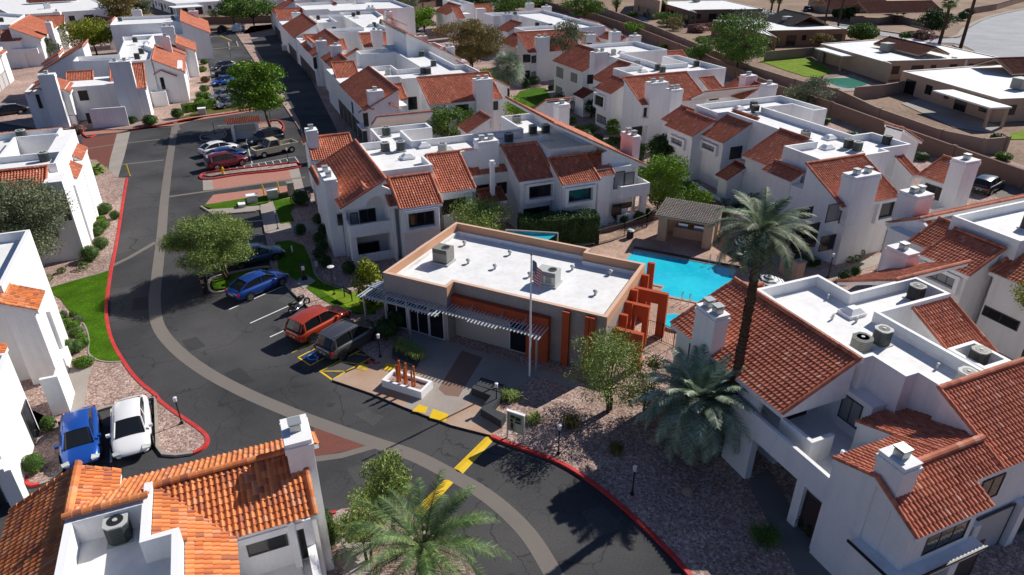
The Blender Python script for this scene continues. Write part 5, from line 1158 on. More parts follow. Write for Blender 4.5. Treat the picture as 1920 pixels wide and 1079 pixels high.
# rust red portals along the right hand end
def fin(y, x1, zt, zo, leg=.35):
    p = MB(); p.box(-9.93, x1, y, y+.32, zo, zt); p.box(x1-leg*1.6, x1, y, y+.32, .1, zo); p.build('red_portal', M['clubred'], K.root)
f1 = K.L(1195, 542, 3.3); f1b = K.L(1252, 555, 3.3); f2 = K.L(1172, 568, 3.1); f2b = K.L(1217, 578, 3.1); f3 = K.L(1142, 615, 2.6); f3b = K.L(1206, 629, 2.6)
fin(f1[1], f1b[0], 3.3, 2.5, .35); fin(f2[1], f2b[0], 3.1, 2.35, .22); fin(f3[1], f3b[0], 2.6, 1.85, .3)
for (u, v, z) in ((1214,492,3.9), (1201,514,3.6), (1176,541,3.7), (1163,563,3.3), (1147,585,2.9)):
    q = K.L(u, v, z); p = MB(); p.box(-9.93, -9.45, q[1]-.12, q[1]+.12, .1, z); p.build('red_fin', M['clubred'], K.root)
yard = MB(); yard.box(-26.4, -25.0, 38.0, 39.6, 0, 2.9); yard.build('side_annexe', M['clubtrim'], K.root)
K.done()
for i, (u, v) in enumerate(((871,459),(956,477),(878,493),(928,503),(1073,505),(1144,514),(993,518),(1116,552))):
    p = at(u, v+2, zf); r = empty('roof_ventilator', p); ORG[r.name] = Vector(p)
    tag(r, ['white round roof ventilator nearest the back left corner of the clubhouse', 'white ventilator by the back parapet, second from the left', 'round ventilator just right of the larger rooftop unit', 'round ventilator left of the flagpole on the clubhouse roof', 'ventilator by the back parapet behind the right rooftop unit', 'ventilator in the back right corner of the clubhouse roof', 'ventilator half hidden behind the flag', 'ventilator alone near the front right of the clubhouse roof'][i], 'roof ventilator', 'ventilators on the clubhouse roof')
    b = MB(); b.cyl(*p[:2], zf, zf+.22, .09, n=10); b.build('vent_neck', M['aclight'], r)
    b = MB(); b.cyl(*p[:2], zf+.2, zf+.30, .13, .17, 12); b.cyl(*p[:2], zf+.3, zf+.38, .17, .08, 12); b.build('vent_head', M['aclight'], r)
def pack(u, v, w, d, h, m, label, leg=0.0):
    p = at(u, v, zf); r = empty('rooftop_unit', p, KA); ORG[r.name] = Vector(rot2(p, -KA)); x, y, z = rot2(p, -KA); tag(r, label, 'air conditioner', 'packaged rooftop units')
    b = MB(); b.box(x-w/2, x+w/2, y-d/2, y+d/2, z+.12+leg, z+h); c = b.build('cabinet', M[m], r)
    b = MB(); b.box(x-w/2-.1, x+w/2+.1, y-d/2-.1, y+d/2+.1, z, z+.12); b.build('plinth', M['aclight'], r)
    b = MB(); b.cyl(x+w*.22, y, z+h, z+h+.05, d*.3, n=16); b.build('fan_cowl', M['acgrey'], r); b = MB(); b.cyl(x+w*.22, y, z+h+.05, z+h+.06, d*.26, n=16); b.build('fan_grille', M['acdark'], r)
    for k in range(2): b = MB(); b.box(x-w*.42+k*w*.42, x-w*.12+k*w*.42, y-d/2-.012, y-d/2, z+.25, z+h*.7); b.build('access_panel', M['acgrey'], r)
    b = MB(); [b.box(x-w/2+.04, x+w/2-.04, y-d/2-.02, y-d/2-.005, z+h-.08-k*.07, z+h-.055-k*.07) for k in range(4)]; b.build('louvre', M['acdark'], c)
pack(832, 492, 1.15, 1.0, 1.15, 'acgrey', 'tall grey packaged unit near the left end of the clubhouse roof', .1)
pack(1028, 532, 1.35, .95, 1.05, 'aclight', 'light grey packaged unit right of the flag on the clubhouse roof')
# ---- pool, spa, barbecue shelter
def thing_boxes(name, label, cat, base, ang=0.0, group=None):
    p = at(*base, 0) if len(base) == 2 else base
    r = empty(name, p, ang); ORG[r.name] = Vector(rot2(p, -ang)); tag(r, label, cat, group); return r
pl = thing_boxes('swimming_pool', 'large turquoise swimming pool between the clubhouse and the barbecue shelter', 'swimming pool', (1290, 520), KA)
qn = K.L(1243, 537, .1)
pp = [(-13.6,50.9), (-5.05,50.9), (-5.05,44.05), (-9.6,44.05), (-9.6,45.4), (-13.6,45.4)]
b = MB(); b.prism(pp, 0, .128); b.build('water', M['plaster_blue'], pl)
b = MB(); strip(b, pp+[pp[0]], .3, .05, .17); b.build('coping', mat('pool_coping', (0.42,0.30,0.24), .9, .1), pl)
b = MB(); strip(b, [(-13.6,51.1), (-5.0,51.1)], .18, .1, .3); b.build('coping_shadow_strip', mat('painted_coping_shadow', (0.03,0.035,0.05), .4, .4), pl)  # dark strip along the far edge: the coping's shadow put in as colour
def rail(u, v, n, label):
    r = thing_boxes('pool_handrail', label, 'handrail', (u, v), KA, 'pool handrails'); c = K.L(u, v, .1)
    for k in range(2):
        b = MB(); x = c[0]+k*.55; b.tube([(x, c[1]-.3, .1), (x, c[1]-.3, .75), (x, c[1]-.1, .95), (x, c[1]+.25*n, .85), (x, c[1]+.4*n, .1)], .025); b.build('rail', M['chrome'], r)
rail(1278, 568, 1, 'pair of chrome pool handrails at the near edge of the pool'); rail(1330, 496, 1, 'pair of chrome handrails at the far edge of the pool')
sp = thing_boxes('spa', 'small round spa pool partly hidden by the tiled roof of the lower right block', 'spa', (1268, 606), KA); c = K.L(1268, 608, .1)
b = MB(); b.cyl(c[0], c[1], .05, .30, 1.15, n=28); b.build('rim', M['concrete'], sp); b = MB(); b.cyl(c[0], c[1], .30, .31, .98, n=28); b.build('water', M['plaster_blue'], sp)
Rm = Bld('barbecue_shelter', 'open barbecue shelter with a grey brown tiled roof and two stucco pillars beyond the pool', 'shelter', (1290, 460), ang=-49, zl=2.6, m=.10, wallmat='tan', tile='tile_grey', seg=3)
r0 = Rm.shed('+y', (1228,403), (1342,424), (1300,379), wall=False, caps='', fascia=.16); pass
for x in (r0['lo']+.25, r0['hi']-1.0): Rm.W.box(x, x+.75, r0['ce']+.6, r0['ce']+1.35, 0, 2.6)
yb = r0['cr']-.6
Rm.W.box(r0['lo']+.5, r0['hi']-.1, yb, yb+.2, 0, 2.7); Rm.W.box(r0['hi']-.35, r0['hi']-.12, r0['ce']+2.2, yb, 0, 2.7)
Rm.done()
ct = MB(); ct.box(r0['lo']+1.3, r0['hi']-1.0, yb-1.0, yb-.1, .1, 1.0); ct.build('counter', M['tan'], Rm.root)
for i, x in enumerate((r0['lo']+1.6, r0['hi']-2.1)):
    p = at(1290, 440); gr = empty('barbecue_grill', (0,0,0), KA); ORG[gr.name] = Vector((0,0,0)); tag(gr, ['steel barbecue grill at the left end of the shelter counter', 'steel barbecue grill at the right end of the shelter counter'][i], 'grill', 'grills')
    b = MB(); b.box(x, x+.9, yb-.95, yb-.3, 1.0, 1.2); b.build('firebox', M['chrome'], gr); b = MB(); b.tube([(x+.05, yb-.6, 1.22), (x+.85, yb-.6, 1.22)], .25, 10); b.build('hood', M['chrome'], gr)
# shade sail
ss = thing_boxes('shade_sail', 'turquoise triangular shade sail behind the clubhouse', 'shade sail', (1000, 470)); a, b_, c = at(948,432,3.2), at(1046,438,3.0), at(1008,458,2.7)
b = MB(); n = 10; V = []
for i in range(n+1):
    for k in range(n+1-i):
        s_, t_ = i/n, k/n; q = [a[d]*(1-s_-t_)+b_[d]*s_+c[d]*t_ for d in range(3)]; q[2] -= .5*(s_*(1-s_-t_)+t_*(1-s_-t_)+s_*t_); V.append(tuple(q))
idx = {}; m_ = 0
for i in range(n+1):
    for k in range(n+1-i): idx[(i, k)] = m_; m_ += 1
F_ = []
for i in range(n):
    for k in range(n-i):
        F_.append((idx[i, k], idx[i+1, k], idx[i, k+1]))
        if k < n-i-1: F_.append((idx[i+1, k], idx[i+1, k+1], idx[i, k+1]))
b.add(V, F_); b.build('canopy', mat('turquoise_cloth', (0.03, 0.50, 0.58), .8, .1), ss, smooth=True)
b = MB(); b.tube([a, b_], .07, 8); b.build('top_bar', M['aclight'], ss)
for q in (a, b_, c): b = MB(); b.cyl(q[0], q[1], 0, q[2], .06, n=8); b.build('mast', M['metal'], ss)
def umbrella(u, v, r, label, closed=False, z=2.3):
    p = at(u, v, z); rt = thing_boxes('parasol', label, 'parasol', (p[0], p[1], 0.1), 0, 'striped parasols'); x, y = p[0], p[1]
    b = MB(); b.cyl(x, y, .1, z+.1, .025, n=8); b.build('pole', M['acgrey'], rt); b = MB(); b.cyl(x, y, .1, .18, .28, n=14); b.build('base', M['black'], rt)
    b = MB(); n = 8; K2 = 9
    for i in range(K2):
        f = (lambda t: (r*t, z+.12-.62*t**1.2)) if not closed else (lambda t: (.06+.16*math.sin(t*2.6), z+.1-1.5*t))
        (ra, za), (rb, zb) = f(i/K2), f((i+1)/K2)
        vs = [(x+ra*math.cos(2*math.pi*k/n), y+ra*math.sin(2*math.pi*k/n), za) for k in range(n)]+[(x+rb*math.cos(2*math.pi*k/n), y+rb*math.sin(2*math.pi*k/n), zb) for k in range(n)]
        b.add(vs, [(k, (k+1) % n, n+(k+1) % n, n+k) for k in range(n)], i % 2)
    b.build('canopy', [M['black'], M['coping']], rt)
umbrella(1443, 520, 1.35, 'open black and white striped parasol near the lower right block'); umbrella(1404, 446, 1.25, 'open black and white striped parasol half behind the tall palm trunk'); umbrella(1074, 462, .2, 'closed striped parasol by the hedge behind the clubhouse', True)
def lathe_thing(name, label, cat, u, v, prof, m, part, group=None, h0=.1):
    p = at(u, v, h0); rt = thing_boxes(name, label, cat, (p[0], p[1], h0), 0, group); b = MB()
    for (r0_, z0_), (r1__, z1_) in zip(prof[:-1], prof[1:]): b.cyl(p[0], p[1], h0+z0_, h0+z1_, r0_, r1__, 16)
    b.build(part, M[m], rt); return rt, p
rt, p = lathe_thing('litter_bin', 'cream concrete litter bin right of the barbecue shelter', 'bin', 1355, 452, [(.3,0),(.36,.1),(.36,.75),(.30,.8)], 'tan', 'drum'); b = MB(); b.cyl(p[0], p[1], .88, .95, .22, n=12); b.build('lid', M['black'], rt)
rt, p = lathe_thing('litter_bin', 'black litter bin with pale lid by the pool fence', 'bin', 1181, 447, [(.26,0),(.3,.1),(.3,.7)], 'black', 'drum'); b = MB(); b.cyl(p[0], p[1], .8, .9, .34, .2, 14); b.build('lid', M['aclight'], rt)
sheet('deck_mat', [(1362,476),(1385,462),(1440,490),(1405,502)], .118, mat('dark_mat', (0.03,0.03,0.035), .9), h=.1)
def chair(u, v, label, a=0.0, m='aclight'):
    p = at(u, v, .12); rt = thing_boxes('patio_chair', label, 'chair', p, a, 'pool patio chairs'); x, y, z = rot2(p, -a)
    b = MB(); b.box(x-.22, x+.22, y-.22, y+.22, z+.42, z+.46); b.build('seat', M[m], rt); b = MB(); b.box(x-.22, x+.22, y+.2, y+.24, z+.5, z+.85); b.build('backrest', M[m], rt)
    for sx in (-.2, .2):
        for sy in (-.2, .2): b = MB(); b.tube([(x+sx, y+sy, z), (x+sx*.9, y+sy, z+.44)], .018, 5); b.build('leg', M[m], rt)
chair(1386,486,'left white chair on the dark mat beside the palm trunk', .4); chair(1400,492,'right white chair on the dark mat beside the palm trunk', .2)
tb = thing_boxes('patio_table', 'round dark table under the parasol half behind the palm', 'table', (1404, 470)); p = at(1404, 470, .1)
b = MB(); b.cyl(p[0], p[1], .78, .82, .6, n=20); b.build('table_top', M['black'], tb); b = MB(); b.cyl(p[0], p[1], .1, .78, .04, n=8); b.build('table_leg', M['black'], tb)
tb = thing_boxes('sun_lounger', 'low lounger beside the closed parasol behind the clubhouse', 'sun lounger', (1095, 462)); p = at(1095, 462, .1)
b = MB(); b.box(p[0]-.9, p[0]+.9, p[1]-.3, p[1]+.3, .3, .36); b.build('bed', M['acgrey'], tb)
for k in (-.8, .8): b = MB(); b.box(p[0]+k-.03, p[0]+k+.03, p[1]-.28, p[1]+.28, .1, .3); b.build('leg', M['acgrey'], tb)
# ---- flagpole and flag
fp = thing_boxes('flagpole', 'tall white flagpole with a gold ball in front of the clubhouse', 'flagpole', (993, 708)); p = at(993, 708, .1)
b = MB(); b.cyl(p[0], p[1], .1, 8.1, .065, .04, 12); b.build('pole', M['coping'], fp); b = MB(); b.cyl(p[0], p[1], .1, .2, .12, n=12); b.build('base_collar', M['metal'], fp)
b = MB(); [b.cyl(p[0], p[1], 8.1+.12*math.sin(t)-.0+i*0, 8.1+.12*math.sin(t+.45), .07*math.cos(t-math.pi/2+.0)+.01, .07, 10) for i, t in enumerate((0, .45))]; b.cyl(p[0], p[1], 8.2, 8.28, .07, .03, 10); b.build('finial', mat('gold_paint', (0.5,0.33,0.1), .3, .5, .8), fp)
fl = MB(); nu, nv = 26, 26; top, hoist, fly = 7.85, 1.25, 1.75
dv = Vector((math.cos(YAW-.28), math.sin(YAW-.28), 0)); sd = Vector((math.sin(YAW), -math.cos(YAW), 0))
def fpnt(s_, t_):
    fold = .07*math.sin(s_*10+t_*2.0)*min(1, s_*3)
    q = Vector((p[0], p[1], top))+dv*(.05+.42*s_**.9+fold)+sd*(.05+.50*s_**.75*(1-.25*t_)+fold*.5); q.z = top-hoist*t_*(1-.1*s_)-1.15*s_**1.1; return tuple(q)
b0 = [fpnt(i/nu, k/nv) for i in range(nu+1) for k in range(nv+1)]; fs = []; ms = []
for i in range(nu):
    for k in range(nv):
        fs.append((i*(nv+1)+k, (i+1)*(nv+1)+k, (i+1)*(nv+1)+k+1, i*(nv+1)+k+1)); st_ = k*13//nv
        ms.append(2 if (i < nu*.4 and k < nv*7/13) else (0 if st_ % 2 == 0 else 1))
fl.v = b0; fl.f = fs; fl.m = ms
for i in range(6):
    for k in range(5):
        s_, t_ = (.03+i*.063), (.05+k*.1); q = [Vector(fpnt(s_+a_, t_+c_)) for a_, c_ in ((0,0),(.03,.0),(.03,.045),(0,.045))]
        for off in (.012, -.012): fl.add([tuple(v_+sd*off) for v_ in q], [(0,1,2,3)], 1)
fr = thing_boxes('flag', 'red white and blue striped flag with stars, hanging from the white flagpole', 'flag', (p[0], p[1], top)); 
o = fl.build('cloth', [mat('flag_red', (0.62,0.02,0.035), .8), M['coping'], mat('flag_blue', (0.02,0.04,0.20), .8)], fr)
# ---- sculpture planter, benches, signs
def wplant():
    r = thing_boxes('planter', 'white rectangular planter holding rust red upright tubes, by the drive', 'planter', (765, 740), KA); q = [K.L(u, v, .55) for u, v in ((717,712),(788,740),(808,719),(741,692))]
    x0 = (q[0][0]+q[3][0])/2; x1 = (q[1][0]+q[2][0])/2; y0 = (q[0][1]+q[1][1])/2; y1 = (q[2][1]+q[3][1])/2; t = .16
    b = MB(); b.box(x0, x1, y0, y0+t, .1, .6); b.box(x0, x1, y1-t, y1, .1, .6); b.box(x0, x0+t, y0+t, y1-t, .1, .6); b.box(x1-t, x1, y0+t, y1-t, .1, .6); b.build('trough', M['coping'], r)
    b = MB(); b.box(x0+t, x1-t, y0+t, y1-t, .1, .42); b.build('soil', M['gravel'], r)
    s = thing_boxes('sculpture', 'group of rust red upright tubes standing in the white planter', 'sculpture', (765, 735), KA)
    for (u, v, h) in ((745,715,1.15),(751,714,1.45),(759,720,1.0),(763,719,1.45),(773,725,1.1),(778,724,1.4),(748,716,1.25),(761,721,1.25)):
        c = K.L(u, v, .45); b = MB(); b.cyl(c[0], c[1], .4, .4+h, .055, n=10); b.build('tube', mat('rust_orange', (0.55,0.13,0.03), .6, .3) if 'rust_orange' not in bpy.data.materials else bpy.data.materials['rust_orange'], s)
wplant()
M['char'] = mat('charcoal_block', (0.055, 0.058, 0.065), .85, .2)
bn = thing_boxes('bench', 'charcoal zigzag stone bench between the plaza and the sign', 'bench', (915, 760))
def slab(pts, z0, z1, m, r, nm):
    b = MB(); b.prism([at(u, v, z1)[:2] for u, v in pts], z0, z1); b.build(nm, M[m], r)
slab([(882,727),(900,709),(945,735),(925,745)] if False else [(884,728),(889,722),(939,738),(932,747)], .1, .6, 'char', bn, 'bench_block'); slab([(932,748),(940,738),(925,770),(903,772)] if False else [(921,742),(940,741),(921,768),(902,766)], .1, .602, 'char', bn, 'bench_block'); slab([(901,767),(912,762),(949,777),(940,790)], .1, .604, 'char', bn, 'bench_block')
bp_ = thing_boxes('planter', 'charcoal planter box on the plaza in the clubhouse shadow', 'planter', (905, 725)); slab([(902,708),(945,722),(935,735),(893,722)], .1, .5, 'char', bp_, 'trough')
dp = thing_boxes('planter', 'dark low planter beside the accessible bay, planted with long grass', 'planter', (770, 665)); slab([(737,640),(745,632),(790,665),(778,686),(735,668)], .1, .35, 'char', dp, 'trough')
sg = thing_boxes('directory_sign', 'tall grey estate map sign on two posts at the red kerb', 'sign', (965, 825)); a = at(951, 820, .1); c = at(983, 831, .1)
ex = (Vector(c)-Vector(a)); W_ = ex.length; ex.normalize(); ey = Vector((-ex.y, ex.x, 0)); zt_ = 1.85
def obox(b, x0, x1, d0, d1, z0, z1): 
    P = [Vector(a)+ex*x+ey*d for x, d in ((x0, d0), (x1, d0), (x1, d1), (x0, d1))]; b.prism([(q.x, q.y) for q in P], z0, z1)
for x in (0, W_-.08): b = MB(); obox(b, x, x+.08, -.06, .06, .1, zt_); b.build('post', M['aclight'], sg)
b = MB(); obox(b, -.02, W_+.02, -.08, .08, zt_, zt_+.06); b.build('cap', M['coping'], sg); b = MB(); obox(b, .08, W_-.08, -.03, .03, .62, zt_-.02); pn = b.build('panel', mat('sage_panel', (0.30,0.36,0.27), .6), sg)
b = MB(); x1_, y1_ = W_-.16, 1.0
for (u0, u1, w0, w1) in ((.15,.45,.72,.88), (.5,.85,.66,.85), (.14,.32,.5,.66), (.16,.36,.18,.45), (.48,.86,.5,.6), (.2,.34,.08,.16)): obox(b, .08+x1_*u0, .08+x1_*u1, -.04, -.03, .66+1.15*w0, .66+1.15*w1)
b.build('map_blocks', M['black'], pn); b = MB(); obox(b, .08+x1_*.5, .08+x1_*.95, -.038, -.03, .7, 1.2); b.build('notice', mat('pale_sage', (0.45,0.5,0.38), .6), pn)
ls = thing_boxes('lawn_sign', 'small black lettered sign on two posts on the lawn left of the pergola', 'sign', (652, 560)); a = at(646, 558, .1); c = at(660, 566, .1); ex = (Vector(c)-Vector(a)); W_ = ex.length; ex.normalize(); ey = Vector((-ex.y, ex.x, 0))
for x in (0, W_): b = MB(); obox(b, x, x+.05, -.03, .03, .1, 1.0); b.build('post', M['black'], ls)
b = MB(); obox(b, .05, W_, -.02, .02, .6, .98); pn = b.build('panel', M['black'], ls); b = MB(); [obox(b, .14+k*.085, .19+k*.085, -.03, -.02, .76, .86) for k in range(int((W_-.25)/.085))]; b.build('lettering', M['aclight'], pn)
def lamp(u, v, h, label, style='bollard'):
    p = at(u, v, .1); r = thing_boxes('path_lamp', label, 'path lamp', p, 0, 'black post lamps')
    b = MB(); b.cyl(p[0], p[1], .1, .1+h, .035, n=8); b.build('post', M['black'], r); b = MB(); b.cyl(p[0], p[1], .1, .2, .1, n=10); b.build('base', M['black'], r)
    b = MB()
    if style == 'bollard': b.cyl(p[0], p[1], .1+h, .1+h+.24, .085, .10, 10); b.cyl(p[0], p[1], .34+h, .37+h, .11, .06, 10)
    else: b.cyl(p[0], p[1], .1+h, .17+h, .1, .26, 14); b.cyl(p[0], p[1], .17+h, .22+h, .26, .1, 14)
    b.build('lamp_head', mat('frosted_glass', (0.72,0.66,0.70), .3) if 'frosted_glass' not in bpy.data.materials else bpy.data.materials['frosted_glass'], r)
for u, v, h, t in ((1185,928,1.5,'post lamp alone on the shaded gravel inside the curved red kerb'),(1047,852,1.6,'post lamp left of centre behind the curved red kerb'),(931,762,1.3,'post lamp behind the charcoal bench'),(713,670,1.4,'post lamp beside the dark planter of long grass'),(341,795,1.5,'post lamp on the teardrop gravel island by the white car'),(521,430,1.4,'post lamp at the corner of the shaded footpath'),(403,252,1.5,'post lamp at the left end of the mailbox island'),(508,230,2.0,'post lamp beside the big green tree in the car park'),(393,322,1.5,'post lamp at the left tip of the hydrant island'),(541,307,1.5,'post lamp at the right of the hydrant island'),(1552,522,1.8,'post lamp on the path in front of the pool gate'),(433,108,1.5,'post lamp between the far car park bays')): lamp(u, v, h, t)
lamp(627, 553, 2.2, 'tall post lamp with a disc head on the clubhouse lawn', 'disc')
def small(name, label, cat, u, v, parts, ang=0.0, group=None, h0=.1):
    """parts: (part, material, [boxes in metres about the foot])"""
    p = at(u, v, h0); r = thing_boxes(name, label, cat, p, ang, group); x, y, z = rot2(p, -ang)
    for (nm, m, bx) in parts:
        b = MB(); [b.box(x+q[0], x+q[1], y+q[2], y+q[3], z+q[4], z+q[5]) for q in bx]; b.build(nm, M[m], r)
    return r
small('pet_station', 'black pet waste station on a concrete slab in the dark lawn', 'pet station', 571, 525, [('post','black',[(-.05,.05,-.05,.05,0,1.2)]),('dispenser','black',[(-.2,.2,-.12,.12,.75,1.3)]),('notice','coping',[(-.12,.12,-.14,-.12,.85,1.2)]),('bin','black',[(-.2,.2,-.18,.18,0,.35)])])
small('yard_sign', 'narrow white sign standing in the shaded lawn', 'sign', 549, 478, [('stake','acgrey',[(-.02,.02,-.02,.02,0,.3)]),('board','coping',[(-.06,.06,-.02,.02,.25,.8)])])
small('yard_sign', 'pale sign tilted by the kerb of the shaded lawn', 'sign', 594, 508, [('stake','acgrey',[(-.02,.02,-.02,.02,0,.4)]),('board','aclight',[(-.13,.13,-.02,.02,.35,.8)])])
for u, v, t in ((454,388,'low pale utility box at the left of the kerbside lawn'),(474,380,'white transformer box left of the taller one on the kerbside lawn'),(512,372,'tall white topped transformer box between the yellow bollards'),(547,367,'slim grey utility cabinet at the end of the kerbside lawn'),(580,385,'small white utility pedestal in the shaded bed')):
    w_ = .5 if u in (474, 512) else .3; hh = {454: .25, 474: .7, 512: .85, 547: 1.3, 580: .8}[u]
    small('utility_box', t, 'utility box', u, v, [('cabinet','metal' if u != 547 else 'acgrey',[(-w_,w_,-.35,.35,0,hh)] if u != 580 else [(-.15,.15,-.15,.15,0,hh)]),('lid','coping' if u != 547 else 'acgrey',[(-w_-.03,w_+.03,-.38,.38,hh,hh+.08)] if u != 580 else [(-.17,.17,-.17,.17,hh,hh+.05)])], 0, 'utility boxes')
for u, v, t in ((496,367,'yellow bollard left of the tall transformer box'),(524,361,'yellow bollard right of the tall transformer box'),(243,330,'leaning yellow bollard at the top of the left red kerb')):
    p = at(u, v, .05); r = thing_boxes('bollard', t, 'bollard', p, 0, 'yellow bollards'); b = MB(); b.tube([(p[0], p[1], 0), (p[0]-.05, p[1]+.1, 1.1 if u != 243 else 1.3)], .07, 10); b.build('post', M['yellow'], r); b = MB(); b.cyl(p[0], p[1], 0, .06, .14, n=10); b.build('footing', M['kerb'], r)
p = at(419, 327, .1); r = thing_boxes('fire_hydrant', 'yellow fire hydrant beside the dark red SUV', 'fire hydrant', p)
b = MB(); b.cyl(p[0], p[1], .1, .18, .16, n=12); b.cyl(p[0], p[1], .18, .75, .11, n=12); b.cyl(p[0], p[1], .75, .9, .12, .04, 12); b.build('barrel', M['yellow'], r); b = MB(); b.tube([(p[0]-.2, p[1], .6), (p[0]+.2, p[1], .6)], .06, 8); b.build('nozzle', M['yellow'], r)
small('utility_box', 'white equipment box on the grass before the clipped hedge', 'utility box', 380, 215, [('cabinet','aclight',[(-.5,.5,-.4,.4,0,.8)]),('lid','coping',[(-.55,.55,-.45,.45,.8,.9)])], 0, 'utility boxes')
small('utility_box', 'white equipment box beside the far driveway', 'utility box', 536, 95, [('cabinet','aclight',[(-.7,.7,-.5,.5,0,1.0)]),('lid','coping',[(-.75,.75,-.55,.55,1.0,1.1)])], 0, 'utility boxes')
# mailbox kiosk
Mk = Bld('mailbox_kiosk', 'white mailbox kiosk with a dark red tiled roof beside the dark SUV', 'kiosk', (455, 262), ang=0, zl=2.3, m=.3, wallmat='stucco', tile='tile_dark')
m0 = Mk.shed('+y', (424,237), (489,227), zr=2.75, wall=False, caps='', fascia=.14)
x0, x1, y0 = m0['lo']+.5, m0['hi']-.4, m0['ce']+.6
Mk.W.box(x0, x1, y0+.9, y0+1.1, 0, 2.4); Mk.W.box(x0, x0+.35, y0-.1, y0+.9, 0, 2.35); Mk.W.box(x1-.35, x1, y0-.1, y0+.9, 0, 2.35); Mk.done()
b = MB(); b.box(x0+.36, x1-.36, y0+.35, y0+.9, 1.0, 2.1); mb_ = b.build('mailboxes', M['aclight'], Mk.root)
b = MB(); [b.box(x0+.36+(x1-x0-.72)*k/9-.01, x0+.36+(x1-x0-.72)*k/9+.01, y0+.335, y0+.35, 1.0, 2.1) for k in range(10)]; [b.box(x0+.37, x1-.37, y0+.337, y0+.352, z, z+.02) for z in (1.25,1.5,1.75,1.95)]; b.build('door_gaps', M['acgrey'], mb_)
# ------------------------------------------------------------------ trees, palms, shrubs
def leaf_arrays(P, size, rng, flat=0.0, droop=0.0, ratio=.5):
    n = len(P); a = rng.normal(size=(n, 3)); a[:, 2] *= (1-flat)
    a[:, 2] -= droop; a /= np.linalg.norm(a, axis=1)[:, None]+1e-9
    b = rng.normal(size=(n, 3)); b -= a*np.sum(a*b, axis=1)[:, None]; b /= np.linalg.norm(b, axis=1)[:, None]+1e-9
    s = size*rng.uniform(.6, 1.4, n)[:, None]; A = a*s*.5; B = b*s*.5*ratio
    v = np.stack([P-A, P+B*.9, P+A, P-B*.9], 1).reshape(-1, 3)
    return v
def leaf_object(name, V, m, parent):
    n = len(V)//4; o0 = np.array(origin_of(parent)); V = V-o0
    me = bpy.data.meshes.new(name); me.vertices.add(4*n); me.vertices.foreach_set('co', V.astype(np.float32).ravel())
    me.loops.add(4*n); me.loops.foreach_set('vertex_index', np.arange(4*n, dtype=np.int32))
    me.polygons.add(n); me.polygons.foreach_set('loop_start', np.arange(0, 4*n, 4, dtype=np.int32)); me.polygons.foreach_set('loop_total', np.full(n, 4, dtype=np.int32))
    me.materials.append(m); me.update(calc_edges=True)
    o = link(bpy.data.objects.new(name, me)); o.parent = parent; return o
def clump_points(cl, n, rng, shell=.55):
    w = np.array([c[3]*c[4] for c in cl]); w = w/w.sum(); idx = rng.choice(len(cl), n, p=w); C = np.array(cl)
    d = rng.normal(size=(n, 3)); d /= np.linalg.norm(d, axis=1)[:, None]; r = rng.uniform(shell, 1.0, n)**.6*rng.uniform(.75, 1.12, n)
    return C[idx, :3]+d*r[:, None]*C[idx][:, [3, 3, 4]]
def tree(base, top_v, hw, label, kind='leaf_mid', n=5000, leaf=.22, clumps=22, cb=.35, flat=.0, droop=0.0, lean=(0, 0), trunk=.14, cr=.38, name='tree', trunks=1, group=None, ratio=.5, cat='tree', hscale=1.0, seed=0, crown_dx=0.0, dz=0.0):
    rng = np.random.default_rng(abs(hash((base[0], base[1], seed))) % 99991)
    p = at(*base, dz); H = height_at(p, top_v)*hscale; u, v, d = proj((p[0], p[1], H*.7)); R = hw*1.12*d/1280.0
    rt = empty(name, (p[0], p[1], dz), 0); ORG[rt.name] = Vector((p[0], p[1], dz)); tag(rt, label, cat, group)
    rx, ry = math.sin(YAW), -math.cos(YAW)
    cx, cy = p[0]+lean[0]*rx*R+crown_dx*rx, p[1]+lean[0]*ry*R+crown_dx*ry
    z0 = H*cb; zc = (H+z0)/2; hz = (H-z0)/2
    cl = []
    for i in range(clumps):
        a = rng.uniform(0, 2*math.pi); rr = math.sqrt(rng.uniform(0.02, 1))*(1-cr*.75); zz = rng.uniform(-1, 1); k = math.sqrt(max(0, 1-(zz*.92)**2)); cs = cr*rng.uniform(.65, 1.3)
        cl.append((cx+R*rr*k*math.cos(a), cy+R*rr*k*math.sin(a), zc+zz*hz*(1-cr*.6), R*cs, max(hz, R*.5)*cs*.8))
    P = clump_points(cl, n, rng, .3); P[:, 2] = np.maximum(P[:, 2], dz+.15)
    leaf_object('crown', leaf_arrays(P, leaf*1.3, rng, flat, droop, max(ratio, .42)), M[kind], rt)
    b = MB()
    for t in range(trunks):
        ox, oy = (rng.uniform(-.3, .3, 2) if trunks > 1 else (0, 0)); tz = z0*.8+.3
        mid = (p[0]+ox+(cx-p[0])*.3, p[1]+oy+(cy-p[1])*.3, tz)
        b.tube([(p[0]+ox*.5, p[1]+oy*.5, dz), ((p[0]+ox*.8+mid[0])/2+rng.uniform(-.1, .1), (p[1]+oy+mid[1])/2, tz*.55+dz), mid], [trunk*1.25, trunk, trunk*.85], 8)
        for i in range(t, min(len(cl), 14), trunks):
            c = cl[i]; m_ = ((mid[0]+c[0])/2+rng.uniform(-.2, .2), (mid[1]+c[1])/2+rng.uniform(-.2, .2), mid[2]*.45+c[2]*.55)
            b.tube([mid, m_, c[:3]], [trunk*.5, trunk*.3, trunk*.1], 5)
    b.build('trunk', M['bark'], rt, smooth=True); return rt
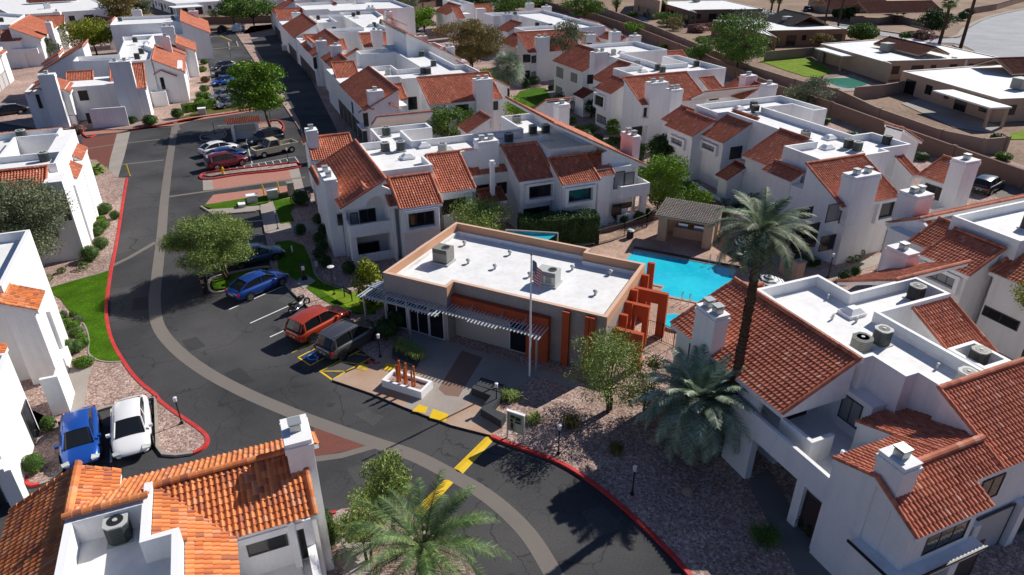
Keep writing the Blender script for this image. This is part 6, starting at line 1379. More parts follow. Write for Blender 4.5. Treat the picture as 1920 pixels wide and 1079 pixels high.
def shrub(u, v, r, h, label, kind='leaf_mid', n=700, leaf=.10, group=None, name='shrub', ry=None, cat='shrub', lumpy=.1, z=.1, core=True, seed=0):
    """clipped or loose rounded shrub; r, h in metres, (u, v) its foot"""
    rng = np.random.default_rng(abs(hash((u, v, seed))) % 99991); p = at(u, v, z); rt = empty(name, (p[0], p[1], z)); ORG[rt.name] = Vector((p[0], p[1], z)); tag(rt, label, cat, group)
    ry = ry or r; d = rng.normal(size=(n, 3)); d /= np.linalg.norm(d, axis=1)[:, None]; d[:, 2] = np.where(d[:, 2] < -.75, -d[:, 2], d[:, 2])
    k = 1+lumpy*np.sin(d[:, 0]*5+u)*np.cos(d[:, 1]*4+v)+rng.uniform(-.05, .05, n)
    P = np.array([p[0], p[1], z+h*.5])+d*k[:, None]*np.array([r, ry, h*.5])
    leaf_object('foliage', leaf_arrays(P, leaf, rng, 0, 0, .7), M[kind], rt)
    if core:
        b = MB(); m_, q = 10, 6
        vs = [(p[0], p[1], z+.02)]
        for j in range(1, q):
            th = math.pi*j/q
            for i in range(m_): vs.append((p[0]+r*.9*math.sin(th)*math.cos(2*math.pi*i/m_), p[1]+ry*.9*math.sin(th)*math.sin(2*math.pi*i/m_), z+h*.5-h*.46*math.cos(th)))
        vs.append((p[0], p[1], z+h*.95)); fs = [(0, 1+(i+1) % m_, 1+i) for i in range(m_)]
        for j in range(q-2):
            for i in range(m_): fs.append((1+j*m_+i, 1+j*m_+(i+1) % m_, 1+(j+1)*m_+(i+1) % m_, 1+(j+1)*m_+i))
        e = 1+(q-2)*m_; fs += [(e+i, e+(i+1) % m_, len(vs)-1) for i in range(m_)]
        b.add(vs, fs); b.build('inner_mass', M['leaf_dark'], rt, smooth=True)
    b = MB(); b.cyl(p[0], p[1], 0, z+h*.3, .05, n=6); b.build('stem', M['bark'], rt); return rt
def hedge(pts, w, h, label, kind='leaf_mid', n=3000, leaf=.14, z=.1, ztop=None):
    P = [Vector(at(u, v, z)[:2]+(0,)) for u, v in pts]; rt = empty('hedge', (P[0].x, P[0].y, z)); ORG[rt.name] = Vector((P[0].x, P[0].y, z)); tag(rt, label, 'hedge')
    rng = np.random.default_rng(int(pts[0][0])); b = MB(); pl_ = [tuple(q)[:2] for q in P]; strip(b, pl_, w*.88, z, z+h*.93); b.build('inner_mass', M['leaf_dark'], rt)
    L = [(P[i+1]-P[i]).length for i in range(len(P)-1)]; tot = sum(L); out = []
    for _ in range(n):
        t = rng.uniform(0, tot); i = 0
        while t > L[i] and i < len(L)-1: t -= L[i]; i += 1
        d = (P[i+1]-P[i]).normalized(); nn = Vector((-d.y, d.x, 0)); q = P[i]+d*t; f = rng.uniform(0, w+2*h)
        bump = .08*math.sin(t*3)+rng.uniform(-.07, .07)
        if f < w: o = nn*(f-w/2); zz = h+bump
        elif f < w+h: o = nn*(w/2+bump); zz = f-w
        else: o = nn*(-w/2-bump); zz = f-w-h
        out.append((q.x+o.x, q.y+o.y, z+max(.05, zz)))
    leaf_object('foliage', leaf_arrays(np.array(out), leaf, rng, 0, 0, .7), M[kind], rt); return rt
def palm(base, H, fl, label, kind='leaf_palm', nf=42, tr=.22, fan=False, dead=0, name='palm_tree', skirt=False, group=None, dz=0.0, boots=True, seed=0, emin=-.55, emax=1.25, lw=.045, llen=.42):
    rng = np.random.default_rng(int(base[0]*7+seed)); p = at(*base, dz); rt = empty(name, (p[0], p[1], dz)); ORG[rt.name] = Vector((p[0], p[1], dz)); tag(rt, label, 'palm tree', group)
    b = MB(); n = max(6, int(H/.22)); z = dz
    for i in range(n):
        f0, f1 = i/n, (i+1)/n; r0_ = tr*(1.18-.3*f0) if f0 < .85 else tr*(.93+.9*(f0-.85)/.15*1.0)
        b.cyl(p[0]+.05*math.sin(f0*3), p[1], z+H*f0, z+H*f1+.03, r0_*.92, r0_*1.10, 12, cap=(i == n-1))
    if boots:
        for i in range(int(H*16) if H < 20 else 200):
            f = rng.uniform(.03, 1); a = rng.uniform(0, 6.28); zz = z+H*f; r0_ = tr*(1.12-.25*f)*(1 if f < .85 else 1.25)
            q = (p[0]+.05*math.sin(f*3)+r0_*math.cos(a), p[1]+r0_*math.sin(a), zz); b.tube([q, (q[0]+.05*math.cos(a), q[1]+.05*math.sin(a), zz+.12)], [.04, .015], 4)
    b.build('trunk', M['barkpalm'], rt)
    V = []; top = np.array([p[0]+.05*math.sin(3), p[1], z+H+.05])
    def frond(a, el, L, wdt, kk):
        h = np.array([math.cos(a), math.sin(a), 0]); e = el; q = top+h*tr*.5; m_ = 16; pts = [q.copy()]; dirs = []
        for j in range(m_):
            d = h*math.cos(e)+np.array([0, 0, math.sin(e)]); q = q+d*L/m_; pts.append(q.copy()); dirs.append(d); e -= (.062+.035*(1-el))*(1.2 if j > 5 else .45)
        side = np.cross(h, [0, 0, 1.0])
        for j in range(m_):
            a_, c_ = pts[j], pts[j+1]; w_ = .022*(1-j/m_)+.006; V.append([a_-side*w_, a_+side*w_, c_+side*w_*.8, c_-side*w_*.8])
            if j < 2: continue
            f = j/m_; ll = llen*wdt*math.sin(math.pi*min(1, .12+f*.86))**.7
            for s2 in (-1, 1):
                for sub in (0, .33, .66):
                    o = a_+(c_-a_)*sub; up = np.array([0, 0, 1.0]); dr = side*s2*.85+dirs[j]*.65+up*(.25-.5*f+rng.uniform(-.12, .12)); dr /= np.linalg.norm(dr); t = o+dr*ll*rng.uniform(.85, 1.1); t[2] -= .06*ll
                    wd = dirs[j]*lw; V.append([o-wd*.5, o+wd*.5, t+wd*.12, t-wd*.12])
    if not fan:
        for k in range(nf):
            a = k*2.399+rng.uniform(-.15, .15); f = (k+.5)/nf; frond(a, emax-(emax-emin)*f**.9, fl*rng.uniform(.85, 1.05)*(.75+.25*min(1, f*2)), 1.0, k)
        leaf_object('fronds', np.array(V).reshape(-1, 3), M[kind], rt)
        if dead:
            V.clear()
            for k in range(dead): frond(rng.uniform(0, 6.28), -1.0-rng.uniform(0, .4), fl*.7, .7, k)
            leaf_object('dead_fronds', np.array(V).reshape(-1, 3), M['leaf_brown'], rt)
    else:
        for k in range(nf):
            a = k*2.399; el = 1.3-2.1*((k+.5)/nf); h = np.array([math.cos(a)*math.cos(el), math.sin(a)*math.cos(el), math.sin(el)]); c = top+h*fl*.5; c[2] -= fl*.08
            V.append([top-[.02, 0, 0], top+[.02, 0, 0], c+[.015, 0, 0], c-[.015, 0, 0]]); s_ = np.cross(h, [0, 0, 1.0]); s_ /= np.linalg.norm(s_)+1e-9; up = np.cross(s_, h)
            for j in range(17):
                th = -1.9+3.8*j/16; d = h*math.cos(th)+s_*math.sin(th); t = c+d*fl*.5*rng.uniform(.9, 1.05); t[2] -= fl*.14; w_ = np.cross(d, up)*.055
                V.append([c, c+d*fl*.25+w_, t, c+d*fl*.25-w_])
        leaf_object('fronds', np.array(V).reshape(-1, 3), M[kind], rt)
        if skirt:
            P = np.array([top]*900)+rng.normal(size=(900, 3))*[.32, .32, .1]; P[:, 2] -= rng.uniform(.2, 2.2, 900)
            leaf_object('dead_skirt', leaf_arrays(P, .6, rng, 0, 2.2, .12), M['leaf_brown'], rt)
    return rt
palm((1352,850), 12.4, 2.7, 'very tall palm with a dark straight trunk, its crown in front of the right block', nf=52, tr=.20, kind='leaf_palm', emax=1.2, emin=-.5)
palm((1296,846), 3.3, 3.5, 'stout silvery date palm on the gravel left of the tall trunk', nf=100, tr=.30, kind='leaf_silver', lw=.06, llen=.55, seed=3, emin=-.9, emax=1.35, dead=5)
palm((806,1170), 4.3, 3.3, 'dark green date palm at the bottom edge of the picture', nf=46, tr=.3, kind='leaf_palmg', seed=5, emin=-.35, emax=1.2)
palm((952,196), 5.4, 3.1, 'fan palm with a shaggy brown trunk between the upper blocks', kind='leaf_silver', nf=70, tr=.22, fan=True, skirt=True)
palm((1352,410), 1.0, 1.5, 'small feather palm behind the barbecue shelter', nf=20, tr=.15); palm((1400,412), 1.4, 1.9, 'grey feather palm against the right block wall, left of the tall palm crown', nf=26, tr=.18, seed=2)
palm((1148,252), 1.0, 1.3, 'bright little fan palm by the upper right block', kind='leaf_bright', nf=22, tr=.12, fan=True); palm((1108,222), 1.6, 1.4, 'dark little fan palm left of the bright one by the upper right block', kind='leaf_dark', nf=24, tr=.12, fan=True)
palm((182,325), .4, 1.1, 'small bright feather palm in the left gravel bed', kind='leaf_bright', nf=18, tr=.1, dz=.1); palm((1488,192), .3, 1.4, 'spiky palm at the alley end behind the right block', kind='leaf_bright', nf=16, tr=.1, fan=True)
for (u, v, H, t, r_) in ((1757,97,10.0,'leftmost of the two tall palms leaning over the street corner',.3),(1798,100,14,'tall palm trunk right at the street corner, its crown out of frame',.3),(1545,50,12,'left one of two slim palm trunks in front of the red roofed house',.22),(1571,52,12,'right one of two slim palm trunks in front of the red roofed house',.22)):
    palm((u, v), H, 2.2, t, kind='leaf_mid', nf=34, tr=r_, fan=True, boots=False, skirt=False)
for (u, v, h, t) in ((1240,30,4,'short shaggy fan palm left of the brown walled house'),(1445,25,5,'pair of shaggy palms, the left one, by the far street'),(1458,26,5,'pair of shaggy palms, the right one, by the far street'),(1155,28,4,'shaggy fan palm in the yard behind the boundary wall'),(195,20,2,'dark feathery palm behind the upper left houses')):
    palm((u, v), h, 2.2, t, kind='leaf_mid', nf=34, tr=.25, fan=True, skirt=True)
T = tree
T((507,240),118,58,'large bright green leafy tree on the car park island by the mailboxes','leaf_bright',11000,.28,30,.28,cr=.36,trunk=.16,lean=(-.25,0))
T((428,524),412,88,'feathery yellow green palo verde shading the blue car','leaf_pv',62000,.105,42,.33,cr=.34,trunk=.12,trunks=2,lean=(-.17,0),ratio=.25,droop=.2)
T((62,535),332,112,'big grey green olive tree at the left edge','leaf_olive',60000,.13,42,.22,cr=.38,trunk=.2,trunks=2,ratio=.35,lean=(-.1,0))
T((25,520),350,50,'smaller grey green olive tree left of the big one','leaf_olive',9000,.13,20,.3,cr=.4,trunk=.15,ratio=.35)
T((1142,772),632,92,'airy palo verde on the gravel in front of the clubhouse corner','leaf_pv',9500,.10,30,.28,cr=.30,trunk=.09,trunks=3,ratio=.22,lean=(-.2,0))
T((1205,780),675,56,'thin pale shrubby tree between the clubhouse corner and the date palm','leaf_pv',4500,.10,18,.2,cr=.34,trunk=.07,trunks=2,ratio=.22)
T((735,1000),862,58,'feathery green tree over the drive behind the dark date palm','leaf_pv',9000,.11,26,.35,cr=.36,trunk=.08,trunks=2,ratio=.25)
T((690,1055),925,55,'loose yellow green shrub tree over the footpath at the bottom','leaf_pv',5000,.11,20,.3,cr=.36,trunk=.06,trunks=2,ratio=.25)
T((885,148),28,70,'wide olive brown mesquite between the two upper rows of blocks','leaf_brown',24000,.24,34,.25,cr=.33,trunk=.16,trunks=3,ratio=.3)
T((848,286),198,44,'green tree against the second block','leaf_mid',5000,.2,18,.25,cr=.4,trunk=.1); T((890,275),202,30,'small green tree right of the one against the second block','leaf_mid',3000,.18,14,.2,cr=.4,trunk=.08)
T((966,232),182,36,'low bright green tree beside the courtyard lawn','leaf_bright',3500,.16,16,.1,cr=.4,trunk=.08)
T((1056,150),36,34,'dark weeping acacia in front of the top centre block','leaf_olive',5500,.22,16,.38,cr=.38,trunk=.1,droop=1.2,ratio=.3)
T((1095,48),2,40,'tree with a dark trunk beside the boundary wall, top centre','leaf_mid',6000,.35,18,.35,cr=.4,trunk=.25,hscale=1.2)
T((1187,68),36,19,'round green tree between the boundary walls','leaf_bright',2600,.28,14,.15,cr=.45,trunk=.12)
T((1380,140),28,68,'big dark green mesquite standing at the boundary wall','leaf_mid',17000,.27,40,.22,cr=.32,trunk=.2,ratio=.35)
T((1313,120),70,34,'low green shrub tree left of the big mesquite','leaf_mid',4500,.26,16,.1,cr=.4,trunk=.1)
T((1512,205),146,46,'wide grey green shrub tree at the corner of the right block','leaf_olive',8000,.2,22,.1,cr=.38,trunk=.1,ratio=.35)
T((1232,395),296,52,'bright lime tree behind the barbecue shelter','leaf_bright',10000,.15,26,.12,cr=.36,trunk=.08,lean=(.15,0)); T((1300,405),345,36,'lime green shrub just above the shelter roof','leaf_bright',4500,.15,16,.05,cr=.4,trunk=.06)
T((1236,318),256,34,'dark leafy tree beside the right block wall','leaf_dark',5000,.2,20,.2,cr=.38,trunk=.09)
T((900,470),374,72,'grey green shrub tree between the middle block and the clubhouse','leaf_pv',15000,.12,30,.1,cr=.38,trunk=.1,trunks=2,ratio=.3)
T((700,575),487,34,'yellow green laurel beside the clubhouse left wall','leaf_yellow',4500,.16,22,.05,cr=.4,trunk=.06)
T((1905,700),495,62,'yellow green tree at the right edge between the two right blocks','leaf_yellow',9000,.13,24,.4,cr=.34,trunk=.1,lean=(.1,0),ratio=.35)
T((1900,770),690,30,'dark green shrub tree at the right edge beside the lower right block','leaf_dark',4000,.15,14,.05,cr=.42,trunk=.06)
T((183,106),36,54,'bright olive green tree standing inside the upper left block','leaf_yellow',9000,.3,28,.3,cr=.36,trunk=.16,lean=(-.1,0)); T((90,118),68,28,'small dusty grey tree before the far left block','leaf_olive',3000,.25,14,.3,cr=.4,trunk=.1)
T((230,38),-12,44,'untidy olive tree behind the far left houses','leaf_brown',5000,.45,20,.15,cr=.4,trunk=.2); T((262,34),2,30,'shrubby tree before the white roofed bungalow','leaf_olive',3500,.35,14,.1,cr=.4,trunk=.15)
T((440,52),-5,32,'left tree by the covered boat','leaf_mid',4500,.4,18,.35,cr=.4,trunk=.2); T((478,57),-5,42,'right tree on the red kerbed corner by the covered boat','leaf_mid',5500,.4,18,.4,cr=.4,trunk=.22); T((405,35),18,18,'low grey bush tree at the far parking edge','leaf_olive',1500,.3,10,.1,cr=.45,trunk=.1)
T((796,66),12,30,'bright green tree at the far car park behind the third block','leaf_bright',5000,.34,20,.2,cr=.4,trunk=.16); T((772,45),-2,26,'grey tree behind the bright one at the far car park','leaf_olive',3000,.34,14,.2,cr=.4,trunk=.16)
T((895,30),-15,40,'dark tree left of the white chimney at the top centre','leaf_dark',5000,.45,16,.1,cr=.42,trunk=.2); T((950,22),-12,52,'dark green trees behind the top centre block','leaf_mid',6000,.45,20,.1,cr=.42,trunk=.2)
T((820,5),-30,40,'dark crown at the top edge, left of centre','leaf_dark',2600,.6,14,.2,cr=.42,trunk=.2) 
T((1745,66),14,36,'dark round tree on the far street corner','leaf_dark',6000,.34,20,.15,cr=.4,trunk=.22); T((1250,50),22,26,'dark spiky shrub tree before the brown walled house','leaf_mid',3500,.3,14,.1,cr=.42,trunk=.1); T((1262,58),32,24,'dry pale shrub beside the spiky shrub tree','leaf_brown',2200,.25,12,.05,cr=.42,trunk=.06,ratio=.2)
T((1538,92),62,24,'olive brown bush by the lawn of the yard','leaf_brown',3000,.25,14,.05,cr=.42,trunk=.08); T((1410,45),22,50,'grey green bushes behind the brown walled house','leaf_olive',4500,.32,20,.05,cr=.4,trunk=.1)
T((1000,12),-10,36,'green trees on the top edge right of centre','leaf_mid',3500,.5,16,.1,cr=.42,trunk=.2)
for i in range(14):
    u = 1150+i*58; T((u, -8-(i % 3)*5), -45-(i*37 % 20), 34, ['dark tree beyond the far street along the top edge','olive tree beyond the far street along the top edge'][i % 2], ['leaf_dark','leaf_olive'][i % 2], 1500, .8, 12, .1, cr=.45, trunk=.2, group='trees beyond the far street', seed=i)
for i in range(9):
    u = 20+i*70; T((u, -6-(i % 3)*4), -38-(i*31 % 16), 32, ['dark tree beyond the far houses, top left','olive tree beyond the far houses, top left'][i % 2], ['leaf_dark','leaf_olive'][i % 2], 1500, .8, 12, .1, cr=.45, trunk=.2, group='trees beyond the far houses', seed=i)
# shrubs
S = shrub
row = [((199,400),.62,.95,'leaf_mid'),((217,411),.42,.75,'leaf_mid'),((191,416),.4,.5,'leaf_bright'),((193,430),.66,.85,'leaf_bright'),((186,441),.45,.7,'leaf_mid'),((191,466),.6,.95,'leaf_mid'),((172,488),.72,1.15,'leaf_mid'),((183,372),.3,.5,'leaf_bright'),((190,402),.4,.5,'leaf_bright')]
for i, ((u, v), r, h, k) in enumerate(row): S(u, v, r, h, ['first wide clipped shrub from the top of the left row, beside the red kerb','small clipped shrub right of the row against the red kerb','low light green shrub third down the left row','wide light green shrub in the middle of the left row','smaller dull shrub below the light green one in the left row','round dull shrub sixth down the left row','largest round shrub at the bottom of the left row','small bright shrub above the left row by the walkway','low light green shrub tucked behind the first of the left row'][i], k, 1300, .07, 'clipped shrubs of the left bed')
for i, (u, v, r, h, k) in enumerate(((157,505,.4,.55,'leaf_mid'),(117,512,.28,.4,'leaf_mid'),(90,528,.35,.5,'leaf_mid'),(64,535,.35,.5,'leaf_mid'),(40,545,.3,.4,'leaf_brown'))):
    S(u, v, r, h, 'loose green bush '+['nearest the kerb','second from the kerb','third from the kerb','fourth from the kerb, by the olive trunk','brown, at the foot of the olive tree'][i]+' below the olive tree', k, 700, .07, 'loose bushes below the olive', lumpy=.25, core=False)
cl_ = [(112,604,.32,.55),(128,612,.34,.55),(148,606,.32,.5),(120,622,.3,.5),(140,616,.35,.5),(130,634,.28,.5),(146,630,.45,.6),(155,640,.35,.55),(131,664,.5,1.0),(147,660,.4,.8),(160,650,.3,.6),(120,596,.28,.5),(138,594,.25,.4)]
for i, (u, v, r, h) in enumerate(cl_): S(u, v, r, h, 'small rounded shrub in the dense cluster by the curved lawn edging', ['leaf_mid','leaf_bright','leaf_olive'][i % 3] if i != 8 else 'leaf_mid', 700, .06, 'shrub cluster at the left lawn')
S(113,697,.38,.6,'round shrub left of the wide one at the end of the left lawn','leaf_bright',800,.07); S(158,688,.62,.65,'wide low shrub below the left lawn by the footpath','leaf_bright',1100,.07,ry=.4)
S(94,806,.36,.8,'upright shrub against the white wall left of the blue car','leaf_mid',1000,.06); S(68,884,.46,1.0,'big round shrub in the corner bed left of the blue car','leaf_mid',1700,.055)
S(283,235,.95,1.3,'dark round bush at the foot of the stepped upper left block','leaf_mid',1500,.12); S(334,222,.8,1.3,'round clipped bush at the left end of the hedge, upper left','leaf_mid',1500,.12); hedge([(345,212),(380,206),(402,200)],1.3,1.1,'long clipped green hedge beside the upper left parking bays','leaf_bright',2600,.14)
S(147,250,.9,1.0,'pink flowering bush at the corner of the upper left block','leaf_pink',1200,.12,lumpy=.2); S(249,232,.6,.9,'small dark bush between the doors of the upper left block','leaf_dark',800,.12)
for i, (u, v, k) in enumerate(((384,121,'leaf_mid'),(381,135,'leaf_yellow'),(386,155,'leaf_red'),(384,172,'leaf_mid'),(377,186,'leaf_mid'),(388,186,'leaf_bright'),(376,196,'leaf_bright'))): S(u, v, .75, .95, 'shrub in the strip behind the parked cars, '+['topmost','yellow, second from the top','red leaved','third green one','fourth green one, left','small bright one on the right','lowest, next to the hedge'][i], k, 700, .13, 'shrubs behind the upper left cars')
hedge([(972,462),(1040,458),(1118,452)],1.6,2.6,'tall dark green clipped hedge behind the clubhouse','leaf_dark',9000,.13)
for i, (u, v, r, h, k) in enumerate(((1148,415,.45,1.1,'leaf_dark'),(1166,417,.5,.75,'leaf_mid'),(1196,414,.6,.85,'leaf_mid'),(1212,408,.4,.8,'leaf_dark'))): S(u, v, r, h, ['dark upright bush at the wall by the pool fence','light rounded bush left of a pair by the pool fence','light rounded bush right of a pair by the pool fence','small dark bush at the fence corner'][i], k, 900, .1, 'bushes at the pool fence')
for i, (u, v, r) in enumerate(((1460,473,.55),(1480,485,.6),(1500,500,.65),(1522,500,.3),(1532,497,.25),(1505,470,.4),(1380,400,.6),(1405,408,.6))): S(u, v, r, r*1.5, 'dark round bush by the right block, '+['first from the left','second from the left','third and largest','tiny, fourth','tiny, fifth','behind the others','left of the wall behind the shelter','right of the wall behind the shelter'][i], 'leaf_dark', 700, .09, 'dark bushes at the right block')
for u, v in ((1590,492),(1605,490),(1550,480),(1575,486),(1612,478)): S(u, v, .35, .5, 'small green ground bush in the bed before the twin flue chimney', 'leaf_mid', 300, .1, 'ground bushes in the right bed', core=False)
S(1583,527,.5,.8,'round bush right of the path by the lower right block','leaf_dark',700,.09); S(1602,518,.35,.8,'small upright bush right of the path','leaf_mid',500,.09)
for i, (u, v) in enumerate(((600,455),(605,470),(600,485),(612,500),(608,440),(598,420),(565,440),(655,512),(680,520))): S(u, v, .5, .9, 'dark bush in the shaded bed along the middle block, '+['by the first curve','below it','third','fourth, at the curve','above them','near the footpath','alone on the gravel','at the white corner','right of the corner'][i], 'leaf_dark', 700, .1, 'dark bushes beside the middle block', lumpy=.2)
S(565,385,.9,1.4,'dark leafy bush by the footpath at the middle block','leaf_dark',1500,.11,lumpy=.2); S(725,630,.8,1.2,'dark leafy bush in front of the pergola glass','leaf_dark',1400,.1,lumpy=.25); S(745,612,.8,1.3,'dark leafy bush under the pergola beams','leaf_dark',1200,.1,lumpy=.25)
def tuft(u, v, r, h, label, kind='leaf_mid', n=260, z=.1, group=None):
    rng = np.random.default_rng(int(u)); p = at(u, v, z); rt = empty('ornamental_grass', (p[0], p[1], z)); ORG[rt.name] = Vector((p[0], p[1], z)); tag(rt, label, 'grass tuft', group); V = []
    for _ in range(n):
        a = rng.uniform(0, 6.28); b0 = np.array([p[0], p[1], z])+rng.normal(size=3)*[r*.35, r*.35, 0]; e = rng.uniform(.2, 1); q = b0+np.array([math.cos(a)*r*e*.5, math.sin(a)*r*e*.5, h*.75]); t = b0+np.array([math.cos(a)*r*e, math.sin(a)*r*e, h*(1-.5*e)]); w_ = np.array([-math.sin(a), math.cos(a), 0])*.015
        V += [[b0-w_, b0+w_, q+w_, q-w_], [q-w_, q+w_, t+w_*.2, t-w_*.2]]
    leaf_object('blades', np.array(V).reshape(-1, 3), M[kind], rt)
for i, (u, v) in enumerate(((753,652),(763,658),(773,664),(782,670))): tuft(u, v, .55, .6, 'tuft of long grass in the dark planter, '+['leftmost','second','third','rightmost'][i], 'leaf_pv', 260, .35, 'grass tufts in the dark planter')
tuft(957,748,.6,.6,'pale spiky grass tuft beside the charcoal bench','leaf_pv'); tuft(1070,800,.45,.8,'tall brown green grass tuft behind the red kerb','leaf_brown'); tuft(1155,848,.4,.6,'brown grass tuft on the shaded gravel','leaf_brown'); tuft(1000,790,.5,.4,'pale agave like tuft beside the boulder','leaf_pv'); tuft(1435,1010,.7,.5,'green spiky tuft beside the lower footpath','leaf_mid')
for i, (u, v) in enumerate(((1520,985),(1545,1010),(1570,1035),(1595,1060),(1620,1085))): S(u, v, .7, .8, 'dark feathery shrub along the big white wall, '+['first','second','third','fourth','fifth'][i]+' from the door', 'leaf_dark', 1500, .09, 'shrubs along the lower right wall', lumpy=.25)
S(608,985,.4,.8,'dark green shrub by the front terrace of the orange roofed block','leaf_dark',1200,.06); S(620,1020,.5,1.2,'taller dark shrub by the front terrace of the orange roofed block','leaf_mid',1800,.06); S(612,1000,.35,.5,'red tipped shrub between the two terrace shrubs','leaf_red',600,.06)
for i, (u, v, r, h) in enumerate(((1577,38,1.3,3.4),(1592,38,1.3,3.6),(1566,34,1.2,3.2),(1682,28,1.2,3.4),(1694,29,1.2,3.4),(1673,26,1.1,3.0))): S(u, v, r, h, 'clipped conical cypress by the red roofed house, '+['left group, middle','left group, nearest','left group, farthest','right group, middle','right group, nearest','right group, farthest'][i], 'leaf_dark', 900, .25, 'cypresses at the red roofed house')
S(1615,76,3.4,3.6,'big round green bush at the street edge behind the patio house','leaf_mid',3500,.3); S(1728,78,2.2,2.4,'pink oleander by the street','leaf_pink',1200,.3,lumpy=.25); S(1708,74,2.6,1.6,'low green bush left of the pink oleander','leaf_mid',1200,.3); S(1880,300,.9,.8,'bright round bush by the alley wall at the right edge','leaf_bright',900,.12); S(1310,60,2.2,1.6,'pink bougainvillea inside the walled yard','leaf_pink',1200,.25,lumpy=.2); S(1440,88,2.0,2.4,'dark green bush by the tan walled house','leaf_mid',1200,.25); S(1185,32,1.6,1.4,'low bush in the pool yard behind the wall','leaf_mid',900,.2); S(1112,92,1.0,.9,'small bright shrub behind the upper right block','leaf_bright',600,.15); S(1244,92,.9,.8,'small shrub in the alley','leaf_bright',600,.15); S(1805,38,1.6,2.2,'clipped bush by the curved pavement','leaf_dark',700,.25); S(1815,30,1.5,2.0,'second clipped bush by the curved pavement','leaf_dark',700,.25)
S(1870,270,1.0,1.2,'dark bush before the lower patio, right edge','leaf_dark',600,.15); S(1590,222,.8,.8,'dark bush at the foot of the alley wall','leaf_dark',500,.15)
def rock(u, v, r, label, z=.1):
    rng = np.random.default_rng(int(u)); p = at(u, v, z); rt = None; bm = bmesh.new(); bmesh.ops.create_icosphere(bm, subdivisions=3, radius=1)
    k = rng.normal(size=(5, 3))
    for w_ in bm.verts:
        c = w_.co.copy(); f = 1+.12*math.sin(c.x*3+k[0][0])+.1*math.sin(c.y*4+k[1][1])+.06*math.sin(c.z*6+k[2][2]+c.x*3); w_.co = Vector((c.x*r*f, c.y*r*.75*f, max(-.1, c.z)*r*.6*f))
    me = bpy.data.meshes.new('boulder'); bm.to_mesh(me); bm.free(); me.materials.append(M['rock']); o = link(bpy.data.objects.new('boulder', me)); o.location = p; o.rotation_euler.z = rng.uniform(0, 3); tag(o, label, 'boulder', 'boulders on the gravel')
rock(990,786,.45,'tan boulder behind the estate map sign'); rock(1230,830,.42,'split tan boulder at the foot of the date palm'); rock(1290,925,.35,'lone boulder on the shaded gravel'); rock(1228,683,.4,'boulder by the red portals of the clubhouse'); rock(1050,805,.2,'small rock near the post lamp')

for i, (u, v, r, h, k) in enumerate(((1098,262,.8,1.2,'leaf_mid'),(1120,268,.7,1.0,'leaf_dark'),(1140,282,.7,1.1,'leaf_mid'),(1082,250,.6,.9,'leaf_bright'),(1165,290,.8,1.2,'leaf_dark'),(1178,300,.7,1.0,'leaf_mid'))): S(u, v, r, h, 'courtyard shrub between the middle and upper right blocks, '+['left, by the path','under the little fan palms','in the middle','far left, brightest','right, dark','nearest the pink chimney'][i], k, 900, .12, 'courtyard shrubs', lumpy=.25)
T((1195,305),268,26,'small leafy tree beside the pink twin flue chimney of the middle block','leaf_dark',3500,.17,16,.15,cr=.4,trunk=.07)
T((1010,240),200,22,'small green tree at the lawn edge behind the middle block','leaf_mid',2500,.18,14,.15,cr=.4,trunk=.07)
T((915,185),125,34,'green understorey tree left of the shaggy fan palm','leaf_bright',3000,.2,14,.1,cr=.4,trunk=.08)
for i, (u, v) in enumerate(((1300,150),(1345,168),(1420,195),(1545,232),(1600,262),(1725,300))): S(u, v, .9, .9, 'low shrub in the alley strip, number '+['one','two','three','four','five','six'][i]+' from the far end along the brown wall', ['leaf_mid','leaf_dark'][i % 2], 500, .15, 'alley shrubs', lumpy=.25)

for i, (u, v) in enumerate(((905,160),(925,172),(940,205),(872,150),(985,165),(1000,158),(1035,170),(1048,195),(1058,215),(1070,232),(1045,232),(1105,250),(1150,272),(1190,318),(1210,332),(1170,268),(1265,345),(1290,362),(1330,392),(1250,330),(838,150),(860,160),(990,240),(1025,222))):
    S(u, v, .7+.25*((i*7) % 3), .9+.3*((i*5) % 3), 'dark leafy bush in the planting between the upper blocks', ['leaf_dark','leaf_mid','leaf_dark','leaf_olive'][i % 4], 650, .15, 'planting between the upper blocks', lumpy=.3, seed=i)
# ------------------------------------------------------------------ vehicles
def car_mesh(kind):
    # stations along x (front +): x, half width, hood/deck height, bottom
    if kind == 'suv': st = [(-2.22,.72,.80,.42),(-2.15,.86,.98,.30),(-1.7,.93,1.04,.24),(-.6,.95,1.02,.22),(.6,.95,1.0,.22),(1.0,.94,1.02,.24),(1.6,.91,.95,.26),(2.1,.84,.80,.32),(2.28,.66,.62,.42)]; cab = [(-2.12,.70,1.02,1.10),(-1.80,.66,1.02,1.58),(-1.0,.66,1.02,1.68),(.10,.65,1.02,1.66),(.45,.64,1.02,1.55),(1.12,.68,1.0,1.03)]
    else: st = [(-2.32,.66,.72,.45),(-2.22,.82,.92,.32),(-1.7,.89,.96,.24),(-.6,.91,.93,.2),(.6,.91,.90,.2),(1.0,.90,.90,.2),(1.6,.87,.82,.24),(2.1,.78,.68,.3),(2.3,.60,.52,.38)]; cab = [(-1.95,.62,.95,.98),(-1.25,.58,.93,1.34),(-.5,.57,.92,1.43),(.15,.57,.91,1.41),(.45,.57,.91,1.34),(1.25,.66,.89,.92)]
    return st, cab
def loft(mb, st, ring, mi=0):
    R = [ring(*s) for s in st]; n = len(R[0]); vs = [p for r in R for p in r]; fs = []
    for i in range(len(R)-1):
        for k in range(n-1): fs.append((i*n+k, (i+1)*n+k, (i+1)*n+k+1, i*n+k+1))
    fs.append(tuple(range(n))); fs.append(tuple((len(R)-1)*n+k for k in range(n-1, -1, -1)))
    mb.add(vs, fs, mi)
PAINTS = {}
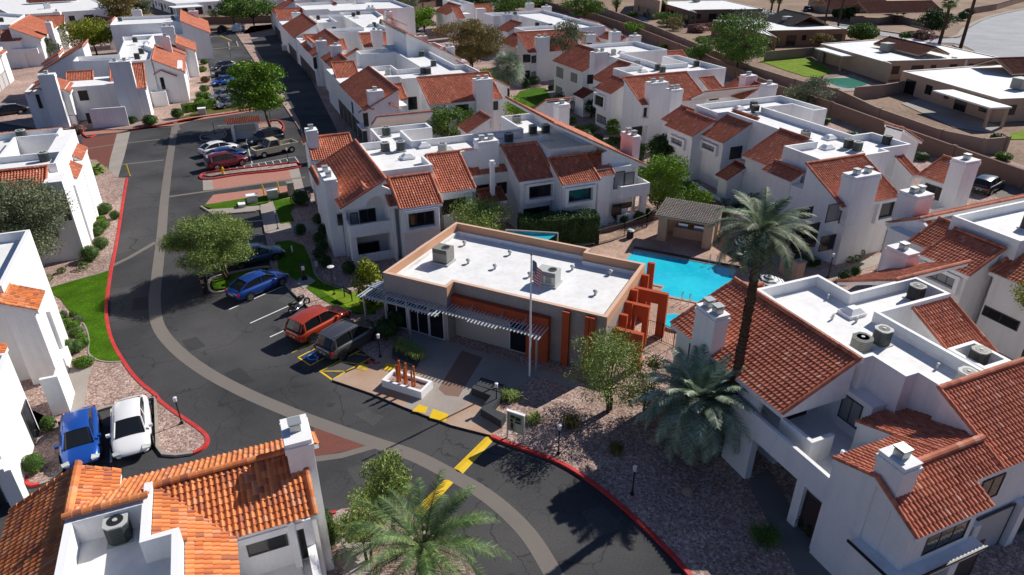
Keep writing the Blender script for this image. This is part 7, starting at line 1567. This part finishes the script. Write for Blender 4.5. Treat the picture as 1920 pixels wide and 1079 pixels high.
def paint(name, col, metal=.35):
    if name not in PAINTS: PAINTS[name] = mat('car_paint_'+name, col, .28, .5, metal, coat=.8)
    return PAINTS[name]
def car(center, front, label, pname, col, kind='sedan', rear=None, scale=1.0, metal=.35, group='parked cars', rails=False, name='parked_car'):
    c = at(*center, .62); f = at(*front, .62); a = math.atan2(f[1]-c[1], f[0]-c[0]); rt = empty(name, (c[0], c[1], 0.0), a); rt.scale = (scale,)*3; tag(rt, label, 'car', group); ORG[rt.name] = Vector((0, 0, 0)); pm = paint(pname, col, metal); st, cab = car_mesh(kind)
    b = MB(); loft(b, st, lambda x, w, h, z: [(x,-w*.80,z),(x,-w*.97,z+.08),(x,-w,z+.3 if z+.3 < h-.2 else h-.25),(x,-w*.985,h-.14),(x,-w*.90,h-.03),(x,-w*.5,h+.015),(x,0,h+.03),(x,w*.5,h+.015),(x,w*.90,h-.03),(x,w*.985,h-.14),(x,w,z+.3 if z+.3 < h-.2 else h-.25),(x,w*.97,z+.08),(x,w*.80,z)])
    body = b.build('body', pm, rt, smooth=True); sub = body.modifiers.new('s', 'SUBSURF'); sub.levels = 1; sub.render_levels = 1
    g_ = MB(); loft(g_, cab, lambda x, w, zb, zt: [(x,-w-.12*min(1,(zt-zb)/.4),zb-.05),(x,-w-.10*min(1,(zt-zb)/.4),zb+.05),(x,-w,zt-.06),(x,-w*.8,zt-.01),(x,0,zt+.01),(x,w*.8,zt-.01),(x,w,zt-.06),(x,w+.10*min(1,(zt-zb)/.4),zb+.05),(x,w+.12*min(1,(zt-zb)/.4),zb-.05)])
    gl = g_.build('window_glass', M['glass'], rt, smooth=False)
    r = MB(); core = cab[1:5]; vs = []; 
    for (x, w, zb, zt) in core: vs += [(x,-w*1.03,zt-.045),(x,-w*.82,zt+.018),(x,0,zt+.035),(x,w*.82,zt+.018),(x,w*1.03,zt-.045)]
    r.add(vs, [(i*5+k, (i+1)*5+k, (i+1)*5+k+1, i*5+k+1) for i in range(3) for k in range(4)]); r.build('roof', pm, rt, smooth=True)
    def _pil(*a): q_ = MB(); q_.tube(*a); q_.build('pillar', pm, rt)
    for s in (-1, 1):
        P = lambda i, t: ((cab[i][0]), s*(cab[i][1]+.105*t+.012), cab[i][2]+(cab[i][3]-.05-cab[i][2])*(1-t))
        _pil([(cab[5][0]-.02, s*(cab[5][1]+.03), cab[5][3]+.0), P(4, 0)], .035, 5); _pil([P(1, 0), (cab[0][0]+.05, s*(cab[0][1]+.03), cab[0][3]+.02)], .045, 5)
        xb = (cab[2][0]+cab[3][0])/2+.05; wB = cab[2][1]; _pil([(xb, s*(wB+.10), cab[2][2]), (xb-.03, s*(wB+.015), cab[2][3]-.05)], .035, 5)
        if kind == 'suv': _pil([(cab[1][0]+.05, s*(wB+.11), cab[1][2]), (cab[1][0]+.1, s*(wB+.015), cab[1][3]-.04)], .09, 5)
    xw = (-1.36, 1.42) if kind == 'suv' else (-1.38, 1.40); rw = .36 if kind == 'suv' else .325; w0 = st[3][1]
    for x in xw:
        for s in (-1, 1):
            wb = MB(); n = 20; y0, y1 = s*(w0-.2), s*(w0+.015); vs = [(x+rw*math.cos(2*math.pi*k/n), y, rw+rw*math.sin(2*math.pi*k/n)) for y in (y0, y1) for k in range(n)]
            wb.add(vs, [(k, (k+1) % n, n+(k+1) % n, n+k) for k in range(n)]+[tuple(range(n)), tuple(range(2*n-1, n-1, -1))]); wh = wb.build('wheel', M['rubber'], rt)
            rb = MB(); q = rw*.66; y = s*(w0+.022)
            for k in range(5):
                a0 = 2*math.pi*k/5; rb.add([(x+q*math.cos(a0-.22), y, rw+q*math.sin(a0-.22)),(x+q*math.cos(a0+.22), y, rw+q*math.sin(a0+.22)),(x+.05*math.cos(a0+1.2), y, rw+.05*math.sin(a0+1.2)),(x+.05*math.cos(a0-1.2), y, rw+.05*math.sin(a0-1.2))], [(0,1,2,3)])
            vs = [(x+r_*math.cos(2*math.pi*k/n), y-.002*s, rw+r_*math.sin(2*math.pi*k/n)) for r_ in (q*.88, q*1.05) for k in range(n)]; rb.add(vs, [(k, (k+1) % n, n+(k+1) % n, n+k) for k in range(n)]); rb.build('rim', M['chrome'], wh)
            ar = MB(); vs = [(x+r_*math.cos(math.pi*k/12), s*(w0+.004), rw+.02+r_*math.sin(math.pi*k/12)) for r_ in (rw*.9, rw*1.16) for k in range(13)]; ar.add(vs, [(k, k+1, 14+k, 13+k) for k in range(12)]); ar.build('wheel_arch', M['black'], rt)
    zf_, zr = st[-2][2], st[1][2]
    for s in (-1, 1):
        h_ = MB(); h_.add([(2.20,s*.80,zf_-.10),(2.05,s*.85,zf_-.02),(2.02,s*.5,zf_+.035),(2.24,s*.45,zf_-.05),(2.27,s*.5,zf_-.16),(2.16,s*.83,zf_-.18)], [(0,1,2,3),(0,3,4,5)]); h_.build('headlight', mat('lamp_glass', (.6,.62,.6), .1) if 'lamp_glass' not in bpy.data.materials else bpy.data.materials['lamp_glass'], rt)
        t_ = MB(); x = st[1][0]; wq = st[1][1]; t_.box(x-.035, x+.10, s*(wq-.28), s*(wq-.02), zr-.26, zr-.10); t_.build('tail_light', mat('tail_red', (.35,.01,.01), .2) if 'tail_red' not in bpy.data.materials else bpy.data.materials['tail_red'], rt)
        m_ = MB(); m_.box(.90, 1.04, s*(w0-.06), s*(w0+.12), st[4][2]+.02, st[4][2]+.15); m_.build('wing_mirror', pm, rt)
    p_ = MB(); p_.box(st[0][0]+.005, st[0][0]+.07, -.26, .26, .58, .70); p_.build('number_plate', M['aclight'], rt)
    p_ = MB(); p_.box(2.2, 2.30, -.5, .5, .34, .46); p_.build('grille', M['black'], rt); p_ = MB(); p_.box(st[0][0]+.0, st[0][0]+.12, -.7, .7, .36, .48); p_.build('bumper', M['black'], rt)
    if rails:
        for s in (-1, 1): r_ = MB(); r_.tube([(-1.75, s*.60, 1.62), (-1.6, s*.61, 1.70), (.1, s*.61, 1.73), (.3, s*.60, 1.66)], .025, 5); r_.build('roof_rail', M['chrome'], rt)
    return rt
car((150,818),(151,868),'bright blue sedan parked at lower left, nose towards the camera','blue',(.015,.09,.42))
car((246,798),(247,850),'white sedan parked beside the blue one at lower left','white',(.78,.78,.78),metal=0,scale=1.04)
car((598,605),(648,578),'burnt orange SUV parked between the motorcycle and the grey SUV','orange',(.40,.045,.012),'suv',metal=.2)
car((655,634),(705,605),'dark grey SUV with silver roof rails in the accessible bay','grey',(.10,.095,.10),'suv',metal=.5,rails=True)
car((484,531),(524,513),'blue sedan parked right of the palo verde tree','blue2',(.012,.06,.30))
car((478,478),(512,470),'dark blue car mostly hidden beneath the palo verde tree','slate',(.03,.06,.11))
car((424,303),(459,296),'dark red SUV beside the yellow hydrant','maroon',(.17,.010,.022),'suv')
car((423,290),(458,283),'blue car between the white sedan and the dark red SUV','blue3',(.02,.06,.24))
car((410,278),(446,270),'white sedan at the far side of the hydrant bays','white2',(.76,.76,.77),metal=0)
car((498,260),(466,267),'dark navy SUV in front of the mailbox kiosk','navy',(.015,.022,.04),'suv')
for (c, f, l, pn, col, k) in (((420,124),(398,128),'black car farthest back in the shaded upper left bays','blk',(.012,.012,.014),'sedan'),((422,136),(398,139),'black SUV beside the blue sedan, upper left bays','blk',(.012,.012,.014),'suv'),((420,152),(398,156),'bright blue sedan in the upper left bays','blue',(.015,.09,.42),'sedan'),((420,178),(398,182),'silver grey sedan in the upper left bays','silver',(.22,.24,.27),'sedan'),((432,194),(405,199),'silver car half behind the big green tree','silver',(.22,.24,.27),'sedan'),
    ((14,208),(-8,211),'black car at the left edge in the shade','blk',(.012,.012,.014),'sedan'),((765,56),(770,64),'white car at the far car park behind the third block','white2',(.76,.76,.77),'suv'),((780,56),(786,64),'dark car beside the white one at the far car park','navy',(.015,.022,.04),'suv'),((1852,348),(1872,338),'dark car at the right edge by the alley wall','blk',(.012,.012,.014),'suv'),((1516,18),(1530,15),'dark pickup like car in the far driveway','navy',(.015,.022,.04),'suv')): car(c, f, l, pn, col, k)
# pickup
def pickup():
    c = at(517,289,0); f = at(478,297,0); a = math.atan2(f[1]-c[1], f[0]-c[0]); rt = empty('pickup_truck', (c[0], c[1], 0), a); ORG[rt.name] = Vector((0,0,0)); tag(rt, 'old beige pickup truck with its bonnet off, facing left', 'pickup', 'parked cars'); pm = mat('beige_paint', (.50,.44,.33), .45, .4)
    b = MB(); b.box(-2.6, -.35, -.93, -.83, .55, 1.15); b.box(-2.6, -.35, .83, .93, .55, 1.15); b.box(-2.6, -2.52, -.83, .83, .55, 1.15); b.box(-2.6, -.35, -.83, .83, .55, .68); b.build('load_bed', pm, rt)
    b = MB(); b.box(-.35, 1.15, -.95, .95, .42, 1.12); b.box(1.15, 2.55, -.95, -.72, .45, 1.08); b.box(1.15, 2.55, .72, .95, .45, 1.08); b.box(2.4, 2.58, -.9, .9, .45, .98); b.build('body', pm, rt)
    b = MB(); loft(b, [(-.33,.86,1.1,1.62),(-.1,.74,1.1,1.80),(.65,.74,1.1,1.80),(1.12,.82,1.1,1.14)], lambda x, w, zb, zt: [(x,-.88,zb),(x,-w,zt),(x,w,zt),(x,.88,zb)]); b.build('window_glass', M['glass'], rt)
    b = MB(); b.box(-.3, .68, -.77, .77, 1.79, 1.85); b.tube([(.68,-.75,1.8),(1.14,-.84,1.12)], .04, 5); b.tube([(.68,.75,1.8),(1.14,.84,1.12)], .04, 5); b.tube([(-.2,-.76,1.8),(-.34,-.88,1.1)], .06, 5); b.tube([(-.2,.76,1.8),(-.34,.88,1.1)], .06, 5); b.build('cab_roof', pm, rt)
    b = MB(); b.box(1.2, 2.38, -.7, .7, .5, .92); [b.box(1.3+.3*k, 1.42+.3*k, -.4, .4, .92, 1.0) for k in range(3)]; b.build('engine_bay', M['black'], rt)
    b = MB(); b.box(2.58, 2.66, -.95, .95, .42, .56); b.build('bumper', M['chrome'], rt)
    for x in (-1.65, 1.75):
        for s in (-1, 1):
            wb = MB(); n = 20; r = .39; vs = [(x+r*math.cos(2*math.pi*k/n), y, r+r*math.sin(2*math.pi*k/n)) for y in (s*.72, s*.965) for k in range(n)]; wb.add(vs, [(k, (k+1) % n, n+(k+1) % n, n+k) for k in range(n)]+[tuple(range(n)), tuple(range(2*n-1, n-1, -1))]); wh = wb.build('wheel', M['rubber'], rt)
            rb = MB(); vs = [(x+.2*math.cos(2*math.pi*k/n), s*.97, r+.2*math.sin(2*math.pi*k/n)) for k in range(n)]; rb.add(vs, [tuple(range(n))]); rb.build('rim', M['aclight'], wh)
    for s in (-1, 1): b = MB(); b.box(2.56, 2.6, s*.6, s*.85, .7, .9); b.build('headlight', M['aclight'], rt)
    b = MB(); b.tube([(-2.0,-.2,.8),(-.8,.1,.8)], .16, 8); b.box(-1.8, -1.2, .2, .6, .7, 1.0); o = b.build('cargo', M['acgrey'], rt)
pickup()
def motorbike():
    c = at(562,582,0); f = at(577,573,0); a = math.atan2(f[1]-c[1], f[0]-c[0]); rt = empty('motorcycle', (c[0], c[1], 0), a); ORG[rt.name] = Vector((0,0,0)); tag(rt, 'black motorcycle parked beside the burnt orange SUV', 'motorcycle')
    for x in (-.72, .74):
        b = MB(); n = 20
        for k in range(n): b.tube([(x+.27*math.cos(2*math.pi*k/n), 0, .31+.27*math.sin(2*math.pi*k/n)), (x+.27*math.cos(2*math.pi*(k+1)/n), 0, .31+.27*math.sin(2*math.pi*(k+1)/n))], .06, 6)
        wh = b.build('wheel', M['rubber'], rt); r = MB(); [r.tube([(x, 0, .31), (x+.24*math.cos(t), 0, .31+.24*math.sin(t))], .012, 4) for t in np.linspace(0, 6.28, 10)]; r.build('spokes', M['chrome'], wh)
    for nm, m, pts, rr in (('frame','black',[(-.7,0,.32),(-.35,0,.6),(.35,0,.7),(.55,0,.8)],.05),('fork','metal',[(.74,.07,.31),(.52,.07,.95)],.025),('fork','metal',[(.74,-.07,.31),(.52,-.07,.95)],.025),('handlebar','chrome',[(.40,-.36,1.02),(.5,-.12,.98),(.5,.12,.98),(.40,.36,1.02)],.02),('seat','black',[(-.85,0,.82),(-.5,0,.76),(-.1,0,.78)],.12),('fuel_tank','black',[(-.1,0,.82),(.2,0,.90),(.42,0,.84)],.16),('engine','metal',[(-.2,0,.42),(.25,0,.45)],.19),('exhaust','chrome',[(.2,-.16,.35),(-.4,-.18,.32),(-.8,-.2,.38)],.045),('headlight','chrome',[(.58,0,.88),(.68,0,.87)],.09)):
        b = MB(); b.tube(pts, rr, 8); b.build(nm, M[m], rt, smooth=True)
motorbike()
# covered boat and trailer
def covered(u, v, L, w, h, label, m, ang):
    p = at(u, v, 0); rt = empty('covered_boat', p, ang); ORG[rt.name] = Vector((0,0,0)); tag(rt, label, 'boat'); b = MB()
    loft(b, [(-L/2,w*.3,h*.55,.4),(-L*.4,w*.45,h*.9,.3),(-.1*L,w*.5,h,.3),(.2*L,w*.45,h*.85,.35),(.42*L,w*.25,h*.7,.5),(.5*L,w*.05,h*.6,.6)], lambda x, w_, z, zb: [(x,-w_*.9,zb),(x,-w_,zb+(z-zb)*.55),(x,-w_*.4,z*.93),(x,0,z),(x,w_*.4,z*.93),(x,w_,zb+(z-zb)*.55),(x,w_*.9,zb)]); b.build('cover', m, rt)
    b = MB(); b.box(-L*.3, L*.6, -.05, .05, .3, .4); [b.cyl(-.2*L, s*w*.4, 0, .5, .25, n=10) for s in (-1, 1)]; b.build('trailer', M['black'], rt)
covered(449,60,5.5,2.6,2.2,'boat wrapped in a pale grey cover in the far left corner bay',mat('grey_tarp', (.45,.50,.55), .6),1.2); covered(418,60,4.5,2.2,1.6,'vehicle under a black cover beside the covered boat',M['black'],1.3)
p = at(1755,142,0); tr_ = empty('travel_trailer', p, AZC+.25); ORG[tr_.name] = Vector(rot2(p, -(AZC+.25))); tag(tr_, 'white travel trailer parked between the two patio houses', 'trailer'); x, y, z = rot2(p, -(AZC+.25))
b = MB(); b.box(x-4, x+4, y-1.2, y+1.2, .6, 3.0); b.build('body', M['coping'], tr_); b = MB(); [b.box(x-3+k*2.4, x-2.3+k*2.4, y-.4, y+.4, 3.0, 3.25) for k in range(3)]; b.build('roof_vent', M['aclight'], tr_); b = MB(); [b.cyl(x+k, y-1.1, 0, .6, .35, n=12) for k in (-.5, .5)]; b.build('wheel', M['rubber'], tr_)
# person
def person():
    p = at(386,553,0); rt = empty('person', (p[0], p[1], 0), YAW); tag(rt, 'person in dark clothes standing in the tree shade beside the palo verde', 'person'); ORG[rt.name] = Vector((0,0,0))
    J = {'pel':((0,0,.95),.14),'ch':((0,0,1.25),.155),'nk':((0,0,1.47),.06),'hd':((.01,0,1.60),.085),'ht':((.01,0,1.72),.07),
      'ls':((0,.17,1.40),.06),'le':((.02,.24,1.13),.045),'lw':((.10,.22,.90),.033),'lh':((.13,.21,.82),.035),'rs':((0,-.17,1.40),.06),'re':((.02,-.24,1.13),.045),'rw':((.08,-.23,.90),.033),'rh':((.11,-.22,.82),.035),
      'lk':((.02,.10,.50),.07),'la':((0,.11,.09),.045),'lt':((.16,.12,.05),.04),'rk':((.03,-.10,.50),.07),'ra':((-.02,-.11,.09),.045),'rt':((.14,-.12,.05),.04),'lhip':((0,.09,.9),.1),'rhip':((0,-.09,.9),.1)}
    E = [('pel','ch'),('ch','nk'),('nk','hd'),('hd','ht'),('ch','ls'),('ls','le'),('le','lw'),('lw','lh'),('ch','rs'),('rs','re'),('re','rw'),('rw','rh'),('pel','lhip'),('lhip','lk'),('lk','la'),('la','lt'),('pel','rhip'),('rhip','rk'),('rk','ra'),('ra','rt')]
    for s, h in ((1, 'lh'), (-1, 'rh')):
        bx, by, bz = J[h][0]
        for i in range(4): k = f'{h}f{i}'; J[k] = ((bx+.02+.012*i, by-s*(.012), bz-.075+.008*abs(i-1)), .009); E.append((h, k))
        J[h+'t'] = ((bx+.045, by-s*.03, bz-.02), .010); E.append((h, h+'t'))
    keys = list(J); me = bpy.data.meshes.new('body'); me.from_pydata([J[k][0] for k in keys], [(keys.index(a), keys.index(b)) for a, b in E], []); o = link(bpy.data.objects.new('body', me)); o.parent = rt
    sk = o.modifiers.new('skin', 'SKIN'); 
    for i, k in enumerate(keys): me.skin_vertices[0].data[i].radius = (J[k][1],)*2
    me.skin_vertices[0].data[0].use_root = True; ss_ = o.modifiers.new('sub', 'SUBSURF'); ss_.levels = 1; ss_.render_levels = 2
    me.materials.append(mat('skin', (.30,.17,.11), .6))
    def sleeve(pts, rr, m, nm): b = MB(); b.tube(pts, rr, 12); b.build(nm, m, rt, smooth=True)
    dk = mat('black_cloth', (.02,.02,.024), .9); b = MB()
    vs = []; prof = [(.88,.17,.12),(1.0,.165,.12),(1.15,.17,.13),(1.35,.20,.13),(1.44,.15,.10),(1.49,.07,.07)]; n = 14
    for z, wy, wx in prof: vs += [(wx*math.cos(2*math.pi*k/n), wy*math.sin(2*math.pi*k/n), z) for k in range(n)]
    b.add(vs, [(j*n+k, j*n+(k+1) % n, (j+1)*n+(k+1) % n, (j+1)*n+k) for j in range(len(prof)-1) for k in range(n)])
    for s in (-1, 1): b.tube([(0,s*.15,1.42),(.01,s*.21,1.28),(.02,s*.24,1.12),(.09,s*.225,.91)], [.075,.068,.06,.045], 10)
    b.build('shirt', dk, rt, smooth=True); b = MB()
    for s in (-1, 1): b.tube([(0,s*.085,.95),(.01,s*.10,.75),(.02,s*.10,.5),(.0,s*.11,.07)], [.125,.105,.095,.08], 12)
    b.build('trousers', dk, rt, smooth=True); b = MB(); b.tube([(-.01,0,1.63),(-.012,0,1.70),(-.01,0,1.735)], [.098,.10,.06], 12); b.build('hair', M['black'], rt, smooth=True)
person()
# ------------------------------------------------------------------ walls, fences, far houses
def wall(name, pts, h, w, m, label, cat='wall', hp=0.0, cap=True, piers=0):
    P = px(pts, hp); p0 = P[0]; rt = empty(name, (p0[0], p0[1], 0)); tag(rt, label, cat); b = MB(); strip(b, P, w, 0, h); b.build('wall_panel', m, rt)
    if cap: b = MB(); strip(b, P, w+.08, h-.02, h+.06); b.build('coping', m, rt)
    if piers:
        for i in range(len(P)-1):
            a, c = Vector(P[i]), Vector(P[i+1]); L_ = (c-a).length; n = max(1, int(L_/piers))
            for k in range(n+1): q = a.lerp(c, k/n); b = MB(); b.box(q.x-.25, q.x+.25, q.y-.25, q.y+.25, 0, h+.14); b.build('pier', m, rt)
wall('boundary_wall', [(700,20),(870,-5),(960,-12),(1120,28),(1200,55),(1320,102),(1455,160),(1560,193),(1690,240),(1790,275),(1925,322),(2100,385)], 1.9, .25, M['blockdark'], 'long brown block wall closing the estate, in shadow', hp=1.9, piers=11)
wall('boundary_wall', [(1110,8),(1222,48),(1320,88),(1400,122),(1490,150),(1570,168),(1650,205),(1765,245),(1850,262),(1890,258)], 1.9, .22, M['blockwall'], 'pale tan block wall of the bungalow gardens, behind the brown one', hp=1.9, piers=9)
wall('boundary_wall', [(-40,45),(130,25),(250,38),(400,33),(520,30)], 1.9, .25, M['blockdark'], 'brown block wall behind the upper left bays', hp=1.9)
wall('garden_wall', [(1435,98),(1525,90),(1545,101)], 1.8, .2, M['blockwall'], 'tan block wall at the back of the bright lawn', hp=1.8); wall('garden_wall', [(1290,48),(1345,43),(1420,33)], 1.8, .2, M['blockdark'], 'brown garden wall by the brown walled house', hp=1.8)
wall('garden_wall', [(1604,165),(1660,160),(1705,152),(1712,150)], 1.8, .2, M['blockwall'], 'tan block wall between the green pool and the dirt yard', hp=1.8); wall('garden_wall', [(1595,33),(1650,35),(1680,30),(1750,45)], 1.5, .2, M['blockwall'], 'low tan wall before the red roofed house', hp=1.5); wall('garden_wall', [(1826,15),(1870,8),(1925,-8)], 1.8, .2, M['blockwall'], 'tan wall along the far pavement, top right', hp=1.8)
wall('terrace_wall', [(1130,440),(1200,422),(1232,415)], .5, .12, M['blockdark'], 'low dark wall under the pool fence', cap=False)
wall('courtyard_wall', [(1262,318),(1380,395),(1440,440)], 1.2, .2, M['stucco'], 'white low wall stepping down beside the shelter', hp=1.2)
def fence(pts, h, label, step=.12, hp=.1, m='black'):
    P = [Vector(q) for q in px(pts, hp)]; rt = empty('pool_fence', (P[0].x, P[0].y, 0)); tag(rt, label, 'fence'); r = MB(); k_ = MB()
    for a, c in zip(P[:-1], P[1:]):
        for z in (.2, h): r.tube([(a.x, a.y, z), (c.x, c.y, z)], .022, 4)
        n = max(1, int((c-a).length/step))
        for i in range(n+1): q = a.lerp(c, i/n); k_.tube([(q.x, q.y, .1), (q.x, q.y, h)], .011, 4)
        for q in (a, c): r.tube([(q.x, q.y, .05), (q.x, q.y, h+.08)], .035, 5)
    r.build('rails', M[m], rt); o = k_.build('pickets', M[m], rt); o['kind'] = 'stuff'
fence([(1110,462),(1170,445),(1212,428),(1235,405)], 1.4, 'black metal fence between the pool and the middle block'); fence([(1210,632),(1240,642),(1262,652),(1290,680)], 1.4, 'black metal fence beside the red portals'); fence([(1375,420),(1470,470),(1475,512)], 1.4, 'black metal fence right of the shelter, in shade')
fence([(1302,375),(1360,412)], 1.3, 'white railing on the terrace of the right block', m='coping')
for i, (u, v) in enumerate(((1471,512),(1492,527))):
    p = at(u, v, .1); r = thing_boxes('gate_pillar', ['left tan stucco pillar of the pool gate','right tan stucco pillar of the pool gate'][i], 'pillar', p, 0, 'pool gate pillars'); b = MB(); b.box(p[0]-.35, p[0]+.35, p[1]-.3, p[1]+.3, .1, 1.7); b.build('shaft', M['tan'], r); b = MB(); b.box(p[0]-.4, p[0]+.4, p[1]-.35, p[1]+.35, 1.7, 1.78); b.build('cap', M['concrete'], r)
# bungalows beyond the wall
def house(name, label, base, pts, zp, wm, ang, roof='roofwhite', par=.12, wins=()):
    B = Bld(name, label, 'house', base, ang=ang, wallmat=wm, zp=zp); B.roofm = roof; B.copm = 'coping'; Q, _z = B.flat(pts, zp=zp, par=par, t=.3)
    for i in range(len(Q)):
        a, b = Q[i], Q[(i+1) % len(Q)]; L_ = math.hypot(b[0]-a[0], b[1]-a[1]); nx, ny = (b[1]-a[1])/max(L_, .1), -(b[0]-a[0])/max(L_, .1)
        if L_ < 5 or (nx > -.7 and ny > -.7): continue
        ax_ = 'x' if nx < -.7 else 'y'; lo, hi = sorted((a[1], b[1])) if ax_ == 'x' else sorted((a[0], b[0])); c = a[0] if ax_ == 'x' else a[1]; t = lo+1.6; k = 0
        while t < hi-2.4:
            w_ = [1.3, 2.2, .9][k % 3]; z0_ = [1.0, .15, 1.2][k % 3]; B.win(ax_, c-.02, 0, 0, style='glass', mull=1 if w_ > 1 else 0, raw=(t, t+w_, z0_, 2.25)); t += 3.7; k += 1
    return B
H1 = house('bungalow', 'bungalow with a white flat roof, tiled ridge and covered patio by the green pool', (1640,150), [(1562,88),(1673,121),(1676,117),(1836,108),(1738,72),(1655,74)], 3.2, 'tan', -14)
def gable_over(B, e0, e1, r0_, zl, m=.4, tile='tile_dark', d='+y'):
    g = B.shed(d, e0, e1, r0_, zl=zl, m=m, wall=False, tile=tile); B.shedn('-'+d[1], g['cr']*2-g['ce'], g['cr'], g['lo'], g['hi'], g['zl'], g['zr'], wall=False, tile=tile); return g
def patio(B, pts, z, label=None):
    Q = B.rect(pts, z); xs = [q[0] for q in Q]; ys = [q[1] for q in Q]; b = MB(); b.box(min(xs), max(xs), min(ys), max(ys), z-.2, z); b.build('patio_roof', M['coping'], B.root)
    for x in (min(xs)+.3, max(xs)-.3): b = MB(); b.box(x-.15, x+.15, min(ys)+.15, min(ys)+.45, 0, z-.2); b.build('patio_post', M[B.wm], B.root)
    return Q
patio(H1, [(1537,92),(1577,107),(1603,104),(1562,89)], 2.8)
gg = H1.shed('+y', (1665,82), (1735,104), (1685,74) if False else (1666,79), zl=3.2, m=.5, wall=False, tile='tile_dark') if False else None
def gable_px(B, a, b_, zr, half, m=.4, tile='tile_dark'):
    """gable along the picture line a-b at ridge height zr"""
    A = B.L(*a, zr); C = B.L(*b_, zr); dx, dy = abs(A[0]-C[0]), abs(A[1]-C[1])
    if dx > dy:
        y = (A[1]+C[1])/2; lo, hi = sorted((A[0], C[0])); B.shedn('+y', y-half, y, lo, hi, zr-half*m, zr, wall=False, tile=tile); B.shedn('-y', y+half, y, lo, hi, zr-half*m, zr, wall=False, tile=tile)
    else:
        x = (A[0]+C[0])/2; lo, hi = sorted((A[1], C[1])); B.shedn('+x', x-half, x, lo, hi, zr-half*m, zr, wall=False, tile=tile); B.shedn('-x', x+half, x, lo, hi, zr-half*m, zr, wall=False, tile=tile)
gable_px(H1, (1669,70), (1754,90), 4.9, 3.0)
H1.win('y', H1.rect([(1562,88),(1673,121),(1676,117)], 3.2)[0][1] if False else 0, 0, 0) if False else None
H1.done()
H2 = house('bungalow', 'bungalow with a white flat roof and a long patio roof at the right edge', (1860,220), [(1722,140),(1905,198),(1990,170),(1990,110),(1860,122)], 3.2, 'tan', -14)
patio(H2, [(1754,172),(1866,205),(1892,199),(1780,167)], 2.8); gable_px(H2, (1895,117), (2000,100), 5.2, 4); H2.done()
H3 = house('bungalow', 'brown walled house with a white flat roof, upper right', (1330,45), [(1240,6),(1307,25),(1308,20),(1372,17),(1372,19),(1423,17),(1350,-2)], 3.4, 'blockdark', -14); H3.done()
H4 = house('bungalow', 'tan walled house with a white flat roof and a grey tiled gable, upper right', (1480,70), [(1350,45),(1457,71),(1475,63),(1570,50),(1500,35),(1440,30)], 3.4, 'brownst', -14); gable_px(H4, (1471,19), (1520,30), 5.6, 5.5, .45, 'tile_grey'); H4.done()
H5 = Bld('bungalow', 'low house with red tiled roofs along the top right edge', 'house', (1640,30), ang=-14, wallmat='tan', zl=3.0, m=.4)
gable_px(H5, (1555,2), (1640,-5), 5.0, 5, .4, 'tile_dark'); gable_px(H5, (1610,5), (1745,2), 5.2, 5.5, .4, 'tile_dark'); p = H5.L(1620,25,0); H5.W.box(p[0]-12, p[0]+22, p[1]+1, p[1]+12, 0, 3.2)
for k in range(3): H5.win('y', p[1]+.98, 0, 0, style='pale' if k == 0 else 'glass', mull=0, raw=(p[0]-11+k*6, p[0]-7+k*6, .1, 2.4))
H5.done()
H6 = house('bungalow', 'long pale house with a white roof and a red tile strip, top left corner', (90,40), [(-30,32),(180,20),(186,5),(150,-15),(0,-5)], 3.4, 'stucco', 18); gable_px(H6, (45,-2), (145,-3), 4.6, 2.0); patio(H6, [(112,27),(170,24),(168,19),(110,22)], 2.8); H6.chimp(81, 94, 8, 4.6, 1.2, 1); H6.done()
H7 = house('bungalow', 'long pale house with a white roof behind the far left block', (340,30), [(280,10),(418,3),(410,-14),(300,-15)], 3.4, 'stucco', 15); patio(H7, [(320,16),(378,13),(376,9),(320,12)], 2.8); H7.done()
H8 = house('bungalow', 'pale house with a white roof at the top edge behind the far bays', (560,8), [(495,5),(610,-2),(600,-14),(500,-10)], 3.4, 'stucco', 15); H8.done()
H9 = house('bungalow', 'brown house wall behind the trees at the top, left of centre', (740,5), [(700,0),(860,-8),(850,-22),(700,-12)], 3.4, 'brownst', 15, roof='roofwhite'); H9.done()
H10 = house('bungalow', 'tan two storey house at the top edge behind the shaggy palm', (1200,15), [(1190,-8),(1238,2),(1250,-14),(1200,-20)], 5.0, 'tan', -14); H10.done()
for i in range(16):
    u = -200+i*150; q = [(u,-28-(i%3)*7),(u+95,-30-(i%3)*7),(u+90,-40-(i%3)*7),(u+5,-38-(i%3)*7)]
    h = house('bungalow', 'flat roofed house in the distance beyond the top edge', (u+40,-26), q, 3.4, ['tan','stucco','brownst'][i % 3], [15,-14][i % 2]); h.root['group'] = 'distant houses'; h.done()
for (u, v, z, t) in ((1661,98,3.1,'box cooler on the white roof of the patio house by the green pool'),(1910,168,3.1,'box cooler on the white roof at the right edge'),(1475,45,3.3,'box cooler on the roof of the tan walled house'),(1305,5,3.3,'box cooler on the roof of the brown walled house')):
    p = at(u, v, z); r = thing_boxes('evaporative_cooler', t, 'air conditioner', p, 0, 'box coolers'); b = MB(); b.box(p[0]-.9, p[0]+.9, p[1]-.8, p[1]+.8, z+.1, z+1.5); b.build('cabinet', M['acgrey'], r); b = MB(); b.box(p[0]-.95, p[0]+.95, p[1]-.85, p[1]+.85, z+1.5, z+1.58); b.build('lid', M['aclight'], r)
